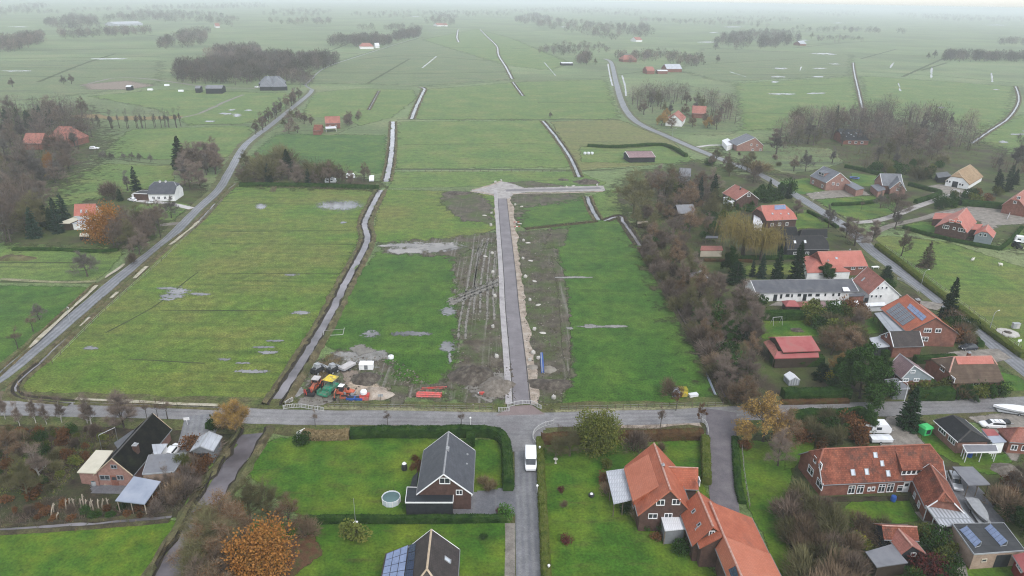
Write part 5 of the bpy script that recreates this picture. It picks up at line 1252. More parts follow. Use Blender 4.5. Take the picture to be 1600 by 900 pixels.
for q4, lab in [([(1293, 474), (1312, 469), (1318, 473), (1300, 478)], 'white pavilion tent nearest the tiny huts'), ([(1326, 469), (1337, 469), (1343, 474), (1334, 475)], 'small white pavilion tent at the brick annex'), ([(1348, 473), (1380, 472), (1385, 476), (1352, 478)], 'long white pavilion tent below the white gabled house')]:
 House('pavilion_tent', lab, 'tent', ((q4[0][0] + q4[3][0]) / 2, (q4[0][1] + q4[3][1]) / 2 - 2), ((q4[1][0] + q4[2][0]) / 2, (q4[1][1] + q4[2][1]) / 2 - 2), 2.5, 1.8, .9, .9, 'tarp', 'tarp', ridge=None, gutter=None, th=.06)
# house with the big solar roof
h = House('house', 'red tiled house whose left slope is mostly covered by solar panels', 'house', (1417, 460), (1463, 497), 8.0, 3.8, (1480, 507), (1413.5, 515.5), 'tile_orange', 'brick_red', ridge='ridge_tile', barge='ridge_dark')
h.win('B', [(1449.5, 516, 1.9, 1.2, 2), (1466, 516.5, 1.5, 1.2, 1), (1445, 529.5, 1.7, 1.2, 1)], trans=1); h.chimney(1434, 469.5, w=1.0, h=.6, mat='brick_dark')
h.solar(-1, [(1405, 472.5), (1431, 497), (1411, 509.5), (1384, 486.5)], 5, 8, 'solar_grey'); h.solar(-1, [(1422, 474), (1448.5, 495.5), (1441, 502), (1417, 481)], 5, 2, 'solar')
flat_roof('', '', '', [(1366, 489), (1383, 487), (1414, 516.5), (1389, 518)], [2.7, 3.5, 3.5, 2.7], 'glass_roof', None, parent=h.root, part='terrace_roof', posts='timber', npost=3)
h = House('garage', 'red brick garage with a black tiled roof before the solar house', 'garage', (1390, 518), (1437, 517), 6.0, 3.2, 3.5, (1442, 541), 'tile_dark', 'brick_red', ridge='ridge_dark', barge='white_paint')
h.win('A', [(1385, 524, .7, 1.0, 0)]); flat_roof('', '', '', [(1358, 528), (1378, 524.5), (1391, 541), (1367, 543.5)], 2.7, 'corr_light', 'planks_dark', parent=h.root, part='annex_roof', wpart='annex_wall', sides=(0, 1, 2, 3))
# small house with a blue-grey gable
h = House('house', 'small house with mauve roof and blue-grey boarded gable', 'house', (1406, 552.5), (1429, 571), 6.8, 3.5, (1449, 582.5), (1402, 586), 'tile_mauve', 'brick_red', ridge='ridge_grey', barge='white_paint', gable=('planks_bluegrey', (1,), 2.9))
h.win('B', [(1415, 593.5, 1.3, .8, 1), (1431.5, 593, 1.3, .8, 1), (1426, 580.5, 1.1, .7, 0)], th=.16); h.win('R', [(1386, 577, 1.0, .8), (1396, 587, 1.0, .8)])
flat_roof('shed', 'small shed with grey sheet roof and red doors by the curved lamp', 'shed', [(1382, 593), (1402, 591), (1422, 607), (1398, 608.5)], [2.7, 3.0, 3.0, 2.7], 'corr_grey', 'planks_grey', rim='zinc', inset=.25)
# brown thatched bungalow
h = House('bungalow', 'brown thatched bungalow with a band of red ridge tiles', 'house', (1491, 557), (1549, 556), 6.6, 2.7, 5.5, (1497, 598), 'thatch_brown', 'brick_red', ridge='ridge_tile', hip=(2.6, .6), zh=(4.2, 5.2), gutter=None, th=.3)
h.win('A', [(1473, 576, 1.6, 1.2, 1), (1488, 592, 1.7, 1.2, 1)], trans=1); h.win('R', [(1525, 600, 1.5, .8, 1)])
q0, dn, nr = h.slope(-1); A0 = h.P(.1, 0, h.hr + .05); B0 = h.P(h.L - .1, 0, h.hr + .05)
MB().shell([[A0 + dn * 2.0 + nr * .06, B0 + dn * 2.0 + nr * .06, B0 + nr * .06, A0 + nr * .06]], .05).build('ridge_band', 'tile_pink', h.roof); h.chimney(1514, 553, w=.6, h=.8, mat='brick_red')
# red sheet roofed barn behind the hedge
h = House('barn', 'barn with faded red sheet roof in two steps behind a dark hedge', 'barn', (1211, 527), (1268, 525), 5.4, 3.9, 3.2, (1277, 548), 'corr_red', 'planks_brown', ridge='ridge_tile', gutter=None)
flat_roof('', '', '', [(1214, 549), (1278, 547.5), (1280, 558), (1210, 560)], [3.5, 3.5, 2.7, 2.7], 'corr_red', 'planks_brown', parent=h.root, part='lower_roof', wpart='lower_wall')
flat_roof('', '', '', [(1193, 534), (1206, 529), (1216, 549), (1210, 559)], [2.7, 3.6, 3.4, 2.7], 'tile_oldpink', None, parent=h.root, part='side_roof', posts='timber')
h = House('greenhouse', 'tiny white roofed greenhouse in the kitchen garden', 'greenhouse', (1234, 580), (1243, 589), 2.3, 1.5, 1.3, 1.3, 'corr_white', 'glass_roof', ridge=None, gutter=None, ov=.05, ovg=.05)
# houses along the right road
h = House('house', 'house with salmon half-hipped roof, white panels and brown brick wall', 'house', (1190, 321), (1226, 319.5), 7.4, 3.3, 4.6, (1193, 345), 'tile_pink', 'brick_dark', hip=(1.0, 2.2), zh=(5.8, 5.0), ridge='ridge_tile')
h.row('R', (.2, .45, .7), 1.5, 1.2, 1.2); h.sky(-1, [(1207, 334, .7, .9), (1220, 334, .6, .6), (1232, 334, .7, .9)]); h.solar(-1, [(1210, 321), (1227, 320), (1228, 327), (1210, 328)], 5, 2, 'solar')
flat_roof('', '', '', [(1178, 333), (1184, 333), (1192, 350), (1177, 351)], 2.8, 'corr_white', 'white_wall', parent=h.root, part='porch_roof', wpart='porch_wall')
h = House('house', 'black roofed house with two white rooflights behind the white barn', 'house', (1227, 369), (1286, 368.5), 6.8, 3.0, 4.5, (1228, 390), 'tile_black', 'planks_dark', ridge='ridge_dark', hip=(0, 1.5), zh=(None, 5))
h.sky(-1, [(1242, 378, .8, 1.1), (1258, 377.5, .8, 1.1)]); h.row('R', (.2, .5, .8), 1.5, 1.2, 1.0)
k = House('', '', '', (1215, 355), (1244, 354.5), 6.3, 3.0, 4.0, (1213, 370), 'tile_black', 'planks_dark', parent=h, part='rear', ridge='ridge_dark', hip=(1, 1.2))
k = House('', '', '', (1254, 358.5), (1293, 358), 5.8, 3.0, 4.0, (1252, 371), 'tile_black', 'planks_dark', parent=h, part='side', ridge='ridge_dark', hip=(1.2, 0))
h = House('house', 'small house with dusky pink roof among shrubs by the right road', 'house', (1148.5, 288), (1171, 299), 6.8, 3.2, (1182, 309), (1150.5, 313), 'tile_oldpink', 'brick_dark', ridge='ridge_old', barge='white_paint')
h.win('B', [(1170, 305, 1.5, 1.3, 1)]); h.chimney(1157, 294, w=.5, h=.8)
flat_roof('', '', '', [(1130, 308), (1137, 307), (1148, 314), (1143, 317)], 2.7, 'corr_white', 'white_wall', parent=h.root, part='porch_roof', wpart='porch_wall')
h = House('house', 'large new brick house with grey roof and front dormer on a lawn', 'house', (1287, 259.5), (1313, 270), 8.4, 3.8, (1328, 284), (1296, 288), 'tile_grey', 'brick_pink', ridge='ridge_grey', barge='white_paint')
h.win('B', [(1302, 287, 1.2, 1.3), (1309, 288, 1.2, 1.3), (1316, 281, 1.0, 1.2)]); h.row('R', (.2, .8), 1.5, 1.6, 1.5, 2); h.dormer(-1, .25, .6, 1.5, 4.2, 1.6, 'tile_grey', 'brick_pink', wins=2, mull=0)
flat_roof('', '', '', [(1315, 284), (1330, 283), (1351, 294), (1338, 297)], 3.1, 'tile_grey', 'brick_pink', parent=h.root, part='garage_roof', wpart='garage_wall')
h = House('house', 'new brick house with two white-edged cross gables and grey roof', 'house', (1375, 271), (1408, 272), 8.0, 3.6, 4.5, 5.0, 'tile_grey', 'brick_pink', ridge='ridge_grey', barge='white_paint')
k = House('', '', '', (1402, 272), (1406, 282), 7.4, 3.4, 3.4, 3.4, 'tile_grey', 'brick_pink', parent=h, part='gable', ridge='ridge_grey', barge='white_paint', ext=(0, 1)); k.win('B', [(1407, 289, 1.2, 1.2), (1403, 296, 1.4, 1.3)])
flat_roof('', '', '', [(1360, 289), (1378, 287), (1384, 296), (1372, 299)], 3.0, 'tile_grey', 'brick_pink', parent=h.root, part='annex_roof', wpart='annex_wall')
h = House('farmhouse', 'white farmhouse with tan thatched roof at the gravel courtyard', 'house', (1516, 257), (1499, 266), 7.6, 2.5, (1511, 291), (1473, 284), 'thatch_tan', 'white_wall', ridge='ridge_tan', hip=(1.5, 2.2), zh=(5, 5.2), gutter=None, th=.35, ext=(0, 2))
h.win('B', [(1480, 283, .9, 1.1, 0), (1484, 284, .9, 1.1, 0), (1500, 288, .9, 1.1, 0), (1504, 289, .9, 1.1, 0)], frame='white_paint'); h.door('B', 1492, 288, 2.4, 2.8, 'planks_dark', 'barn_door')
flat_roof('', '', '', [(1462, 270), (1480, 268), (1488, 275), (1466, 278)], [3, 3.6, 3.2, 2.6], 'corr_dark', 'planks_dark', parent=h.root, part='lean_to_roof', wpart='lean_to_wall')
h = House('house', 'modern brick house with broad salmon roof and white window bands', 'house', (1510.5, 324.5), (1496, 339), 8.2, 3.4, (1517, 357.5), (1468, 347), 'tile_pink', 'brick_dark', ridge='ridge_tile', hip=(0, 1.6), zh=(None, 6.6))
h.win('B', [(1487, 345.5, 1.6, 1.0, 2), (1498.5, 347, 1.6, 1.0, 2), (1478, 354.5, 2.1, 1.3, 2), (1491, 357, .8, 1.0, 0), (1503, 359.5, 2.4, 1.3, 2)], trans=0)
flat_roof('', '', '', [(1461, 332.5), (1490, 333.5), (1478, 342), (1457, 342)], [3.6, 4.4, 3.4, 2.8], 'tile_pink', 'brick_dark', parent=h.root, part='porch_roof', wpart='porch_wall')
k = House('', '', '', (1544, 350.5), (1540, 358), 5.4, 2.9, (1556, 364), (1526, 359), 'tile_pink', 'planks_bluegrey', parent=h, part='garage', ridge='ridge_tile', hip=(0, .8), zh=(None, 4.6))
k.win('B', [(1532, 366.5, .9, 1.1, 0), (1539.5, 367.5, .9, 1.1, 0)])
flat_roof('', '', '', [(1517, 350), (1536, 350), (1530, 359), (1514, 358)], [3.6, 3.6, 3.0, 3.0], 'tile_pink', 'brick_dark', parent=h.root, part='link_roof', wpart='link_wall')
h = House('house', 'brick house with salmon roof cut off by the right edge', 'house', (1606, 292), (1588, 306), 8.0, 3.4, 5, (1576, 312), 'tile_oldpink', 'brick_red', ridge='ridge_tile', hip=(0, 1.0), zh=(None, 6.5))
h.win('B', [(1592, 309, 1.2, 1.2), (1586, 316, 1.2, 1.2)])
h = House('house', 'new grey roofed brick house with white garage at a pale drive', 'house', (1166, 208.5), (1180, 215), 8.0, 3.4, (1195, 228), (1162, 233), 'tile_grey', 'brick_pink', ridge='ridge_grey', barge='white_paint')
h.win('B', [(1174, 226, 1.1, 1.2), (1183, 227, 1.1, 1.2), (1176, 235, 1.3, 1.3), (1188, 235, 1.3, 1.3)])
flat_roof('', '', '', [(1128, 219), (1137, 216), (1150, 224), (1136, 228)], 3.0, 'corr_white', 'white_wall', parent=h.root, part='garage_roof', wpart='garage_wall')
h = House('house', 'black roofed house with rows of white rooflights in the thicket', 'house', (1311, 201), (1345, 202), 7.5, 3.0, 5, (1309, 218), 'tile_black', 'brick_red', ridge='ridge_dark', hip=(1, 1), zh=(6, 6))
h.sky(-1, [(1314 + 4 * k, 208 + (k % 3) * 2.5, .9, .9) for k in range(7)]); h.row('R', (.25, .5, .75), 1.5, 1.6, 1.4)
h = House('hut', 'round-looking brown thatched hut with dark open front in the thicket', 'hut', (1413, 206), (1417, 208), 6.5, 2.2, 4.2, 4.2, 'thatch_brown', 'planks_dark', ridge=None, gutter=None, hip=(2.5, 2.5), zh=(4.8, 4.8))
h = House('barn', 'low field barn with dark brown roof and white posts on the compound lawn', 'barn', (977, 236.5), (1018, 236), 4.6, 2.9, 3.6, (979, 246), 'tile_mauve', 'planks_dark', ridge='ridge_dark', barge='white_paint', gutter=None)
h = House('house', 'grey roofed cottage half hidden by trees west of the right road', 'house', (1062, 262), (1080, 263), 6.0, 2.8, 4, (1060, 275), 'corr_grey', 'planks_bluegrey', ridge='ridge_dark'); h.row('R', (.3, .7), 1.4, 1.2, 1.2)
h = House('barn', 'weathered grey sheet roofed barn among the bare trees', 'barn', (1056, 320), (1083, 319), 5.5, 2.8, 4, (1058, 334), 'corr_grey', 'planks_brown', ridge=None, gutter=None)
flat_roof('shed', 'pale roofed open shed beside the weathered grey barn', 'shed', [(1070, 335), (1087, 334), (1089, 337), (1071, 338)], 2.4, 'corr_light', None, posts='timber_pale')
flat_roof('shed', 'flat mauve felt roofed shed beside the lush field under trees', 'shed', [(1076, 427), (1096, 422), (1107, 434), (1080, 436)], 2.5, 'corr_grey', 'brick_pink')
flat_roof('shed', 'dark open animal shelter on posts on the small lawn by the willow', 'shed', [(1104, 368), (1122, 369), (1122, 372), (1102, 372)], 2.2, 'corr_dark', None, posts='timber')
flat_roof('shed', 'long low shed with rust-red roof beside the weeping willow', 'shed', [(1096, 384), (1128, 384), (1130, 391), (1094, 391)], 2.4, 'tile_oldpink', 'cream_wall')
flat_roof('shed', 'pale timber woodshed near the ditch bend', 'shed', [(996, 346), (1012, 345), (1013, 348), (996, 349)], 2.0, 'timber_pale', 'planks_brown')
# left side houses
h = House('house', 'house with bright salmon roof and white walls beside the orange oak', 'house', (116, 319), (150, 318.5), 7.8, 4.0, 4.5, (110, 337.5), 'tile_pink', 'white_wall', ridge='ridge_tile', gutter='white_paint')
h.sky(-1, [(127, 330, .7, 1.2), (135, 330, .7, 1.2)]); h.win('R', [(124, 348, 1.0, 1.2, 0), (134, 350, .8, 1.6, 0)])
flat_roof('', '', '', [(89, 349), (118, 338), (122, 343), (108, 349)], [2.8, 3.4, 3.4, 2.8], 'corr_cream', 'planks_brown', parent=h.root, part='terrace_roof', wpart='terrace_wall')
flat_roof('', '', '', [(122, 339), (143, 338), (144, 349), (108, 349)], [3.3, 3.3, 2.5, 2.5], 'corr_light', 'white_wall', parent=h.root, part='annex_roof', wpart='annex_wall')
flat_roof('hut', 'little cream roofed hut on the lawn before the white walled house', 'hut', [(125, 364), (138, 364), (139, 369), (124, 369)], 1.6, 'corr_cream', 'planks_dark', inset=.1)
h = House('house', 'white house with dark grey roof behind the bare lane-side tree', 'house', (241, 284), (272, 284), 7.0, 3.2, 5, (236, 303), 'tile_slate', 'white_wall', ridge='ridge_grey', hip=(1.5, 1.5), zh=(5.6, 5.6))
h.win('R', [(240, 309, 1.2, 1.2), (248, 309, 1.2, 1.2), (258, 309, 1.2, 1.2), (266, 309, 1.2, 1.2)]); h.chimney(250, 284, w=.7, h=.8, mat='white_wall'); h.chimney(259, 284, w=.6, h=.8, mat='white_wall')
g = flat_roof('', '', '', [(207, 302), (222, 297), (236, 298), (236, 303)], [2.9, 2.9, 2.9, 2.9], 'bitumen', 'brick_dark', parent=h.root, part='garage_roof', wpart='garage_wall', rim='white_paint')
for px_, py_ in ((215.5, 309), (227, 309.5)):
 c = G((px_, py_ + 3)); M_ = Matrix.Translation((c.x, c.y, 1.2)); MB().box(-2.2, 2.2, -.15, .05, -1.1, 1.1, M_).build('garage_door', 'white_paint', h.root)
h = House('farmhouse', 'red roofed farmhouse among shrubs beside the left lane', 'house', (507, 182), (531, 181.5), 7.5, 3.5, 5, (505, 193), 'tile_oldpink', 'brick_red', ridge='ridge_old'); h.row('R', (.3, .7), 1.6, 1.3, 1.3)
k = House('', '', '', (491, 195), (504, 195), 5.0, 2.8, 3.5, (491, 204), 'tile_old', 'brick_red', parent=h, part='barn', ridge='ridge_old')
flat_roof('', '', '', [(508, 198), (524, 197), (526, 200), (509, 201)], 2.4, 'corr_white', None, parent=h.root, part='terrace_roof', posts='white_paint')
# far buildings
h = House('farmhouse', 'far farm with pale blue-grey hipped roof of two crossing wings', 'house', (414, 119), (436, 119), 9, 3.5, 9, 11, 'tile_grey', 'planks_dark', ridge=None, gutter=None, hip=(5, 5))
k = House('', '', '', (419, 118), (417, 124), 9.3, 3.5, 7, 7, 'tile_grey', 'planks_dark', parent=h, part='wing', ridge=None, gutter=None, hip=(0, 5)); k = House('', '', '', (431, 118), (435, 124), 9.3, 3.5, 7, 7, 'tile_grey', 'planks_dark', parent=h, part='cross_wing', ridge=None, gutter=None, hip=(0, 5))
House('barn', 'far black open barn with pale roof edge at the muddy lane', 'barn', (323, 133), (349, 133), 6.5, 4.5, 8, 7, 'corr_grey', 'planks_dark', ridge=None, gutter=None)
House('barn', 'far small black barn left of the bigger black barn', 'barn', (306, 134), (314, 134), 5.5, 4, 5, 5, 'corr_grey', 'planks_dark', ridge=None, gutter=None)
House('hut', 'far white roofed black hut alone on the muddy lane', 'hut', (198, 133), (206, 133), 4.2, 3.2, 4, 4, 'corr_white', 'planks_dark', ridge=None, gutter=None)
h = House('house', 'far red roofed house with white gable inside the autumn grove', 'house', (1060, 172), (1054, 179), 8, 3.5, 6, 6, 'tile_oldpink', 'white_wall', ridge='ridge_old'); k = House('', '', '', (1050, 178), (1068, 179), 6.5, 3, 5, 5, 'tile_oldpink', 'brick_red', parent=h, part='wing', ridge=None)
House('house', 'far broad red roof glowing between the trees of the autumn grove', 'house', (1082, 165), (1104, 166), 8, 3.5, 7, 8, 'tile_oldpink', 'brick_red', ridge='ridge_old')
House('farmhouse', 'far orange roofed farmhouse beside the road bend', 'house', (975, 86), (988, 86), 9, 3.5, 10, 9, 'tile_oldpink', 'brick_red', ridge=None, gutter=None, hip=(4, 4))
House('barn', 'far farm barn with pale grey roof right of the road', 'barn', (1038, 100), (1062, 100), 9, 4, 9, 9, 'corr_light', 'brick_red', ridge=None, gutter=None)
House('barn', 'far brick barn with dark roof left of the pale roofed barn', 'barn', (1008, 104), (1020, 104), 8, 4, 8, 8, 'tile_oldpink', 'brick_red', ridge=None, gutter=None)
House('shed', 'far long white-edged shed before the farm barns', 'shed', (1026, 109), (1042, 109), 4.5, 3.5, 4, 4, 'corr_white', 'brick_red', ridge=None, gutter=None)
House('shed', 'far low white roofed shed in the field left of the road', 'shed', (876, 97), (894, 97), 4, 3, 5, 5, 'corr_white', 'planks_dark', ridge=None, gutter=None)
House('house', 'far white fronted red roofed house at the long wood', 'house', (566, 67), (578, 67), 9, 4, 12, 10, 'tile_oldpink', 'white_wall', ridge=None, gutter=None, hip=(5, 5))
House('house', 'far small white house right of the white fronted house', 'house', (585, 67), (592, 67), 8, 4, 8, 8, 'corr_white', 'white_wall', ridge=None, gutter=None)
House('farmhouse', 'old farmhouse with long rust-red roof inside the left wood', 'house', (40, 208), (70, 208), 8, 3.5, 6, 6, 'tile_oldpink', 'brick_red', ridge='ridge_old')
House('barn', 'broad orange-red hipped barn roof inside the left wood', 'barn', (92, 197), (112, 198), 10, 3.5, 8, 9, 'tile_oldpink', 'brick_red', ridge='ridge_old', hip=(3, 3))
House('house', 'far pale roofed house in the right-hand far grove', 'house', (1246, 64), (1256, 64), 9, 4, 12, 10, 'corr_light', 'brick_red', ridge=None, gutter=None)
House('barn', 'far long pale barn in the mist beyond the left fields', 'barn', (170, 34), (215, 33), 10, 5, 18, 18, 'corr_light', 'corr_light', ridge=None, gutter=None)
House('house', 'far pink roofed house in the mist above the left wood', 'house', (335, 36), (342, 36), 11, 4, 14, 14, 'tile_oldpink', 'white_wall', ridge=None, gutter=None)
House('barn', 'far long low barn in the mist right of the lane', 'barn', (680, 36), (697, 36), 9, 4, 16, 14, 'tile_oldpink', 'white_wall', ridge=None, gutter=None)
House('house', 'far red roofed farm beyond the left lane in the mist', 'house', (990, 58), (1000, 58), 9, 4, 14, 12, 'tile_oldpink', 'white_wall', ridge=None, gutter=None)
# ---------------------------------------------------------------- hedges
hedge('hedge', 'long dark green hedge along the main road behind the grey house', [(548, 683), (600, 681), (660, 681), (720, 680), (765, 681), (784, 689), (791, 705), (793, 740), (794, 768)], 1.8, 2.0, 'hedge_green')
hedge('hedge', 'straw coloured patchy hedge along the road left of the dark hedge', [(474, 684), (500, 685), (546, 684)], 1.8, 1.5, 'dry_grass', leaf=.3)
hedge('hedge', 'short square hedge block at the back corner of the grey house', [(729, 694), (742, 694)], 2.2, 2.4, 'hedge_green')
hedge('hedge', 'clipped hedge dividing the pool lawn from the lower lawn', [(478, 817), (560, 816), (680, 816), (792, 814)], 1.0, 1.3, 'hedge_green')
hedge('hedge', 'narrow olive hedge along the street beside the white van', [(843, 690), (845, 740), (848, 800), (851, 860), (855, 930)], 1.3, 1.3, 'hedge_olive')
hedge('hedge', 'brown autumn beech hedge behind the white corner fence', [(846, 692), (880, 690), (930, 688)], 1.7, 1.9, 'hedge_brown')
hedge('hedge', 'brown autumn hedge running behind the big orange house', [(962, 688), (1010, 687), (1060, 685), (1097, 684)], 1.7, 1.9, 'hedge_brown')
hedge('hedge', 'bright olive hedge along the brick drive', [(1101, 690), (1102, 720), (1103, 758)], 1.5, 1.7, 'hedge_olive')
hedge('hedge', 'low dark hedge right of the brick drive', [(1148, 686), (1150, 720), (1153, 760), (1160, 788)], 1.2, .8, 'hedge_green')
hedge('hedge', 'dark hedge below the red sheet roofed barn', [(1204, 569), (1240, 570), (1284, 570)], 2.4, 2.4, 'hedge_green')
hedge('hedge', 'dark hedge between the kitchen garden and the main road', [(1222, 622), (1270, 621), (1325, 619)], 2.4, 2.2, 'hedge_green')
hedge('hedge', 'rusty brown low hedge on the verge below the kitchen garden', [(1220, 631), (1280, 630), (1325, 629)], 1.2, .9, 'hedge_brown')
hedge('hedge', 'tall square clipped green hedge below the tiny huts', [(1180, 499), (1220, 499), (1262, 498)], 2.2, 2.6, 'hedge_green')
hedge('hedge', 'dark hedge between the mauve roofed house and the brick garage', [(1386, 556), (1378, 558)], 1.5, 1.8, 'hedge_green')
hedge('hedge', 'dark clipped hedge behind the thatched bungalow drive', [(1428, 566), (1460, 566), (1490, 563)], 1.6, 1.8, 'hedge_green')
hedge('hedge', 'dark roadside hedge in front of the mauve roofed house', [(1430, 622), (1450, 623), (1485, 622)], 2.4, 2.6, 'hedge_green')
hedge('hedge', 'rounded hedge along the right road by the dark car', [(1500, 512), (1515, 526), (1532, 543)], 1.6, 1.5, 'hedge_green')
hedge('hedge', 'long thin clipped hedge round the modern salmon roofed house', [(1411, 357), (1450, 368), (1500, 380), (1562, 391)], 1.3, 1.3, 'hedge_green')
hedge('hedge', 'hedge ending the lawn of the modern house at the parked tractor', [(1562, 391), (1580, 376), (1596, 357)], 1.1, 1.2, 'hedge_green')
hedge('hedge', 'roadside hedge of the sheep pasture', [(1370, 386), (1400, 408), (1440, 440), (1490, 478), (1545, 520), (1600, 560)], 2.0, 1.3, 'hedge_olive')
hedge('hedge', 'hedge beside the pale track below the grey gabled houses', [(1400, 305), (1360, 318), (1300, 322)], 1.4, 1.4, 'hedge_green')
hedge('hedge', 'hedge round the corner of the gravel courtyard', [(1420, 290), (1450, 298), (1468, 303), (1455, 310), (1430, 318)], 1.8, 1.8, 'hedge_green')
hedge('hedge', 'high hedge between courtyard and modern salmon roofed house', [(1500, 321), (1530, 323), (1570, 327)], 2.6, 2.6, 'hedge_green')
hedge('hedge', 'hedge behind the trampoline lawn', [(1320, 262), (1340, 266), (1378, 275)], 1.6, 1.8, 'hedge_green')
hedge('hedge', 'dark hedge in front of the wide salmon roofed house', [(1150, 405), (1210, 405), (1262, 404)], 1.5, 1.3, 'hedge_green')
hedge('hedge', 'low brown hedge by the lawn with the dark shelter', [(1100, 408), (1150, 409), (1175, 410)], 1.0, .9, 'hedge_brown')
hedge('hedge', 'hedge at the front of the salmon half-hipped house', [(1262, 332), (1290, 346), (1308, 357)], 1.3, 1.2, 'hedge_green')
hedge('hedge', 'dark low hedge row in the far compound lawn', [(918, 229), (960, 231), (1035, 228), (1072, 245)], 2.2, 1.6, 'hedge_green')
hedge('hedge', 'hedge along the field behind the white walled house', [(20, 391), (80, 391), (150, 394), (185, 392)], 1.4, .8, 'hedge_green')
hedge('hedge', 'dark hedge row closing the big left field at the top', [(375, 291), (440, 291), (520, 293), (592, 295)], 2.0, 1.6, 'hedge_green')
hedge('hedge', 'short dark hedge beside the farm drive and the wooden shed', [(326, 672), (336, 664), (345, 656)], 1.6, 1.5, 'hedge_green')
hedge('hedge', 'dark hedge along the main road behind the caravan', [(1235, 657), (1290, 654), (1350, 652)], 2.6, 2.0, 'hedge_green')

# ---------------------------------------------------------------- trees
# left wood round the old farm
grove(['bare', 'tall', 'olive', 'mauve'], [(-10, 182), (130, 170), (150, 215), (140, 240), (95, 280), (40, 310), (-20, 340)], 26, (9, 15), 'bare tree in the dense wood round the rust-red farm roofs', 'trees of the left wood', 5, 2)
grove(['spruce', 'pine'], [(8, 196), (85, 190), (85, 200), (8, 205)], 11, (9, 13), 'dark conifer in the clump above the rust-red farm roof', 'conifers of the left wood', 3.5, 3)
grove(['thin'], None, 0, (11, 15), 'tall bare tree in the thin row before the straw strip', 'thin row of tall bare trees', pts=along([(150, 200), (200, 201), (288, 198)], 26, 2.5, 4))
grove(['bare', 'mauve', 'olive', 'tall'], [(-10, 270), (60, 262), (120, 240), (100, 285), (60, 315), (-10, 330)], 14, (9, 13), 'bare tree between the left wood and the dark conifers', 'trees above the left conifers', 5, 52)
plant('orange', 80, 276, 11, 'slim orange-leaved tree at the edge of the left wood', wide=.55)
plant('round', 97, 190, 13, 'tall round bare tree behind the rust-red barn roof')
grove(['round'], None, 0, (4, 5.5), 'small round bare pollard in the row across the pasture', 'pollard row in the left pasture', pts=along([(146, 249), (240, 253)], 7, 2, 6))
grove(['mauve', 'bare', 'olive', 'tall'], [(-20, 330), (30, 290), (70, 320), (60, 380), (-20, 385)], 22, (9, 14), 'bare tree at the left edge beside the dark conifers', 'trees at the left edge', 5, 7)
grove(['pine', 'spruce'], [(45, 352), (80, 345), (110, 345), (100, 365), (55, 372)], 8, (8, 13), 'broad dark conifer left of the white walled house', 'conifers left of the white walled house', 4, 8)
plant('orange', 165, 378, 13, 'big orange oak hiding the gable of the white walled house', wide=.95)
grove(['bare', 'mauve', 'olive'], [(170, 385), (190, 360), (255, 350), (262, 368), (225, 400), (195, 402)], 13, (8, 12), 'bare tree in the thicket between orange oak and lane', 'thicket between oak and lane', 4.5, 9)
plant('round', 268, 341, 9.5, 'broad bare tree on the lawn before the white grey-roofed house')
plant('spruce', 213, 297, 10.5, 'single conifer behind the flat garage of the white house'); plant('cypress', 188, 314, 5, 'dark pointed shrub left of the flat garage')
plant('twigbush', 178, 312, 6.5, 'brown bare shrub left of the flat garage', wide=1.1); plant('tall', 200, 298, 9, 'thin bare tree beside the single conifer')
plant('pine', 283, 264, 16, 'tall dark conifer above the grey roofed white house', wide=1.1)
grove(['bare', 'mauve', 'tall', 'multi'], [(285, 270), (300, 245), (340, 255), (345, 275), (315, 302), (285, 300)], 17, (9, 14), 'bare tree in the clump between white house and lane', 'clump between white house and lane', 4, 10)
plant('round', 137, 432, 9.5, 'lone round bare tree on the pasture beside the lane', wide=1.1)
plant('round', 62, 500, 5.5, 'small dark bare tree by the lane, topmost of three'); plant('young', 52, 518, 5.5, 'thin bare lane-side tree, middle one of three', wide=1.6); plant('young', 28, 545, 6, 'thin bare lane-side tree, lowest of three', wide=1.6)
plant('twigbush', 205, 412, 3, 'small brown bush at the field corner by the lane')
grove(['tall', 'bare'], None, 0, (9, 12), 'bare avenue tree along the far left lane', 'avenue trees of the far lane', pts=along([(396, 214), (420, 193), (452, 166), (470, 152)], 12, 1.5, 11))
grove(['mauve', 'bare', 'olive', 'twigbush'], [(430, 205), (455, 188), (490, 186), (492, 206), (450, 212)], 10, (6, 10), 'bare tree left of the red roofed lane farmhouse', 'trees left of the lane farmhouse', 4, 12)
grove(['mauve', 'bare'], [(535, 192), (555, 182), (568, 185), (545, 200)], 6, (5, 8), 'bare shrub-like tree right of the red roofed lane farmhouse', 'trees right of the lane farmhouse', 3, 13)
grove(['bare', 'olive', 'mauve', 'multi', 'olivebush'], [(374, 290), (380, 262), (430, 252), (520, 272), (592, 286), (592, 296)], 26, (6, 11), 'bare tree in the belt along the top of the big left field', 'tree belt above the big left field', 3.5, 14)
plant('pine', 450, 272, 12, 'dark broad conifer standing highest in the tree belt', wide=1.2); plant('spruce', 420, 285, 9, 'narrow conifer in the left half of the tree belt'); plant('spruce', 482, 290, 8, 'dark conifer in the right half of the tree belt')
# right of the lush field
grove(['mauve', 'bare', 'olive', 'olive', 'multi', 'tan'], [(1000, 395), (1040, 385), (1085, 420), (1092, 450), (1180, 500), (1190, 560), (1182, 632), (1150, 634), (1120, 580), (1075, 500), (1040, 440)], 36, (5.5, 11.5), 'bare mauve-brown tree in the thick belt right of the lush field', 'belt right of the lush field', 4.8, 15, .82)
grove(['evergreen', 'leafy', 'greenbush'], [(1030, 390), (1085, 430), (1180, 510), (1185, 600), (1130, 590), (1080, 500)], 9, (3, 6), 'green leafy tree or bush inside the bare belt', 'greens of the bare belt', 5, 53)
grove(['mauvebush', 'twigbush', 'olivebush', 'tanbush'], [(990, 380), (1030, 400), (1085, 500), (1130, 580), (1160, 632), (1135, 632), (1090, 545), (1040, 460)], 26, (2.5, 5), 'bare bush at the foot of the tree belt along the dark ditch', 'bushes along the dark ditch', 3, 16)
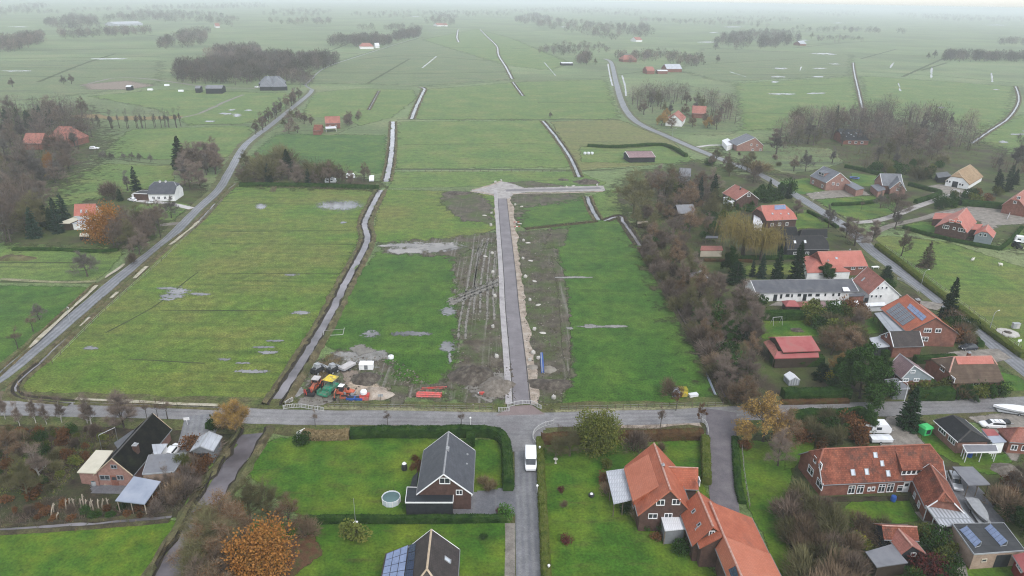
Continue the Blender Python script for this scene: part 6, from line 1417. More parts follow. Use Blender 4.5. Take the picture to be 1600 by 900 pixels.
grove(['olive', 'bare', 'tan', 'mauve'], [(1000, 300), (1050, 285), (1120, 290), (1130, 330), (1100, 370), (1060, 390), (1005, 380), (990, 345)], 30, (6, 11), 'bare tree in the overgrown gardens above the lush field', 'overgrown gardens above the lush field', 5, 17)
grove(['olivebush', 'tanbush', 'twigbush', 'greenbush'], [(985, 350), (1040, 320), (1130, 330), (1140, 400), (1060, 400), (1010, 385)], 26, (2, 4), 'shrub in the overgrown gardens above the lush field', 'shrubs of the overgrown gardens', 4, 18)
plant('olive', 990, 335, 18, 'big spreading greenish tree at the ditch bend', wide=1.15); plant('leafbush', 1062, 312, 7, 'yellow-green bush among the bare garden trees', wide=.8)
plant('spruce', 1092, 318, 12, 'slender dark conifer beside the weathered barn', wide=.7); plant('pine', 1114, 310, 11, 'broad dark conifer left of the dusky pink roof'); plant('cypress', 1060, 315, 7, 'small dark cypress left of the weathered barn', wide=1.2)
plant('willow', 1160, 402, 16, 'large yellowish weeping willow', wide=1.0); plant('willow', 1188, 406, 13, 'smaller weeping willow before the brick half-hipped house', wide=.9)
plant('evergreen', 1115, 368, 6, 'dark round evergreen left of the weeping willows', wide=1.3); plant('evergreen', 1140, 428, 10, 'dark bushy evergreen at the lawn below the willows', wide=.7); plant('olive', 1140, 415, 9, 'olive bare tree behind the bushy evergreen')
plant('cypress', 1150, 443, 7, 'rounded dark cypress, leftmost of the row by the white barn', wide=1.7); plant('spruce', 1189, 434, 8, 'small conifer second in the row by the white barn'); plant('pine', 1213, 437, 11, 'tall conifer third in the row by the white barn', wide=.75); plant('pine', 1243, 440, 13, 'tallest conifer in the row by the white barn', wide=.85); plant('spruce', 1175, 432, 6, 'pale small conifer between the cypress and the row', wide=.8)
plant('evergreen', 1290, 437, 6, 'dark evergreen bush against the wide salmon roof', wide=1.3)
plant('mauve', 1158, 485, 9, 'mauve bare tree at the left end of the white barn', wide=1.2); plant('olivebush', 1165, 480, 5, 'olive bush at the left end of the white barn'); plant('greenbush', 1185, 480, 4, 'dark bush before the left end of the white barn')
grove(['olivebush', 'leafbush', 'tanbush', 'greenbush', 'rustbush'], [(1262, 490), (1340, 485), (1345, 505), (1330, 530), (1340, 550), (1300, 545), (1285, 520), (1265, 510)], 20, (2.5, 4.5), 'garden shrub between huts and dark evergreen', 'garden shrubs between huts and evergreen', 3, 19)
grove(['tan', 'mauve', 'olive'], [(1285, 530), (1340, 510), (1350, 545), (1300, 560)], 7, (5, 7.5), 'bare garden tree between red barn and solar house', 'garden trees by the red barn', 4, 20)
plant('evergreen', 1343, 623, 14, 'huge dark evergreen beside the kitchen garden', wide=1.0); plant('evergreen', 1320, 600, 9, 'smaller dark evergreen left of the huge one', wide=.9); plant('evergreen', 1372, 600, 9, 'dark evergreen right of the huge one', wide=.8); plant('rust', 1312, 585, 6, 'rusty tree at the edge of the huge evergreen')
plant('cypress', 1283, 592, 4, 'dark ball-shaped cypress in the kitchen garden', wide=1.9); plant('yellowbush', 1290, 592, 2.6, 'bright yellow bush beside the ball-shaped cypress'); plant('greenbush', 1300, 606, 2.5, 'green bush at the kitchen garden hedge')
plant('pine', 1478, 503, 13, 'tall dark spruce between the solar house and the right road', wide=.72)
grove(['tanbush', 'greenbush', 'rustbush', 'olivebush'], [(1484, 505), (1510, 515), (1525, 540), (1500, 542), (1485, 525)], 9, (2.5, 4.5), 'shrub behind the dark parked car', 'shrubs behind the dark car', 2.5, 21)
plant('leafy', 1470, 530, 5.5, 'green leafy tree at the gable of the solar house', wide=.8)
grove(['greenbush', 'evergreen', 'leafbush'], [(1494, 612), (1560, 608), (1572, 625), (1500, 627)], 8, (2.5, 4), 'dark shrub in front of the thatched bungalow', 'shrubs before the thatched bungalow', 3, 22)
grove(['greenbush', 'leafbush'], [(1425, 612), (1480, 608), (1485, 618), (1430, 620)], 5, (2.5, 3.5), 'dark shrub before the mauve roofed house', 'shrubs before the mauve roofed house', 3, 23)
plant('drygrass', 1503, 622, 2.2, 'pale dry grass clump by the main road'); plant('brightbush', 1522, 615, 2.2, 'bright green bush before the thatched bungalow')
plant('cypress', 1383, 440, 5, 'dark bush beside the white gabled house', wide=1.9); plant('greenbush', 1390, 448, 2.5, 'low bush by the white fence at the road')
plant('larch', 1446, 418, 9, 'brown conical larch in the sheep pasture', wide=1.1); plant('bare', 1408, 400, 10, 'bare tree left of the brown larch', wide=.7)
# along the right road
for x, y, hh, k, lab in [(1294, 356, 10, 'round', 'dark bare tree beside the right road at the small lawn'), (1246, 340, 7, 'multi', 'mauve bare tree at the bend above the small lawn'), (1335, 384, 10, 'mauve', 'bare tree on the verge left of the road fork'), (1318, 372, 8, 'multi', 'low bare tree behind the black roofs'),
       (1360, 378, 8, 'multi', 'bare roadside tree right of the road fork'), (1396, 340, 14, 'mauve', 'tall bare tree before the two-gabled house'), (1375, 325, 8, 'round', 'bare tree left of the tall one before the two-gabled house'), (1398, 358, 9, 'tall', 'thin bare tree at the track junction'), (1345, 330, 6, 'young', 'young tree on the lawn below the two-gabled house'),
       (1258, 268, 12, 'round', 'bare tree left of the new grey roofed brick house'), (1300, 255, 9, 'tall', 'bare tree behind the new grey roofed brick house'), (1240, 268, 8, 'bare', 'small bare tree far left of the grey roofed brick house')]:
 plant(k, x, y, hh, lab)
grove(['greenbush', 'evergreen', 'cypress'], [(1183, 300), (1235, 300), (1238, 318), (1190, 316)], 10, (4, 6.5), 'dark evergreen shrub between dusky pink roof and road', 'evergreens above the half-hipped house', 3, 24)
grove(['olive', 'mauve', 'bare'], [(1120, 250), (1180, 270), (1200, 290), (1160, 285), (1110, 265)], 9, (6, 9), 'bare tree on the verge beyond the dusky pink roof', 'verge trees beyond the dusky pink roof', 4, 25)
grove(['greenbush', 'cypress', 'leafbush', 'evergreen'], [(1130, 320), (1180, 318), (1190, 330), (1130, 345)], 8, (3, 5.5), 'evergreen shrub below the dusky pink roof', 'evergreens below the dusky pink roof', 3, 26)
plant('drygrass', 1182, 270, 4, 'tan reed clump at the new house plot', wide=1.6); plant('greenbush', 1108, 258, 4, 'dark bush at the road above the gardens')
grove(['bare', 'olive', 'tall', 'mauve'], [(985, 165), (1000, 150), (1050, 150), (1140, 172), (1148, 205), (1090, 208), (1040, 205), (1000, 190)], 16, (9, 13), 'tree in the autumn grove round the far red roofs', 'autumn grove', 6, 27)
grove(['tan', 'rust'], [(1020, 180), (1110, 175), (1130, 200), (1040, 205)], 8, (7, 10), 'brown-leaved tree in the autumn grove round the far red roofs', 'brown trees of the autumn grove', 6, 28)
grove(['mauve', 'bare', 'tall', 'multi', 'olive'], [(1200, 225), (1245, 195), (1320, 185), (1400, 180), (1520, 205), (1530, 235), (1500, 255), (1440, 262), (1400, 265), (1350, 250), (1340, 225), (1300, 235), (1215, 245)], 34, (9, 14), 'bare tree in the broad mauve thicket beyond the grey roofed houses', 'broad mauve thicket', 6, 29)
plant('spruce', 1304, 198, 15, 'dark conifer-like tree sticking out above the mauve thicket', wide=.7); plant('tall', 1262, 225, 17, 'tall dark bare tree at the left end of the mauve thicket', wide=1.2)
grove(['leafy', 'evergreen', 'greenbush', 'olivebush'], [(1345, 270), (1400, 262), (1470, 258), (1480, 275), (1430, 285), (1400, 275)], 18, (4, 6.5), 'green bush in the scrub before the mauve thicket', 'scrub before the mauve thicket', 4, 30)
grove(['evergreen', 'greenbush', 'leafbush', 'rustbush'], [(1455, 312), (1500, 306), (1560, 305), (1560, 322), (1500, 322), (1465, 330)], 16, (3, 5), 'garden bush between courtyard and modern house', 'bushes below the courtyard', 3, 31)
grove(['evergreen', 'cypress', 'pine'], [(1550, 285), (1580, 280), (1600, 300), (1560, 300)], 6, (5, 8), 'dark evergreen at the right edge behind the brick house', 'evergreens at the right edge', 3, 32)
plant('tall', 1583, 268, 19, 'leaning bare tree at the right edge'); plant('tan', 1605, 270, 12, 'reddish bare tree cut by the right edge'); plant('tall', 1560, 268, 10, 'thin bare tree left of the leaning one')
grove(['twigbush', 'olivebush'], [(1120, 245), (1200, 240), (1230, 262), (1180, 268)], 9, (1.2, 2.6), 'low scrub bush on the empty plot below the new house', 'scrub of the empty plot', 4, 33)
# bottom left: wild garden
grove(['birch'], None, 0, (6, 8), 'white-stemmed birch in the row behind the main road', 'birch row of the wild garden', pts=[G(p) for p in [(30, 666), (55, 662), (73, 664), (98, 660), (135, 662), (141, 664), (8, 655)]])
plant('multi', 200, 667, 8, 'dark many-stemmed tree by the road behind the black farm roof'); plant('young', 230, 655, 5, 'slim bare tree at the far end of the black roof'); plant('young', 262, 655, 5.5, 'slim bare tree between farm roof and drive', wide=1.5); plant('young', 247, 654, 5, 'thin bare sapling at the road by the black roof')
plant('birch', 65, 745, 7.5, 'bushy mauve birch with pale stem in the wild garden', wide=1.5)
plant('olive', 45, 780, 9, 'olive bare tree at the left of the wild garden', wide=.8); plant('tan', 12, 715, 6, 'golden-brown tree at the left edge of the wild garden'); plant('tanbush', 30, 700, 3, 'golden bush beside the golden-brown edge tree')
grove(['greenbush', 'olivebush', 'leafbush', 'rustbush', 'twigbush'], [(-10, 670), (60, 672), (170, 675), (168, 695), (110, 735), (80, 770), (0, 790), (-30, 720)], 52, (1, 2.4), 'low shrub scattered over the brown wild garden', 'shrubs of the wild garden', 2, 34)
grove(['mauvebush', 'twigbush', 'rustbush', 'tanbush'], [(230, 760), (262, 745), (300, 715), (335, 705), (318, 745), (285, 790), (235, 808)], 26, (1.4, 3), 'reddish bare shrub between farm annex and canal', 'shrubs between annex and canal', 1.8, 35)
grove(['greenbush', 'twigbush', 'rustbush'], [(100, 790), (220, 795), (222, 812), (60, 816), (20, 800)], 18, (.8, 1.6), 'low brown shrub behind the pale stakes', 'shrubs behind the pale stakes', 2, 36)
plant('leafy', 288, 740, 4.5, 'small green tree at the corner of the flat farm annex', wide=.7); plant('birch', 262, 770, 6, 'mauve birch-like tree right of the blue carport', wide=.8)
grove(['tanbush', 'rustbush', 'twigbush'], [(300, 700), (318, 702), (312, 740), (300, 740)], 5, (2, 3.2), 'tan shrub in front of the wooden shed', 'tan shrubs before the wooden shed', 1.8, 37)
plant('gold', 370, 682, 9, 'golden pollarded willow where the canal passes under the road', wide=1.25)
plant('greenbush', 335, 668, 2.4, 'dark bush at the farm drive entrance'); plant('tanbush', 350, 672, 2.2, 'pale brown bush at the foot of the golden willow')
# bottom: canal bank thicket
plant('orange', 408, 908, 10, 'orange oak in full autumn leaf at the lower edge'); plant('orange', 372, 835, 5.5, 'smaller orange tree above the canal thicket', wide=.7)
grove(['olive', 'tan', 'bare'], [(328, 850), (360, 840), (380, 880), (365, 950), (320, 960), (305, 910)], 14, (7, 10), 'brown-olive bare tree in the thicket on the canal bank', 'thicket on the canal bank', 2.4, 38)
grove(['tanbush', 'mauvebush', 'rustbush'], [(320, 815), (350, 805), (350, 835), (325, 850)], 6, (2, 3.5), 'reddish bare bush at the top of the canal thicket', 'bushes on the canal bank', 2, 39)
plant('olive', 392, 815, 8.5, 'greenish bare tree at the edge of the pool lawn', wide=1.0); plant('olive', 420, 814, 8, 'olive bare tree beside the greenish one on the pool lawn', wide=1.0); plant('tan', 450, 832, 7, 'brown bare tree at the hedge left end', wide=.9); plant('tanbush', 478, 838, 2.6, 'tan bush below the hedge left end')
plant('leafbush', 549, 845, 2.8, 'yellow-green bush below the dividing hedge', wide=1.3); plant('greenbush', 756, 842, 1.1, 'tiny dark shrub alone on the lower lawn')
plant('brightbush', 793, 808, 2.2, 'bright green ball bush at the drive corner'); plant('redbush', 781, 802, 1.1, 'dark red small shrub at the drive corner')
for x, y in [(757, 757), (769, 762), (764, 766)]: plant('drygrass', x, y, 1.2, 'straw coloured ornamental grass by the grey house drive', 'ornamental grasses by the drive')
for x, y in [(648, 720), (655, 727), (645, 732), (655, 735)]: plant('rustbush', x, y, 1.2, 'rusty shrub in the bed left of the grey house', 'shrubs in the bed by the grey house')
plant('greenbush', 474, 692, 2.6, 'dark bush at the left end of the straw hedge'); 
for x, lab in [(493, 'thin roadside sapling nearest the white bridge rail'), (606, 'thin roadside sapling halfway between bridge rail and grey house'), (721, 'thin roadside sapling behind the grey house'), (1032, 'young roadside tree left of the right-hand white rail'), ]:
 plant('young', x, 668, 4.6, lab)
plant('youngleaf', 1056, 642, 6.5, 'brown-leaved young tree beside the yellow bales'); plant('youngleaf', 1095, 664, 5.5, 'brown-leaved young tree at the right-hand white rail'); plant('young', 1032, 666, 5.5, 'bare young tree by the sandy strip')
plant('leafy', 934, 706, 9.5, 'large olive leafy tree behind the brown hedge', wide=1.0)
plant('olive', 890, 712, 5.5, 'spreading bare tree over the red leaf carpet', wide=1.35); plant('olive', 868, 715, 4.5, 'smaller bare tree beside the corner hedge', wide=1.2); plant('twigbush', 990, 705, 3.6, 'grey bare bush behind the big orange house', wide=1.2)
for x, y, k, hh, lab in [(877, 768, 'redbush', 1.0, 'little dark shrub on the lawn, upper one'), (883, 792, 'tanbush', 1.0, 'little brown shrub on the lawn, middle one'), (884, 848, 'redbush', 1.7, 'dark red shrub on the lawn, lowest one'), (941, 752, 'rustbush', 2, 'rusty bush left of the grey terrace roof'), (946, 772, 'tanbush', 1.8, 'tan bush at the terrace roof corner'), (1165, 690, 'rust', 5, 'leafy brown shrub tree at the drive head'),
       (1165, 700, 'rustbush', 2, 'rusty bush right of the brick drive head'), (1038, 832, 'greenbush', 1.8, 'dark bush beside the white porch'), (1064, 862, 'greenbush', 2.4, 'green bush at the brick gable of the orange house'), (995, 815, 'drygrass', 1.4, 'straw plant at the corner of the big orange house'), (1008, 825, 'greenbush', 1.6, 'dark bush below the big orange house'), (1026, 842, 'rustbush', 1.5, 'rusty bush before the white porch'), (950, 730, 'leafbush', 1.8, 'olive bush at the upper corner of the terrace roof'), (975, 800, 'greenbush', 1.5, 'dark bush under the terrace roof edge'), (1034, 705, 'tanbush', 1.6, 'tan bush behind the orange ridge')]:
 plant(k, x, y, hh, lab)
plant('rust', 1192, 690, 12, 'big tree with thin golden leaves at the drive mouth', wide=1.0); plant('tan', 1222, 700, 9, 'brown half-bare tree right of the golden-leaved one', wide=.9); plant('tan', 1165, 640, 8, 'tan bare tree north of the drive mouth'); plant('mauve', 1215, 728, 8, 'pale-stemmed bare tree at the strip of lawn', wide=.7)
grove(['greenbush', 'evergreen', 'olivebush', 'rustbush'], [(1232, 672), (1290, 664), (1345, 660), (1360, 672), (1345, 690), (1290, 700), (1250, 690)], 22, (2, 4.2), 'dark shrub in the mass behind the long farmhouse', 'shrub mass behind the long farmhouse', 2.6, 40)
plant('evergreen', 1352, 672, 6.5, 'dark evergreen tree beside the caravan', wide=.9); plant('pine', 1417, 668, 9.5, 'dense dark spruce at the gravel drive', wide=.95)
grove(['olivebush', 'tanbush', 'tanbush', 'olivebush', 'twigbush'], [(1228, 790), (1285, 800), (1300, 830), (1335, 860), (1335, 980), (1270, 980), (1245, 890), (1228, 830)], 36, (2.4, 4.2), 'brown bare bush in the thicket left of the long farmhouse garden', 'thicket by the long farmhouse', 2.2, 41)
plant('leafbush', 1338, 855, 2.2, 'yellow-green bush beside the felt roofed shed'); plant('yellowbush', 1347, 850, 2, 'yellowish bush beside the felt roofed shed')
grove(['olivebush', 'leafbush', 'tanbush'], [(1335, 825), (1375, 825), (1385, 850), (1345, 855)], 7, (1.6, 3), 'olive bush behind the small crossing-roof shed', 'bushes behind the small shed', 2, 42)
grove(['greenbush', 'evergreen', 'leafbush', 'redbush'], [(1440, 830), (1475, 845), (1490, 870), (1485, 930), (1420, 930), (1440, 880)], 18, (1.8, 3.6), 'dark bush in the mass right of the small crossing-roof shed', 'bush mass by the garden path', 1.8, 43)
plant('tanbush', 1570, 800, 4.2, 'brown bush right of the parked white car'); plant('tanbush', 1552, 790, 3.2, 'paler bush beside the covered boat'); plant('mauve', 1590, 770, 6, 'dark bare tree at the right edge by the junk pile'); plant('evergreen', 1596, 830, 6, 'dark evergreen at the right edge above the garage'); plant('greenbush', 1585, 812, 3, 'dark bush at the right edge above the garage')
grove(['olivebush', 'rustbush'], [(1560, 745), (1600, 740), (1610, 780), (1570, 775)], 5, (1.5, 2.6), 'scrubby bush around the junk pile', 'bushes round the junk pile', 2, 44)
plant('rustbush', 1427, 672, 1.2, 'low rusty bush at the green play hut'); plant('greenbush', 1438, 665, 1.4, 'green bush behind the green play hut')
plant('tanbush', 1045, 615, 3.2, 'tan bush beside the yellow bales')
# far woods: masses nobody could count
def wood(name, poly, n, h, seed, mat='wood_mass', kinds=('mauve', 'bare', 'tall')):
 """a far wood as one mass of crowns and trunks"""
 r = random.Random(seed); K = MB(); P = [tuple(G(p)[:2]) for p in poly]; xs = [p[0] for p in P]; ys = [p[1] for p in P]; c = t_ = 0
 while c < n and t_ < n * 60:
  t_ += 1; x, y = r.uniform(min(xs), max(xs)), r.uniform(min(ys), max(ys))
  if not inside((x, y), P): continue
  c += 1; H = h * r.uniform(.7, 1.15); R = H * r.uniform(.28, .4)
  tri_leaf(K, Vector((x, y, 0)), Vector((0, 0, 1)), .5, H * .8, r); tri_leaf(K, Vector((x, y, 0)), Vector((.05, .02, 1)).normalized(), .5, H * .85, r)
  K.cur = r.choice((0, 0, 1, 1, 2, 3)) if r.random() < .9 else 3
  for k in range(210):
   d = rdir(r); q_ = r.random() ** .35; p = Vector((x + d.x * R * q_, y + d.y * R * q_, H * .52 + d.z * H * .42 * q_)); dd = (d + Vector((0, 0, .4)) + rdir(r) * .4).normalized()
   tri_leaf(K, p, dd, max(.07, H * (.0085 if y < 700 else .022)) * r.uniform(.6, 1.6), H * .15 * r.uniform(.6, 1.3), r)
  K.cur = 0
 return tag(K.build(name, [mat, 'twig_mauve', 'twig_grey', 'needle_brown']), kind='stuff')
wood('far_wood', [(262, 128), (285, 112), (330, 105), (450, 96), (520, 98), (528, 102), (470, 118), (400, 128), (390, 134), (320, 132)], 357, 17, 1)
wood('far_wood', [(320, 100), (345, 84), (400, 82), (410, 96)], 95, 17, 2)
wood('far_wood', [(503, 72), (530, 66), (600, 64), (652, 52), (658, 57), (600, 72), (540, 74)], 166, 18, 3)
wood('far_wood', [(0, 70), (30, 62), (65, 58), (70, 66), (30, 80), (0, 84)], 118, 16, 4)
wood('far_wood', [(60, 40), (110, 28), (150, 30), (160, 44), (100, 48)], 118, 18, 5)
wood('far_wood', [(150, 32), (220, 20), (330, 22), (380, 34), (370, 44), (330, 38), (250, 34), (170, 36)], 214, 18, 6)
wood('far_wood', [(240, 76), (270, 60), (300, 52), (330, 50), (320, 70), (275, 78)], 106, 15, 7)
wood('far_wood', [(0, 14), (60, 6), (80, 10), (50, 20), (0, 24)], 95, 18, 8)
wood('far_wood', [(660, 36), (690, 24), (715, 28), (710, 40), (690, 42)], 71, 17, 9)
wood('far_wood', [(800, 34), (830, 22), (870, 32), (930, 40), (1010, 42), (1020, 58), (960, 64), (900, 54), (850, 44)], 357, 18, 10)
wood('far_wood', [(820, 14), (900, 12), (1000, 16), (1060, 24), (1000, 26), (880, 22)], 214, 20, 11)
wood('far_wood', [(1112, 70), (1130, 58), (1180, 52), (1240, 54), (1255, 66), (1210, 76), (1150, 78)], 214, 17, 12)
wood('far_wood', [(1470, 96), (1480, 88), (1540, 90), (1610, 92), (1610, 98), (1530, 97)], 142, 15, 13)
wood('far_wood', [(1262, 22), (1300, 14), (1345, 18), (1340, 26), (1290, 27)], 142, 20, 14)
wood('far_wood', [(1400, 22), (1500, 24), (1620, 30), (1620, 38), (1500, 34), (1420, 28)], 285, 20, 15)
wood('far_wood', [(960, 92), (1000, 86), (1060, 88), (1100, 96), (1100, 106), (1070, 104), (1030, 96), (985, 100)], 106, 12, 16)
wood('far_wood', [(900, 96), (918, 90), (922, 98), (905, 102)], 32, 13, 17)
wood('far_wood', [(830, 82), (880, 70), (960, 74), (950, 84), (870, 88)], 61, 10, 18)
wood('far_wood', [(400, 112), (440, 108), (490, 128), (480, 140), (450, 132)], 79, 12, 19)
wood('far_wood', [(1265, 62), (1290, 58), (1350, 60), (1348, 66), (1300, 68)], 47, 9, 20)
wood('far_wood', [(540, 24), (640, 18), (780, 20), (800, 26), (700, 28), (600, 30)], 142, 16, 21)
wood('far_wood', [(1060, 34), (1160, 26), (1250, 30), (1240, 36), (1120, 40)], 118, 14, 22)
wood('far_wood', [(400, 24), (460, 14), (520, 18), (500, 28)], 85, 16, 23)
wood('far_wood', [(180, 14), (300, 8), (420, 6), (410, 12), (280, 16)], 142, 20, 24)
for i_, (pl, n_) in enumerate([([(0, 20), (200, 14), (420, 10), (420, 13), (200, 18), (0, 25)], 60), ([(560, 46), (660, 44), (660, 48), (560, 50)], 16), ([(1000, 30), (1200, 40), (1200, 44), (1000, 35)], 40), ([(1230, 45), (1420, 50), (1420, 54), (1230, 49)], 26), ([(420, 34), (520, 32), (520, 38), (420, 40)], 24), ([(80, 56), (240, 48), (240, 54), (90, 62)], 40), ([(1560, 66), (1620, 66), (1620, 74), (1560, 72)], 16), ([(700, 20), (860, 14), (860, 20), (700, 24)], 40), ([(1060, 14), (1250, 16), (1250, 22), (1060, 20)], 60)]):
 wood('far_wood', pl, n_ * 2, 16, 60 + i_)
wood('wood', [(-30, 285), (50, 295), (72, 335), (45, 378), (-30, 392)], 44, 13, 34)
wood('wood', [(1000, 300), (1060, 285), (1120, 292), (1125, 325), (1090, 350), (1040, 345), (1005, 335)], 34, 9, 35)
wood('wood', [(380, 288), (388, 262), (430, 252), (520, 274), (585, 290)], 30, 8, 36)
wood('wood', [(175, 385), (195, 362), (250, 354), (258, 368), (222, 396)], 16, 9, 37)
wood('scrub', [(1335, 240), (1400, 236), (1490, 246), (1480, 268), (1420, 282), (1390, 268), (1340, 264)], 70, 6, 38, 'twig_olive')
wood('scrub', [(1545, 250), (1620, 235), (1620, 285), (1560, 282)], 26, 8, 39, 'twig_brown')
wood('wood', [(-20, 178), (120, 168), (150, 212), (130, 236), (80, 270), (20, 300), (-30, 300)], 95, 14, 31)
wood('wood', [(1205, 215), (1250, 190), (1320, 180), (1400, 176), (1520, 200), (1532, 232), (1490, 246), (1400, 244), (1352, 228), (1300, 222), (1225, 236)], 190, 15, 32)
wood('wood', [(985, 160), (1000, 148), (1050, 146), (1140, 168), (1150, 200), (1120, 196), (1095, 160), (1050, 164), (1005, 186)], 70, 14, 33)
for i, (x, y, hh) in enumerate([(100, 132, 9), (112, 131, 9), (1268, 60, 16), (1460, 90, 14), (1120, 98, 11), (1095, 95, 12), (860, 184, 5), (916, 102, 9), (930, 101, 9), (1118, 78, 14), (20, 136, 8), (1450, 12 + 80, 10)]):
 plant(('round', 'bare', 'olive')[i % 3], x, y, hh, ['far lone bare tree left of the muddy lane', 'far bare tree, right one of the pair by the muddy lane', 'far lone tree right of the pale roofed grove house', 'far lone tree left of the distant tree row', 'far reddish tree right of the pale roofed barn', 'far tree behind the pale roofed barn', 'small lone bush on the field edge by the right road', 'far dark tree at the white roofed field shed', 'far second tree at the white roofed field shed', 'far lone tree at the left end of the far grove', 'far small tree at the left picture edge', 'far twin tree beside the distant tree row'][i])

def rubble(poly, n, mat, lo, hi, seed):
 P = [tuple(G(p)[:2]) for p in poly]; r = random.Random(seed); K = MB(); xs = [p[0] for p in P]; ys = [p[1] for p in P]; c = 0
 while c < n:
  x, y = r.uniform(min(xs), max(xs)), r.uniform(min(ys), max(ys)); c += 1
  if not inside((x, y), P) or noise.noise(Vector((x * .3, y * .3, seed))) < r.uniform(-.5, .3): continue
  s_ = r.uniform(lo, hi) * r.random() ** .6; a = r.uniform(0, 6); q = [Vector((x + s_ * math.cos(a + k * 1.57) * r.uniform(.6, 1.2), y + s_ * math.sin(a + k * 1.57) * r.uniform(.6, 1.2), .04)) for k in range(4)]; t = Vector((x, y, .06 + s_ * r.uniform(.4, .8)))
  for k in range(4): K.face([q[k], q[(k + 1) % 4], t])
 tag(K.build('rubble', mat), kind='stuff')
LM = [(712, 378), (776, 366), (800, 540), (806, 640), (752, 640), (690, 618), (716, 540), (708, 430)]; RM = [(808, 362), (862, 358), (895, 590), (866, 642), (832, 640), (812, 430)]; YD = [(500, 560), (600, 552), (690, 605), (690, 622), (560, 628), (470, 632), (480, 598)]
rubble(LM, 2600, 'heap_dark', .12, .45, 1); rubble(LM, 1300, 'mud_clod', .1, .4, 2); rubble(RM, 2400, 'heap_dark', .12, .42, 3); rubble(RM, 900, 'mud_clod', .1, .35, 4); rubble(YD, 1500, 'rubble', .12, .45, 5); rubble(YD, 900, 'heap_dark', .12, .5, 6)
rubble([(725, 575), (800, 570), (806, 625), (735, 622)], 1300, 'heap_dark', .15, .6, 7)
for pl, n_, sd in ((LM, 1000, 51), (RM, 1500, 52), (YD, 500, 53)): stuff_scatter('rough_grass', pl, n_, .12, .4, 'rough_grass', .08, 'tuft', sd, blades=7, spreadd=.5)
# undergrowth and rough grass: uncountable cover
stuff_scatter('undergrowth', [(-60, 668), (170, 670), (180, 690), (120, 735), (90, 775), (220, 800), (260, 808), (0, 824), (-70, 824)], 2300, .3, .9, 'twig_brown', .05, 'tuft', 3, blades=6, spreadd=.4)
stuff_scatter('undergrowth', [(-60, 668), (170, 670), (180, 690), (120, 735), (90, 775), (0, 790), (-70, 800)], 900, .2, .6, 'leaf_olive', .16, 'leaf', 4, blades=6, spreadd=.4)
stuff_scatter('undergrowth', [(230, 755), (262, 745), (300, 712), (340, 700), (320, 745), (285, 795), (235, 810)], 1300, .3, 1.0, 'twig_mauve', .05, 'tuft', 5, blades=6, spreadd=.4)
stuff_scatter('undergrowth', [(1000, 392), (1035, 400), (1100, 460), (1180, 505), (1195, 560), (1180, 634), (1148, 634), (1085, 530), (1040, 455)], 2600, .5, 1.4, 'twig_mauve', .07, 'tuft', 6, blades=6, spreadd=.6)
stuff_scatter('undergrowth', [(985, 350), (1000, 300), (1060, 280), (1130, 290), (1140, 345), (1100, 400), (1040, 405), (1005, 385)], 2200, .5, 1.3, 'twig_olive', .08, 'tuft', 7, blades=6, spreadd=.6)
stuff_scatter('undergrowth', [(1200, 230), (1250, 200), (1400, 190), (1520, 215), (1530, 245), (1440, 268), (1350, 262), (1215, 250)], 2600, .6, 1.6, 'twig_brown', .1, 'tuft', 8, blades=6, spreadd=.8)
stuff_scatter('undergrowth', [(1230, 775), (1290, 775), (1330, 800), (1345, 870), (1330, 980), (1265, 980), (1240, 880)], 1700, .3, 1.0, 'twig_olive', .05, 'tuft', 9, blades=6, spreadd=.4)
stuff_scatter('undergrowth', [(375, 292), (385, 258), (430, 248), (520, 272), (595, 288), (595, 298)], 1300, .6, 1.5, 'twig_brown', .08, 'tuft', 10, blades=6, spreadd=.6)
stuff_scatter('undergrowth', [(305, 960), (320, 870), (345, 830), (385, 860), (420, 960)], 900, .3, 1.0, 'twig_tan', .05, 'tuft', 11, blades=6, spreadd=.4)
stuff_scatter('undergrowth', [(500, 566), (525, 545), (535, 560), (505, 600), (480, 610)], 240, .4, 1.2, 'dry_grass', .07, 'tuft', 12, blades=7, spreadd=.4)
stuff_scatter('undergrowth', [(60, 300), (160, 215), (170, 235), (90, 300), (30, 340), (-20, 350), (-20, 200), (100, 180)], 900, .8, 1.8, 'twig_grey', .1, 'tuft', 13, blades=6, spreadd=.8)
stuff_scatter('undergrowth', [(870, 664), (930, 664), (1000, 667), (1092, 664), (1092, 673), (1000, 676), (870, 680)], 380, .3, .9, 'twig_brown', .05, 'tuft', 14, blades=6, spreadd=.3)
stuff_scatter('undergrowth', [(470, 672), (600, 672), (780, 672), (780, 678), (600, 680), (470, 680)], 500, .15, .5, 'rough_grass', .05, 'tuft', 15, blades=6, spreadd=.3)
def bank_tufts():
 K = MB(); r = random.Random(5)
 for px, hw, bw in TUFTS:
  P = smooth_line([G(p) for p in px], 1.2); N = normals2(P)
  if (P[0] - EYE).length > 520: continue
  for p, n in zip(P, N):
   for sg in (1, -1):
    if r.random() < .2: continue
    K.cur = r.choice((0, 1, 1)); q = p + n * sg * (hw + r.uniform(-.35, bw * .9)); h = r.uniform(.3, .9)
    for k in range(7):
     tri_leaf(K, q + Vector((r.uniform(-.3, .3), r.uniform(-.3, .3), .1)), Vector((r.uniform(-.6, .6), r.uniform(-.6, .6), 1)).normalized(), .08, h * r.uniform(.6, 1.3), r)
 tag(K.build('bank_reeds', ['dry_grass', 'rough_grass']), kind='stuff')
bank_tufts()
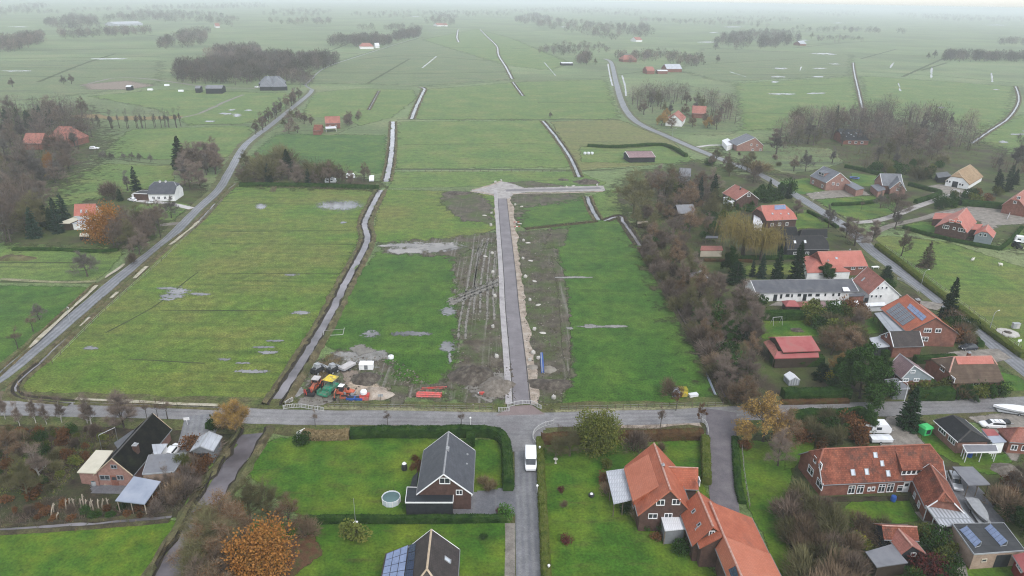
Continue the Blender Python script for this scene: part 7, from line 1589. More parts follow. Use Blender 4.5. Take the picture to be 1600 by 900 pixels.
# ---------------------------------------------------------------- vehicles
def frame_at(px, px2):
 a, b = G(px), G(px2); d = b - a; d.z = 0
 return a, math.atan2(d.y, d.x)
def wheel(parent, x, y, r, w, rim='zinc'):
 m = MB(); n = 16
 prof = [(r * .55, -w / 2), (r * .9, -w / 2), (r, -w * .3), (r, w * .3), (r * .9, w / 2), (r * .55, w / 2)]
 def ring(rr, yy): return [(x + rr * math.cos(2 * PI * k / n), y + yy, r + rr * math.sin(2 * PI * k / n)) for k in range(n)]
 R = [ring(a, b) for a, b in prof]
 for a, b in zip(R, R[1:]):
  for k in range(n): m.face([a[k], b[k], b[(k + 1) % n], a[(k + 1) % n]])
 o = m.local('wheel', 'rubber', parent)
 q = MB()
 for s_ in (-1, 1):
  e = ring(r * .56, s_ * w * .42); c = (x, y + s_ * w * .34, r)
  for k in range(n): q.face([c, e[k], e[(k + 1) % n]])
 q.local('rim', rim, o)
def loft(m, rings):
 for a, b in zip(rings, rings[1:]):
  n = len(a)
  for k in range(n): m.face([a[k], a[(k + 1) % n], b[(k + 1) % n], b[k]])
 m.face(rings[0][::-1]); m.face(rings[-1])
CARS = {
 'car': dict(L=4.4, Wd=1.78, body=[(-2.2, .72, .42, .78), (-2.12, .84, .3, .92), (-1.5, .89, .22, .98), (0, .89, .22, .96), (1.2, .88, .22, .95), (1.9, .84, .26, .82), (2.2, .7, .36, .66)],
    cab=[(-2.02, .74, .70, 1.0), (-1.7, .80, .62, 1.4), (-.5, .82, .64, 1.5), (.3, .82, .64, 1.46), (1.15, .80, .7, .97)]),
 'wagon': dict(L=4.7, Wd=1.8, body=[(-2.35, .74, .42, .85), (-2.28, .86, .3, .98), (-1.5, .9, .24, 1.0), (0, .9, .24, .98), (1.3, .89, .24, .96), (2.1, .84, .28, .84), (2.35, .7, .38, .68)],
    cab=[(-2.25, .78, .7, 1.0), (-2.1, .82, .66, 1.5), (-.6, .83, .66, 1.56), (.35, .83, .66, 1.5), (1.2, .80, .7, .98)]),
 'van': dict(L=5.2, Wd=2.05, body=[(-2.6, .96, .4, 1.1), (-2.55, 1.0, .34, 1.2), (-1, 1.02, .3, 1.2), (1.2, 1.02, .3, 1.2), (2.2, .98, .32, 1.12), (2.6, .86, .42, .8)],
    cab=[(-2.58, .97, .9, 1.2), (-2.55, .98, .93, 2.05), (-1.9, .98, .93, 2.25), (1.0, .98, .93, 2.25), (1.45, .97, .86, 2.1), (2.15, .94, .8, 1.15)]),
}
def car(name, label, px, px2, paint, kind='car', cat='car', group=None, sc=1.0):
 loc, rz = frame_at(px, px2); d = CARS[kind]
 r = thing(name, label, cat, loc, rz, group, sc); m = MB(); rings = []
 for x, w, zb, zt in d['body']:
  rings.append([(x, -w * .9, zb), (x, -w, zb + .16), (x, -w, zt - .12), (x, -w * .9, zt), (x, w * .9, zt), (x, w, zt - .12), (x, w, zb + .16), (x, w * .9, zb)])
 loft(m, rings)
 c = d['cab']; z0 = 1.16 if kind == 'van' else .92
 cr = []
 for x, wb, wt, zt in c: cr.append([(x, -wb, z0), (x, -(wt + (wb - wt) * .25), z0 + (zt - z0) * .8), (x, -wt, zt), (x, wt, zt), (x, wt + (wb - wt) * .25, z0 + (zt - z0) * .8), (x, wb, z0)])
 loft(m, cr)
 m.local('body', paint, r)
 def pane(nm, P, push): 
  g = MB(); g.face([(p[0] + push[0], p[1] + push[1], p[2] + push[2]) for p in P]); g.local(nm, 'glass', r)
 def lerp(a, b, t): return tuple(a[k] + (b[k] - a[k]) * t for k in range(3))
 A, B = cr[-1], cr[-2]   # windscreen between the last two rings
 pane('windscreen', [lerp(A[2], B[2], .08), lerp(A[3], B[3], .08), lerp(A[3], B[3], .92), lerp(A[2], B[2], .92)], (.02, 0, .02))
 A, B = cr[0], cr[1]
 lo = lerp(A[0], A[2], .3); lo2 = lerp(A[5], A[3], .3)
 pane('rear_window', [(A[0][0] + .02, lo[1] * .9, z0 + .1), (A[0][0] + .02, lo2[1] * .9, z0 + .1), lerp(A[3], B[3], .85), lerp(A[2], B[2], .85)], (-.05, 0, 0.02))
 for s_ in (0, 1):
  i0, i1 = (0, 1) if s_ == 0 else (5, 4); e = -.015 if s_ == 0 else .015
  rng = (1, len(cr) - 2) if kind != 'van' else (3, len(cr) - 2)
  P = [lerp(cr[k][i0], cr[k][i1], .22) for k in range(rng[0], rng[1] + 1)] + [lerp(cr[k][i0], cr[k][i1], 1.0) for k in range(rng[1], rng[0] - 1, -1)]
  pane('side_window', P, (0, e * 1.6, 0))
 wb = d['L'] * .30
 for x in (-wb, wb):
  for y in (-1, 1): wheel(r, x, y * (d['Wd'] / 2 - .1), .32 if kind != 'van' else .36, .2)
 L2 = d['body'][-1][0]
 for y in (-1, 1):
  MB().box(L2 - .16, L2 - .02, y * .58 - .16, y * .58 + .16, .58, .74).local('headlight', 'lamp_clear', r)
  MB().box(-L2 - .02, -L2 + .1, y * .66 - .1, y * .66 + .1, .62, .86).local('tail_light', 'lamp_red', r)
 return r
car('van', 'white van driving towards the camera on the street', (829, 724), (829.3, 745), 'car_white', 'van', 'van', sc=1.08)
car('parked_car', 'silver estate car parked beside the farmhouse wing', (1491, 757), (1500, 778), 'car_silver', 'wagon', sc=1.02)
car('parked_car', 'dark car parked on the drive near the right road', (1512, 546), (1498, 546.5), 'car_dark')
wg = car('parked_car', 'white estate car with roof rack beside the black roofed bungalow', (1549, 667), (1530, 666), 'car_white', 'wagon')
MB().tube((-1.9, -.6, 1.62), (.3, -.6, 1.6), .03).tube((-1.9, .6, 1.62), (.3, .6, 1.6), .03).tube((-1.2, -.6, 1.62), (-1.2, .6, 1.62), .03).tube((-.2, -.6, 1.62), (-.2, .6, 1.62), .03).local('roof_rack', 'dark_metal', wg)
car('parked_car', 'white car behind the flat annex of the black roofed farm', (271, 708), (278, 700), 'car_white')
car('parked_car', 'white car parked in front of the white house garage', (237, 318), (225, 318), 'car_white')
car('parked_car', 'small white car left of the flat garage of the white house', (207, 314), (203, 313), 'car_white')
car('parked_car', 'white car at the edge of the left wood', (148, 233), (155, 233), 'car_white', 'wagon')
car('parked_car', 'far white car before the pale-roofed far farm', (402, 137), (410, 137), 'car_white')
car('parked_car', 'white car in the gravel courtyard of the thatched farmhouse', (1512, 304), (1508, 300), 'car_white', 'wagon')

def caravan(label, px, px2, L=5.5, Wd=2.2, Hh=2.4):
 loc, rz = frame_at(px, px2); r = thing('caravan', label, 'caravan', loc, rz); m = MB()
 pr = [(-L / 2, .5), (-L / 2 - .1, 1.2), (-L / 2 + .25, Hh), (L / 2 - .7, Hh), (L / 2, 1.6), (L / 2 + .05, .7), (L / 2 - .2, .5)]
 a = [(x, -Wd / 2, z) for x, z in pr]; b = [(x, Wd / 2, z) for x, z in pr]
 for k in range(len(pr)): m.face([a[k], a[(k + 1) % len(pr)], b[(k + 1) % len(pr)], b[k]])
 m.face(a[::-1]); m.face(b); m.local('body', 'car_white', r)
 for y in (-1, 1):
  for x in (-1.3, .6): MB().box(x - .5, x + .5, y * (Wd / 2 + .01) - .02, y * (Wd / 2 + .01) + .02, 1.25, 1.85).local('window', 'glass', r)
  wheel(r, -.2, y * (Wd / 2 - .15), .32, .2)
 MB().box(L / 2 - .36, L / 2 + .04, -.8, .8, 1.35, 1.75).local('window', 'glass', r)
 MB().tube((L / 2, -.3, .45), (L / 2 + 1.1, 0, .45), .05).tube((L / 2, .3, .45), (L / 2 + 1.1, 0, .45), .05).local('drawbar', 'zinc', r)
 return r
caravan('white caravan on the gravel drive behind the long farmhouse', (1363, 675), (1380, 675.5), 6.2)
caravan('white caravan at the right end of the tree belt by the ditch', (581, 283), (582, 277), 5)
caravan('white caravan in the middle of the tree belt', (517, 286), (527, 286), 5)
caravan('small grey-white caravan between the two others in the tree belt', (548, 279), (556, 279), 4)
caravan('white motorhome-like trailer at the junk yard by the pasture', (1597, 380), (1604, 381), 5, 2.2, 2.6)
def trailer(name, label, px, px2, L, Wd, z, load, mat, cat='trailer'):
 loc, rz = frame_at(px, px2); r = thing(name, label, cat, loc, rz)
 MB().box(-L / 2, L / 2, -Wd / 2, Wd / 2, z - .12, z).local('bed', 'zinc', r)
 for y in (-1, 1): wheel(r, -.3, y * (Wd / 2 + .02), .3, .18)
 MB().tube((L / 2, 0, z - .1), (L / 2 + 1.2, 0, z - .15), .05).local('drawbar', 'zinc', r)
 if load == 'boat':
  m = MB(); rg = []
  for t in range(9):
   x = -L / 2 + L * 1.08 * t / 8; w = Wd / 2 * (1 - (max(0, t - 3) / 5) ** 2.2) + .04; rg.append([(x, -w, z + .75), (x, -w * .8, z + .25), (x, 0, z + .06 + .05 * max(0, t - 4)), (x, w * .8, z + .25), (x, w, z + .75), (x, 0, z + .98 - .03 * abs(t - 3))])
  loft(m, rg); m.local('hull', mat, r, smooth=False)
 elif load == 'cover':
  m = MB(); rg = []
  for t in range(5):
   x = -L / 2 + L * t / 4; h = z + .8 - .1 * (t % 2); rg.append([(x, -Wd / 2, z), (x, -Wd / 2, h - .2), (x, 0, h), (x, Wd / 2, h - .2), (x, Wd / 2, z)])
  loft(m, rg); m.local('cover', mat, r)
 else:
  for k in range(3): MB().box(-L / 2 + .1, L / 2 - .1, -Wd / 2 + .05, Wd / 2 - .05, z + .02 + .13 * k, z + .11 + .13 * k).local('load', mat, r)
 return r
trailer('trailer', 'white covered trailer beside the caravan', (1374, 690), (1392, 690), 4.2, 2.0, .55, 'cover', 'tarp')
trailer('boat_trailer', 'boat under a pale tarp on its trailer below the silver car', (1527, 804), (1533, 813), 5.6, 2.1, .5, 'boat', 'zinc', 'boat')
trailer('boat_trailer', 'white boat lying on a trailer by the main road at the right edge', (1586, 645), (1565, 642), 7.5, 2.6, .5, 'boat', 'car_white', 'boat')
trailer('trailer', 'small dark trailer behind the white estate car', (1566, 664), (1573, 664), 2.2, 1.4, .5, 'cover', 'dark_metal')
trailer('flat_trailer', 'pale flat trailer on the building site beside the white container', (543, 577), (552, 572), 4.0, 2.0, .8, 'planks', 'concrete_pale')

def tractor(label, px, px2, paint, roof, sc=1.0, loader=False):
 loc, rz = frame_at(px, px2); r = thing('tractor', label, 'tractor', loc, rz, None, sc)
 m = MB(); loft(m, [[(x, -w, .75), (x, -w, zt - .15), (x, -w * .8, zt), (x, w * .8, zt), (x, w, zt - .15), (x, w, .75)] for x, w, zt in ((.1, .5, 1.75), (1.2, .48, 1.68), (2.1, .42, 1.5), (2.3, .36, 1.3))]); m.local('bonnet', paint, r)
 MB().box(-1.5, 1.8, -.35, .35, .5, .95).local('chassis', 'dark_metal', r)
 MB().box(-1.3, .25, -.75, .75, 1.0, 2.45, taper=.08).local('cab_window', 'glass', r)
 c = MB()
 for x in (-1.3, .25):
  for y in (-.75, .75): c.tube((x, y, 1.0), (x * .95, y * .9, 2.5), .06)
 c.box(-1.35, .3, -.8, .8, .95, 1.15); c.local('cab', paint, r)
 MB().box(-1.4, .4, -.85, .85, 2.47, 2.66, taper=.08).local('cab_roof', roof, r)
 for y in (-1, 1):
  wheel(r, -.8, y * .95, .85, .5, paint); wheel(r, 1.55, y * .85, .55, .35, paint)
  f = MB(); f.path([(-1.6, y * .95, 1.35), (-1.2, y * .95, 1.75), (-.4, y * .95, 1.75), (.0, y * .95, 1.4)], .12, 5); f.local('mudguard', paint, r)
 MB().tube((.9, .3, 1.6), (.9, .3, 2.5), .05).local('exhaust', 'dark_metal', r)
 if loader: MB().path([(.2, .55, 1.5), (1.6, .6, 1.9), (3.0, .6, .6)], .08).path([(.2, -.55, 1.5), (1.6, -.6, 1.9), (3.0, -.6, .6)], .08).box(2.8, 3.5, -1.0, 1.0, .2, .8).local('loader', 'dark_metal', r)
 return r
tractor('orange tractor with pale cab roof on the building site', (494, 608), (486, 618), 'paint_orange', 'concrete_pale', 1.0, True)
tractor('dark tractor by the white trailer at the pasture junk yard', (1588, 387), (1596, 391), 'dark_metal', 'car_white', .95)
# road paver: green body, yellow canopy
loc, rz = frame_at((516, 611), (506, 619)); r = thing('road_paver', 'green road paver under a square yellow canopy', 'road paver', loc, rz, None, 1.0)
m = MB(); loft(m, [[(x, -w, .55), (x, -w, z - .2), (x, -w * .8, z), (x, w * .8, z), (x, w, z - .2), (x, w, .55)] for x, w, z in ((-1.9, 1.05, 1.35), (-.6, 1.1, 1.6), (.8, 1.05, 1.55), (1.5, .95, 1.35))]); m.local('body', 'paint_green', r)
m = MB(); m.face([(1.5, -1.0, .7), (2.9, -1.3, .45), (2.9, 1.3, .45), (1.5, 1.0, .7)]); m.box(1.5, 2.9, -1.35, -1.2, .4, 1.35).box(1.5, 2.9, 1.2, 1.35, .4, 1.35).box(2.85, 3.0, -1.3, 1.3, .35, .6); m.local('hopper', 'paint_green', r)
for y in (-1, 1):
 t = MB(); loft(t, [[(x, yy, z) for x, z in ((-1.7, .3), (-1.5, .02), (1.3, .02), (1.6, .3), (1.4, .62), (-1.5, .62))] for yy in (y * .7, y * 1.1)]); t.local('crawler_track', 'rubber', r)
for x in (-1.5, .3):
 for y in (-.9, .9): MB().tube((x, y, 1.4), (x, y, 2.9), .05).local('canopy_post', 'dark_metal', r)
MB().box(-1.9, .8, -1.25, 1.25, 2.9, 3.05, taper=.12).local('canopy', 'paint_yellow', r)
MB().box(-1.2, -.7, -.5, .0, 1.6, 2.2).local('seat', 'rubber', r); MB().box(-2.6, -1.9, -1.5, 1.5, .15, .7).local('screed', 'dark_metal', r)
# mini excavator
def excavator(label, px, px2, sc=1.0):
 loc, rz = frame_at(px, px2); r = thing('mini_excavator', label, 'excavator', loc, rz, None, sc)
 for y in (-1, 1):
  t = MB(); loft(t, [[(x, yy, z) for x, z in ((-1.0, .25), (-.85, .02), (.85, .02), (1.0, .25), (.85, .48), (-.85, .48))] for yy in (y * .5, y * .85)]); t.local('crawler_track', 'rubber', r)
 m = MB(); loft(m, [[(x, -w, .5), (x, -w, z - .2), (x, -w * .85, z), (x, w * .85, z), (x, w, z - .2), (x, w, .5)] for x, w, z in ((-1.1, .7, 1.1), (-.7, .85, 1.3), (.5, .8, 1.15), (.8, .7, .9))]); m.local('body', 'paint_orange', r)
 MB().box(-.4, .7, -.2, .75, 1.1, 2.3, taper=.05).local('cab_window', 'glass', r); MB().box(-.48, .8, -.28, .83, 2.3, 2.42, taper=.06).local('cab_roof', 'car_white', r)
 MB().path([(.7, -.3, .9), (1.6, -.3, 2.2), (2.5, -.3, 1.7)], .13).local('boom', 'paint_orange', r); MB().path([(2.5, -.3, 1.7), (2.7, -.3, .6)], .1).local('dipper', 'paint_orange', r); MB().box(2.4, 2.95, -.6, 0, .2, .65).local('bucket', 'dark_metal', r)
excavator('mini excavator with white cab roof right of the green paver', (533, 616), (528, 622))
def roller(label, px, px2, sc=1.0):
 loc, rz = frame_at(px, px2); r = thing('road_roller', label, 'road roller', loc, rz, None, sc)
 for x in (-.9, .9): MB().tube((x, -.6, .42), (x, .6, .42), .42, n=14).local('drum', 'zinc', r)
 m = MB(); loft(m, [[(x, -w, .6), (x, -w, z - .15), (x, -w * .8, z), (x, w * .8, z), (x, w, z - .15), (x, w, .6)] for x, w, z in ((-1.2, .5, 1.05), (-.4, .6, 1.25), (.6, .6, 1.15), (1.2, .5, 1.0))]); m.local('body', 'paint_orange', r)
 MB().box(-.35, .05, -.25, .25, 1.2, 1.6).local('seat', 'rubber', r); MB().path([(-.6, -.5, 1.1), (-.6, -.5, 2.0), (-.6, .5, 2.0), (-.6, .5, 1.1)], .04).local('roll_bar', 'dark_metal', r)
roller('orange road roller between excavator and red box', (546, 616), (555, 617))
loc, rz = frame_at((481, 617), (486, 622)); r = thing('cable_reel', 'red hose reel left of the green paver', 'reel', loc, rz)
MB().tube((0, -.5, .8), (0, .5, .8), .5, n=14).local('drum', 'rubber', r)
for y in (-.55, .55): MB().tube((0, y - .05, .8), (0, y + .05, .8), .8, n=16).local('flange', 'paint_red', r)
loc, rz = frame_at((570, 623), (580, 623)); r = thing('site_box', 'red site box with a white water tank on it', 'box', loc, rz)
MB().box(-1.0, 1.0, -.75, .75, 0, 1.15, taper=.03).local('box', 'paint_red', r); MB().lathe([(.55, 0), (.72, .15), (.74, .7), (.55, .95), (.15, 1.05)], 12, (-.15, 0, 1.16)).local('tank', 'car_white', r); MB().box(-.9, .9, -.78, -.74, .2, .9).local('door', 'paint_pink', r)
for (x, y), mt, lab in [((548, 624), 'plastic_blue', 'blue plastic tub left of the red site box'), ((561, 624), 'plastic_blue', 'blue plastic tub touching the red site box'), ((538, 622), 'paint_orange', 'small orange pump on the site edge')]:
 p = G((x, y)); r = thing('tub', lab, 'tub', p); MB().box(-.8, .8, -.5, .5, 0, .55, taper=-.08).local('body', mt, r); MB().box(-.7, .7, -.4, .4, .5, .58).local('lid', 'dark_metal', r)
loc, rz = frame_at((573, 576), (583, 576)); r = thing('container', 'small white site container on the churned grass', 'container', loc, rz)
MB().box(-1.6, 1.6, -.9, .9, .15, 1.5).local('body', 'white_wall', r); MB().box(-1.65, 1.65, -.95, .95, 1.5, 1.6, taper=.05).local('roof', 'car_white', r); MB().box(-.4, .4, -.93, -.9, .25, 1.35).local('door', 'planks_grey', r); MB().tube((1.6, 0, .4), (3.0, 0, .4), .06).local('drawbar', 'zinc', r)
for (x, y), sc, lab in [((497, 583), 1.2, 'dark skid machine above the orange tractor'), ((520, 582), 1.1, 'dark grey crusher machine above the green paver')]:
 loc, rz = frame_at((x, y), (x + 6, y - 3)); r = thing('skid_machine', lab, 'machine', loc, rz, None, sc)
 MB().box(-1.3, 1.1, -.7, .7, .5, 1.3, taper=.12).local('body', 'dark_metal', r); MB().path([(-.9, -.5, 1.1), (-.3, -.5, 2.0), (.7, -.5, 1.9), (1.8, -.5, .6)], .08).path([(-.9, .5, 1.1), (-.3, .5, 2.0), (.7, .5, 1.9), (1.8, .5, .6)], .08).local('loader_arm', 'zinc', r)
 MB().box(1.6, 2.3, -.9, .9, .1, .6).local('bucket', 'steel', r); MB().box(-.4, .5, -.5, .5, 1.3, 2.0, taper=.06).local('cab', 'zinc', r)
 for xx in (-.7, .6):
  for yy in (-.8, .8): wheel(r, xx, yy, .42, .28)
p = G((611, 560)); r = thing('water_tank', 'white round tank standing on the churned grass', 'tank', p, sc=.7); MB().lathe([(.9, 0), (1.0, .3), (.95, 1.0), (.6, 1.25)], 14).local('body', 'car_white', r); MB().lathe([(.25, 0), (.25, .12)], 10, (0, 0, 1.25)).local('lid', 'zinc', r)
# heaps
def heap(name, label, px, py, rx, ry, h, mat, seed=1, group=None):
 c = G((px, py)); m = MB(); n, k_ = 22, 8; rows = []
 for j in range(k_ + 1):
  t = j / k_; rr = 1 - t; row = []
  for i in range(n):
   a = 2 * PI * i / n; e = 1 + .35 * noise.noise(Vector((math.cos(a) * 1.6, math.sin(a) * 1.6, seed + t * 1.5)))
   q = Vector((c.x + rx * rr * e * math.cos(a), c.y + ry * rr * e * math.sin(a), 0)); q.z = max(0, h * (1 - rr ** 1.5) * (1 + .5 * noise.noise(Vector((q.x * .7, q.y * .7, seed)))) if j else -.05); row.append(q)
  rows.append(row)
 for a, b in zip(rows, rows[1:]):
  for i in range(n): m.face([a[i], a[(i + 1) % n], b[(i + 1) % n], b[i]])
 return tag(m.build(name, mat, base=(c.x, c.y, 0), smooth=True, weld=True), label, 'heap', group)
heap('earth_heap', 'big dark earth heap beside the new street', 738, 588, 5.5, 4.5, 2.2, 'heap_dark', 1); heap('earth_heap', 'brown rubble heap between dark heap and new street', 776, 605, 4, 4.5, 1.7, 'rubble', 2)
heap('earth_heap', 'small dark earth heap right of the green paver', 571, 592, 3.6, 3, 1.4, 'heap_dark', 3); heap('sand_heap', 'light sand heap beside the red site box', 584, 616, 4, 3, 1.3, 'sand_strip', 4)
heap('stone_heap', 'pale stone heap beside the blue pipes', 858, 578, 1.8, 1.8, 1.0, 'mud_clod', 5); heap('earth_heap', 'dark brush heap at the end of the far ditch', 918, 285, 7, 4, 1.5, 'heap_dark', 6); heap('earth_heap', 'low dark debris heap below the blue pipes', 858, 600, 5, 3, .8, 'heap_dark', 7)
heap('earth_heap', 'small dark heap in the field behind the turning head', 880, 281, 3, 2, .7, 'heap_dark', 8); heap('earth_heap', 'grassy dark manure heap on the left pasture', 22, 404, 6, 3, 1.2, 'bank_grass', 9); heap('junk_heap', 'heap of boards and scrap right of the grey carport', 1573, 736, 3, 2.5, 1.2, 'rubble', 10)
heap('earth_heap', 'wet grey earth heap left of the turning head', 715, 302, 6, 4, .8, 'heap_dark', 11); heap('sand_heap', 'sandy stone heap at the right side of the new street', 832, 574, 1.4, 1.2, .8, 'mud_clod', 12)
heap('mole_heap', 'dark round soil patch heap on the lawn above the red barn', 1245, 516, 2.2, 1.6, .3, 'heap_dark', 13)
# pipes
def pipes(name, label, a, b, mats, r0, rows, cat='pipes'):
 A, B = G(a), G(b); d = (B - A); L = d.length; c = (A + B) / 2; t = thing(name, label, cat, c, math.atan2(d.y, d.x)); k = 0
 for j, n in enumerate(rows):
  for i in range(n):
   MB().tube((-L / 2 + rnd.uniform(-.2, .2), (i - (n - 1) / 2) * r0 * 2.1, r0 * (1 + j * 1.8)), (L / 2 + rnd.uniform(-.2, .2), (i - (n - 1) / 2) * r0 * 2.1, r0 * (1 + j * 1.8)), r0, n=8).local('pipe', mats[k % len(mats)], t); k += 1
pipes('pipe_bundle', 'bundle of bright red pipes lying on the grass by the road', (651, 618), (689, 619), ['paint_pink', 'paint_red'], .2, (4, 3))
pipes('pipe_bundle', 'thin dark red pipes behind the bright red bundle', (658, 608), (697, 606), ['paint_red', 'dark_metal', 'paint_pink'], .11, (3, 1))
pipes('pipe_bundle', 'red and white barrier boards near the street mouth', (748, 616), (772, 615), ['paint_red', 'paint_pink', 'car_white'], .14, (3, 2))
pipes('pipe_bundle', 'long blue pipes stacked beside the new street', (846, 553), (848, 583), ['plastic_blue', 'corr_blue'], .12, (3, 2))
pipes('pipe_bundle', 'two long pale blue pipes lying in the lush field corner', (1104, 585), (1118, 618), ['corr_blue', 'car_white'], .12, (2, 1))
pipes('log_pile', 'pale planks lying before the pink brick gable', (165, 758), (184, 756), ['timber_pale'], .1, (2, 1), 'planks')
# white big bags and stones along the new street
def big_bag(px, py, s_, first=None):
 p = G((px, py)); r = thing('big_bag', 'white bulk bag standing on the verge of the new street', 'bulk bag', p, rnd.uniform(0, 3), 'white bulk bags along the new street', s_)
 return r
BAG = MB(); rg = []
for z, w in ((0, .46), (.15, .54), (.45, .57), (.75, .53), (.9, .44)): rg.append([(w * math.cos(a) * (1.12 if k % 2 else .96), w * math.sin(a) * (1.12 if k % 2 else .96), z) for k, a in enumerate([2 * PI * q / 8 for q in range(8)])])
loft(BAG, rg); bag_me = BAG.mesh('bag', 'stone_pale')
LOOP = MB().path([(-.4, -.4, .85), (-.25, -.2, 1.1), (0, 0, .95)], .04, 4).path([(.4, .4, .85), (.2, .25, 1.1), (0, 0, .95)], .04, 4).mesh('strap', 'white_paint')
for x, y in [(768, 334), (767, 353), (769, 397), (770, 427), (773, 464), (770, 512), (776, 559), (805, 321), (818, 377), (817, 405), (821, 434), (828, 470), (835, 516), (828, 564), (841, 561), (833, 553), (865, 623), (885, 293), (933, 290), (774, 286), (783, 283)]:
 r = big_bag(x, y, rnd.uniform(.75, 1.0))
 for nm, me in (('bag', bag_me), ('strap', LOOP)):
  o = bpy.data.objects.new(nm, me); C.objects.link(o); o.parent = r
def boulder(seed):
 bm = bmesh.new(); bmesh.ops.create_icosphere(bm, subdivisions=2, radius=.6)
 for v in bm.verts: v.co *= 1 + .35 * noise.noise(v.co * 1.6 + Vector((seed, 0, 0))); v.co.z *= .5; v.co.x *= 1.35
 me = bpy.data.meshes.new('slab'); bm.to_mesh(me); bm.free(); me.materials.append(MAT['stone_pale']); return me
ST = boulder(3.0)
for x, y in [(829, 408), (825, 380), (835, 440), (841, 477), (848, 521), (757, 337), (758, 401), (815, 323), (896, 291), (812, 350)]:
 p = G((x, y)); o = bpy.data.objects.new('spoil_stone', ST); C.objects.link(o); o.location = (p.x, p.y, .15); o.rotation_euler = (0, 0, rnd.uniform(0, 3)); o.scale = (1.1, .9, .7)
 tag(o, 'flat pale clod of spoil lying on the verge of the new street', 'clod', 'pale clods along the new street')
def cones(label, pts):
 for (x, y), lab in zip(pts, label):
  p = G((x, y)); r = thing('barrier', lab, 'barrier', p, .1)
  for k in (-1, 1): MB().box(k * 1.0 - .06, k * 1.0 + .06, -.3, .3, 0, .12).tube((k * 1.0, 0, .1), (k * 1.0, 0, 1.0), .04).local('foot', 'rubber', r)
  MB().box(-1.1, 1.1, -.03, .03, .65, 1.0).local('board', 'paint_red', r); MB().box(-.4, .2, -.035, .035, .66, .99).local('white_band', 'car_white', r)
cones(['red and white barrier right of the new street, upper one', 'red and white barrier right of the new street, lower one'], [(807, 350), (808, 357)])
# white bridge railings
def railing(label, px, h=1.05, name='railing', mat='rail_white', gap=.28, cat='railing'):
 P = smooth_line([G(p) for p in px], gap); c = P[len(P) // 2]; r = thing(name, label, cat, (c.x, c.y, 0)); m = MB()
 for z in (.18, h - .05): m.path([p + Vector((0, 0, z)) for p in P], .055, 5)
 m.build('rail', mat, r); q = MB()
 for p in P: q.tube(p + Vector((0, 0, .15)), p + Vector((0, 0, h - .05)), .05, n=5)
 q.build('baluster', mat, r); r_ = r
 for k in range(0, len(P), max(1, int(1.8 / gap))): MB().tube(P[k], P[k] + Vector((0, 0, h + .08)), .075, n=6).build('post', mat, r_)
railing('white slatted bridge railing over the canal, left half', [(443, 640), (456, 638), (469.5, 637.5)]); railing('white slatted bridge railing over the canal, right half', [(471, 637.5), (485, 640), (506, 643)])
railing('short white railing on the canal bank behind the bridge', [(446, 634), (452, 630), (458, 627)])
railing('white arched railing across the mouth of the new street', [(793, 637.5), (806, 633.5), (820, 632), (832, 633), (840, 637), (846, 640)]); railing('short white railing at the left end of the arched one', [(779, 643.5), (788, 643.5), (796, 643)])
railing('curved white railing round the corner of the street', [(865, 663), (850, 667), (838, 674), (833, 682), (833, 690), (837, 697)]); railing('white railing at the brick drive mouth', [(1095, 660), (1101, 663), (1105, 671), (1106, 681)])
railing('low white fence along the right road by the white gabled house', [(1402, 437), (1412, 441), (1424, 449), (1434, 457)], .8)
railing('white slatted gate panel at the end of the courtyard drive', [(1573, 344), (1577, 336), (1578, 330)], 1.2)
railing('dark paddock fence on the lawn beside the willows', [(1098, 376), (1122, 377), (1130, 377)], 1.1, 'fence', 'timber', 1.2, 'fence')
# fences of posts and wire
def fence(label, px, n, h=1.1, mat='timber'):
 P = along(px, n, .05, int(px[0][0])); c = P[n // 2]; r = thing('wire_fence', label, 'fence', (c.x, c.y, 0)); m = MB()
 for z in (.45, .95): m.path([p + Vector((0, 0, z)) for p in P], .02, 4)
 m.build('wire', 'zinc', r)
 for p in P: MB().tube(p, p + Vector((0, 0, h)), .07, n=5).build('post', mat, r)
fence('post and wire fence along the left lane beside the big field', [(75, 575), (160, 490), (260, 402), (350, 312)], 34); fence('post and wire fence closing the strip of field behind the long hedge', [(508, 636), (600, 638), (700, 639.5), (775, 641)], 26); fence('post fence along the sheep pasture at the right road', [(1380, 385), (1440, 428), (1500, 474), (1560, 520), (1600, 550)], 30)
fence('post fence along the drive lawn below the brown hedge', [(1158, 690), (1162, 740), (1172, 800)], 12); fence('post fence on the boundary of the lush field and the main road', [(870, 641), (960, 639), (1060, 636), (1135, 635)], 22); fence('post and wire fence across the upper middle field', [(622, 268), (700, 268), (800, 268), (890, 269)], 22)
# lamps, poles, signs
def lamp(label, px, h, dx, dy, mat='zinc'):
 p = G(px); r = thing('street_lamp', label, 'street lamp', p, math.atan2(dy, dx)); MB().path([(0, 0, 0), (0, 0, h * .82), (.25, 0, h * .93), (.8, 0, h), (1.7, 0, h)], [.07, .05, .045, .04, .035], 6).local('pole', mat, r); MB().box(1.5, 2.2, -.1, .1, h - .04, h + .05, taper=.03).local('lamp_head', 'lamp_clear', r)
lamp('curved street lamp at the bend left of the right road', (1436, 459), 7.5, 1, .5); lamp('street lamp leaning over the right road near the ring of stones', (1545, 519), 6, .9, .5); lamp('white curved lamp in front of the red shed doors', (1412, 630), 5.2, -1, .2, 'white_paint'); lamp('street lamp at the small lawn by the right road', (1269, 320), 6, .5, -1); lamp('far street lamp by the bend of the right road', (1050, 218), 7, 1, 0)
lamp('street lamp at the lane side near the big field', (110, 505), 5, .7, -.7)
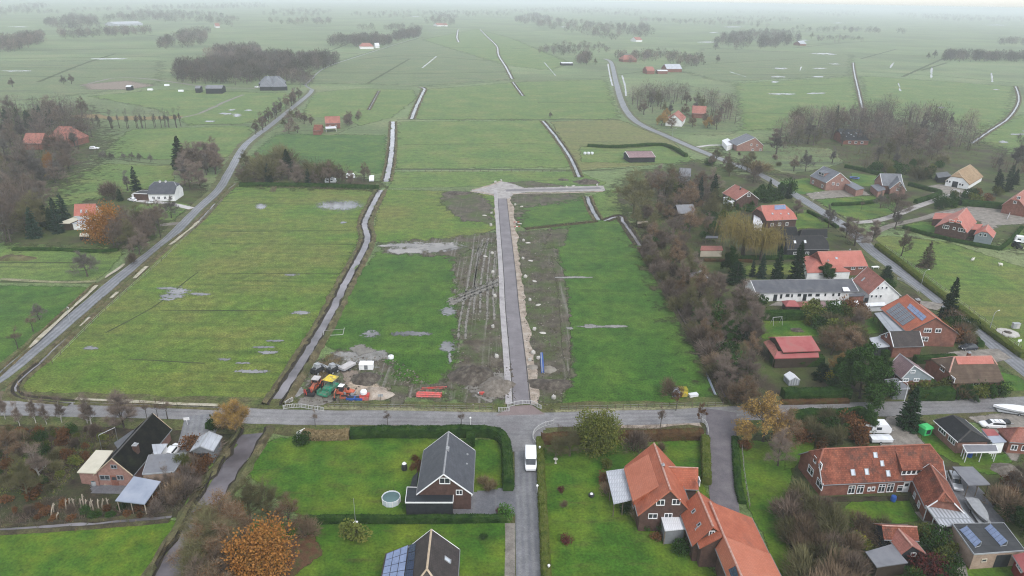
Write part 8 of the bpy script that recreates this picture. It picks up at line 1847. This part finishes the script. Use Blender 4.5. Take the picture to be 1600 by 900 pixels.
p = G((556, 822)); r = thing('pole', 'thin pole with a blue and white box at its foot by the dividing hedge', 'pole', p); MB().tube((0, 0, 0), (0, 0, 5.6), .05, .03).local('mast', 'zinc', r); MB().box(-.35, .35, -.3, .3, 0, .75, taper=.04).local('foot_box', 'corr_blue', r); MB().box(-.38, .38, -.33, .33, .75, .85, taper=.05).local('box_lid', 'white_paint', r)
for (x, y), lab in [((843, 710), 'white garden lamp in the street hedge near the van'), ((839, 771), 'pinkish white post lamp on the street edge below the van'), ((857, 897), 'white garden lamp in the street hedge at the lower edge'), ((735, 664), 'white reflector post behind the grey house')]:
 p = G((x, y)); r = thing('garden_lamp', lab, 'lamp', p); MB().tube((0, 0, 0), (0, 0, 1.5), .05).local('post', 'white_paint', r); MB().lathe([(.06, 0), (.2, .1), (.22, .3), (.08, .45)], 10, (0, 0, 1.45)).local('lamp_head', 'lamp_clear', r)
for (x, y), lab, m_ in [((293, 664), 'white wooden sign post at the farm drive mouth', 'white_paint'), ((1591, 540), 'small white road sign on the verge at the right edge', 'car_white'), ((595, 627), 'grey notice board on the site edge', 'zinc'), ((1183, 640), 'white road sign at the drive mouth trees', 'car_white')]:
 p = G((x, y)); r = thing('sign_post', lab, 'sign', p, .2); MB().tube((0, 0, 0), (0, 0, 1.7), .05).local('post', 'timber' if m_ == 'zinc' else m_, r); MB().box(-.55, .55, -.03, .03, 1.15, 1.75).local('board', m_, r)
# pale stakes and tree stumps in the wild garden
for i, (x, y, lean) in enumerate([(104, 797, .1), (110, 794, .12), (117, 793, -.05), (127, 793, .06), (131, 790, .08), (135, 795, .1), (142, 797, .15), (146, 796, -.03), (154, 794, .12), (160, 797, .2), (171, 795, -.05), (88, 812, .5), (80, 806, .3), (84, 800, .15)]):
 p = G((x, y)); r = thing('stake', 'pale pollard stake in the row before the blue-grey carport', 'stake', p, rnd.uniform(-.6, .6), 'pale stakes of the wild garden'); h_ = rnd.uniform(1.7, 2.6)
 MB().path([(0, 0, -.1), (lean * h_ * .4, 0, h_ * .5), (lean * h_, .05, h_)], [.13, .11, .09], 6).local('stem', 'timber_pale', r); MB().path([(lean * h_ * .7, 0, h_ * .7), (lean * h_ * .7 + .25, .1, h_ * .86)], .06, 5).local('branch_stub', 'timber_pale', r)
for i, (x, y) in enumerate([(235, 782), (245, 779), (252, 782), (240, 790), (262, 774), (274, 783)]):
 p = G((x, y)); r = thing('stake', 'thin pale stake among the reddish shrubs by the canal', 'stake', p, rnd.uniform(0, 3), 'thin stakes by the canal'); MB().path([(0, 0, -.1), (.1, 0, .8), (.25, .05, 1.5)], [.08, .07, .05], 5).local('stem', 'timber_pale', r)
p = G((148, 758)); r = thing('barrel', 'grey-green water barrel at the pink brick gable', 'barrel', p); MB().lathe([(.42, 0), (.48, .4), (.44, .9)], 14).local('body', 'zinc', r); MB().lathe([(.38, .905), (.05, .906)], 14).local('water', 'pool_liner', r)
for (x, y), lab in [((1395, 783), 'blue barrel at the farmhouse door'), ((1514, 714), 'blue barrel under the bungalow porch')]:
 p = G((x, y)); r = thing('barrel', lab, 'barrel', p); MB().lathe([(.4, 0), (.46, .3), (.46, .8), (.4, 1.1)], 14).local('body', 'plastic_blue', r); MB().lathe([(.36, 1.1), (.3, 1.16)], 12).local('lid', 'plastic_blue', r)
p = G((632, 734)); r = thing('garden_grill', 'dark garden oven with white top in the bed left of the grey house', 'grill', p); MB().lathe([(.5, 0), (.55, .5), (.5, 1.0), (.35, 1.3)], 12).local('body', 'dark_metal', r); MB().lathe([(.3, 1.3), (.42, 1.36), (.1, 1.7)], 12).local('lid', 'white_paint', r)
# pool
p = G((611.5, 784)); r = thing('pool', 'round above-ground garden pool with pale wall on the lawn', 'pool', p); Rp = 1.55
MB().lathe([(Rp, 0), (Rp, 1.1), (Rp - .06, 1.1), (Rp - .06, .05)], 28).local('pool_wall', 'pool_wall', r); MB().lathe([(Rp + .03, 1.08), (Rp + .03, 1.12), (Rp - .05, 1.12), (Rp - .05, 1.08)], 28, caps=False).local('rim', 'car_white', r); m = MB(); m.face([(Rp * .97 * math.cos(2 * PI * k / 28), Rp * .97 * math.sin(2 * PI * k / 28), .92) for k in range(28)]); m.local('water', water('pool_water', (.10, .17, .17)), r)
for k in range(10): a = 2 * PI * k / 10; MB().box(-.05, .05, -.05, .05, 0, 1.12, Matrix.Translation((Rp * 1.02 * math.cos(a), Rp * 1.02 * math.sin(a), 0))).local('post', 'white_paint', r)
MB().tube((.2, 1.6, .2), (.2, 1.6, 1.7), .03).tube((.6, 1.6, .2), (.6, 1.6, 1.7), .03).tube((.2, 1.6, 1.1), (.6, 1.6, 1.1), .03).tube((.2, 1.6, .7), (.6, 1.6, .7), .03).local('ladder', 'dark_metal', r)
p = G((653, 798)); r = thing('planter', 'small white planter box at the dark garage corner', 'planter', (p.x - 1.3, p.y, 0)); MB().box(-.4, .4, -.25, .25, 0, .4, taper=-.04).local('box', 'white_paint', r); MB().box(-.34, .34, -.2, .2, .38, .43).local('soil', 'soil', r)
# animals: sheep
def sheep(label, px, rz):
 p = G(px); vs = [(0, 0, .62), (.32, 0, .66), (.52, 0, .78), (.66, 0, .92), (.82, 0, .84), (-.38, 0, .62), (-.52, 0, .5)]; ed = [(0, 1), (1, 2), (2, 3), (3, 4), (0, 5), (5, 6)]; rad = [.3, .27, .15, .13, .08, .28, .06]
 for x in (.3, -.36):
  for y in (-1, 1):
   b = 1 if x > 0 else 5; i = len(vs); vs += [(x, y * .14, .38), (x + (.02 if x > 0 else -.05), y * .14, .2), (x, y * .14, .02)]; ed += [(b, i), (i, i + 1), (i + 1, i + 2)]; rad += [.11, .05, .045]
 me = bpy.data.meshes.new('sheep'); me.from_pydata(vs, ed, []); me.materials.append(MAT['wool'])
 o = bpy.data.objects.new('sheep', me); C.objects.link(o); o.location = (p.x, p.y, 0); o.rotation_euler = (0, 0, rz); o.scale = (1.25, 1.25, 1.25)
 md = o.modifiers.new('body', 'SKIN'); md.use_smooth_shade = True
 for v, rr in zip(me.skin_vertices[0].data, rad): v.radius = (rr, rr)
 me.skin_vertices[0].data[0].use_root = True
 s2 = o.modifiers.new('round', 'SUBSURF'); s2.levels = s2.render_levels = 1
 return tag(o, label, 'sheep')
sheep('white sheep standing higher up in the pasture', (1519, 408), .4); sheep('white sheep standing lower and further right in the pasture', (1563, 416), 3.0)
for x, lab in [(914, 'leftmost white wrapped bale on the compound lawn'), (919.5, 'middle white wrapped bale on the compound lawn'), (925, 'rightmost white wrapped bale on the compound lawn')]:
 p = G((x, 241)); r = thing('bale', lab, 'bale', p, .3); MB().lathe([(.7, 0), (.85, .12), (.85, 1.1), (.7, 1.25)], 14).local('wrapping', 'tarp', r)
# garden things
p = G((1335, 280)); r = thing('trampoline', 'blue round trampoline on the lawn behind the new houses', 'trampoline', p); m = MB(); loft(m, [[(q * math.cos(2 * PI * k / 20), q * math.sin(2 * PI * k / 20), z) for k in range(20)] for q, z in ((2.3, .8), (2.35, .9), (1.7, .92), (1.65, .84))]); m.local('rim', 'plastic_blue', r); m = MB(); m.face([(1.68 * math.cos(2 * PI * k / 20), 1.68 * math.sin(2 * PI * k / 20), .88) for k in range(20)]); m.local('mat', 'rubber', r)
for k in range(6): a = k * PI / 3; MB().tube((2.2 * math.cos(a), 2.2 * math.sin(a), 0), (2.2 * math.cos(a), 2.2 * math.sin(a), .85), .05).local('leg', 'zinc', r)
p = G((1444, 678)); r = thing('play_hut', 'bright green little play hut on the lawn by the spruce', 'play hut', p, .3); MB().box(-.9, .9, -.8, .8, .1, 1.7).local('wall', 'plastic_green', r); MB().box(-1.1, 1.1, -1.0, 1.0, 1.7, 2.1, taper=.35).local('roof', 'plastic_green', r); MB().box(-.5, .5, -.84, -.8, .5, 1.4).local('window', 'glass', r); MB().box(-.3, .3, .8, .84, .12, 1.4).local('door', 'planks_dark', r)
p = G((1574, 521)); r = thing('stone_ring', 'pale octagonal ring bench of stone at the right road', 'ring bench', p); m = MB(); loft(m, [[(q * math.cos(2 * PI * k / 8), q * math.sin(2 * PI * k / 8), z) for k in range(8)] for q, z in ((2.8, 0), (2.8, .35), (1.1, .4), (1.1, .1))]); m.local('ring', 'stone_pale', r); MB().lathe([(1.0, 0), (.9, .45), (.3, .6)], 10).local('core', 'heap_dark', r)
p = G((1586, 513)); r = thing('switch_box', 'pale grey switch cabinet behind the stone ring', 'cabinet', p); MB().box(-.9, .9, -.4, .4, .1, 1.5).local('body', 'concrete_pale', r); MB().box(-1.0, 1.0, -.5, .5, 1.5, 1.62, taper=.05).local('lid', 'zinc', r); MB().box(-.8, .0, -.43, -.4, .2, 1.4).local('door', 'zinc', r)
p = G((1213, 507)); r = thing('swing_frame', 'white swing frame on the lawn above the red barn', 'swing', p, .2)
for x in (-1.3, 1.3): MB().tube((x, -.8, 0), (x, 0, 2.2), .05).tube((x, .8, 0), (x, 0, 2.2), .05).local('leg', 'rail_white', r)
MB().tube((-1.4, 0, 2.2), (1.4, 0, 2.2), .06).local('beam', 'rail_white', r); MB().tube((-.3, 0, 2.2), (-.3, 0, .5), .015).tube((.3, 0, 2.2), (.3, 0, .5), .015).box(-.35, .35, -.1, .1, .46, .5).local('seat', 'timber', r)
p = G((924, 776)); r = thing('garden_globe', 'black and white round garden planter on the lawn', 'planter', p); MB().lathe([(.25, 0), (.5, .2), (.55, .45), (.45, .6)], 12).local('bowl', 'dark_metal', r); MB().lathe([(.3, .6), (.2, .75), (.05, .8)], 10).local('ball', 'white_paint', r)
p = G((868, 724)); r = thing('garden_globe', 'pale stone bird bath on the red leaf carpet', 'bird bath', p); MB().lathe([(.25, 0), (.12, .3), (.12, .8), (.4, .95), (.42, 1.0)], 12).local('bowl', 'stone_pale', r)
r = thing('panel', 'white leaning board at the left end of the straw hedge', 'board', G((471, 683)), .9); MB().box(-1.0, 1.0, -.05, .05, 0, 1.6).local('board', 'white_paint', r); MB().tube((0, 0, 1.4), (0, 1.0, 0), .05).local('strut', 'timber', r)
r = thing('goal_frame', 'tilted pale net frame on the lush field beside the ditch', 'frame', G((522, 524)), .15); MB().tube((-2.6, 0, .1), (2.2, 0, .1), .06).tube((2.2, 0, .1), (2.7, 0, 2.0), .07).tube((-2.6, 0, .1), (-2.5, .6, 1.2), .05).local('frame', 'rail_white', r); MB().tube((-2.5, .6, 1.2), (2.6, .3, 1.5), .03).local('cross_bar', 'concrete_pale', r)
loc, rz = frame_at((1062, 618), (1075, 618)); r = thing('crate', 'yellow crate standing in the lush field corner', 'crate', G((1066.5, 618)), .05); MB().box(-.85, .85, -.8, .8, .1, 1.7).local('body', 'paint_yellow', r); MB().box(-.9, .9, -.85, .85, 1.7, 1.8).local('lid', 'leaf_yellow', r); MB().box(-.8, .8, -.75, .75, 0, .1).local('pallet', 'timber', r)
r = thing('crate', 'pale blue tank crate left of the yellow crate', 'crate', G((1056, 618)), -.05); MB().box(-.85, .85, -.8, .8, .12, 1.6, taper=.05).local('tank', 'corr_blue', r); m = MB(); [m.box(-.9, .9, -.85, -.81, z, z + .06).box(-.9, .9, .81, .85, z, z + .06) for z in (.3, .8, 1.3)]; m.local('cage', 'zinc', r); MB().box(-.9, .9, -.85, .85, 0, .12).local('pallet', 'timber', r)
r = thing('crate', 'flat white box right of the yellow crate', 'crate', G((1083, 619)), .3); MB().box(-1.0, 1.0, -.5, .5, 0, .55, taper=.03).local('body', 'car_white', r); MB().box(-1.04, 1.04, -.54, .54, .55, .62).local('lid', 'tarp', r)
for (x, y), lab in [((235, 141), 'far white trough on the muddy lane, left one'), ((261, 134), 'far white trough on the muddy lane, upper one'), ((283, 143), 'far white trough on the muddy lane, right one')]:
 r = thing('trough', lab, 'trough', G((x, y)), .1); MB().box(-2.2, 2.2, -1.2, 1.2, 0, 1.4, taper=.15).local('body', 'car_white', r); MB().box(-1.9, 1.9, -.9, .9, 1.4, 1.45).local('cover', 'tarp', r)
for (x, y), lab in [((1582, 689), 'white gas bottle at the brown brick house'), ((1592, 692), 'second white gas bottle nearest the right edge')]:
 r = thing('gas_bottle', lab, 'bottle', G((x, y))); MB().lathe([(.4, 0), (.45, .2), (.45, .9), (.2, 1.1)], 12).local('body', 'car_white', r); MB().lathe([(.08, 1.1), (.08, 1.25)], 8).local('valve', 'steel', r)
r = thing('garden_table', 'white garden table by the road corner of the wide salmon house', 'table', G((1367, 420)), .2); MB().box(-1.2, 1.2, -.6, .6, .7, .78).local('table_top', 'white_paint', r)
for x in (-1, 1):
 for y in (-.45, .45): MB().tube((x, y, 0), (x, y, .7), .05).local('leg', 'white_paint', r)
r = thing('glass_roof_frame', 'metal frame of poles on the rear roof side of the black farm', 'frame', G((172, 697)), .9); MB().path([(-1.5, 0, 0), (-1.5, 0, 3.2), (1.5, 0, 3.4), (1.5, 0, 0)], .05).path([(-.5, 0, 3.25), (-.7, 1.4, 2.6)], .05).path([(.7, 0, 3.35), (.5, 1.4, 2.6)], .05).local('pole', 'steel', r)

# ---------------------------------------------------------------- air, sky, sun
me = MB().box(-29000, 29000, -29000, 29000, -1, 84)
hm = bpy.data.materials.new('haze'); hm.use_nodes = True; nt = hm.node_tree; nt.nodes.clear()
ho = nt.nodes.new('ShaderNodeOutputMaterial'); hv = nt.nodes.new('ShaderNodeVolumePrincipled'); hv.inputs['Density'].default_value = HAZE; hv.inputs['Color'].default_value = (.86, .91, .945, 1); hv.inputs['Anisotropy'].default_value = .0
nt.links.new(hv.outputs[0], ho.inputs['Volume'])
tag(me.build('haze', hm), kind='stuff')
w = bpy.data.worlds.new('World'); S.world = w; w.use_nodes = True; nt = w.node_tree; bg = nt.nodes['Background']
sk = nt.nodes.new('ShaderNodeTexSky'); sk.sky_type = 'NISHITA'; sk.sun_disc = False; sk.sun_elevation = math.radians(SUN_EL); sk.sun_rotation = math.radians(SUN_ROT); sk.air_density = 1.0; sk.dust_density = 1.0; sk.ozone_density = 1.0
hs = nt.nodes.new('ShaderNodeHueSaturation'); hs.inputs['Saturation'].default_value = .32
nt.links.new(sk.outputs[0], hs.inputs['Color']); nt.links.new(hs.outputs[0], bg.inputs[0]); bg.inputs[1].default_value = SKY
sl = bpy.data.lights.new('sun', 'SUN'); sl.energy = SUN; sl.angle = math.radians(25); sl.color = (1, .97, .93); so = bpy.data.objects.new('sun', sl); C.objects.link(so)
az = math.radians(SUN_ROT); el = math.radians(SUN_EL); dv = Vector((math.sin(az) * math.cos(el), math.cos(az) * math.cos(el), math.sin(el)))
so.rotation_euler = dv.to_track_quat('Z', 'Y').to_euler(); so.location = dv * 300
for o in list(bpy.data.objects):
 if '_q' in o: del o['_q']
V = S.view_settings; V.view_transform = 'Standard'; V.look = 'None'; V.exposure = EXPO; V.gamma = 1.0; V.use_curve_mapping = False
cy = S.cycles; S.render.engine = 'CYCLES'
cy.max_bounces = 4; cy.diffuse_bounces = 1; cy.glossy_bounces = 2; cy.transmission_bounces = 2; cy.volume_bounces = 1; cy.transparent_max_bounces = 24
cy.use_denoising = True; cy.denoiser = 'OPENIMAGEDENOISE'; cy.denoising_prefilter = 'NONE'; cy.use_adaptive_sampling = False; cy.caustics_reflective = False; cy.caustics_refractive = False
S.render.use_persistent_data = False; cy.filter_width = 1.15
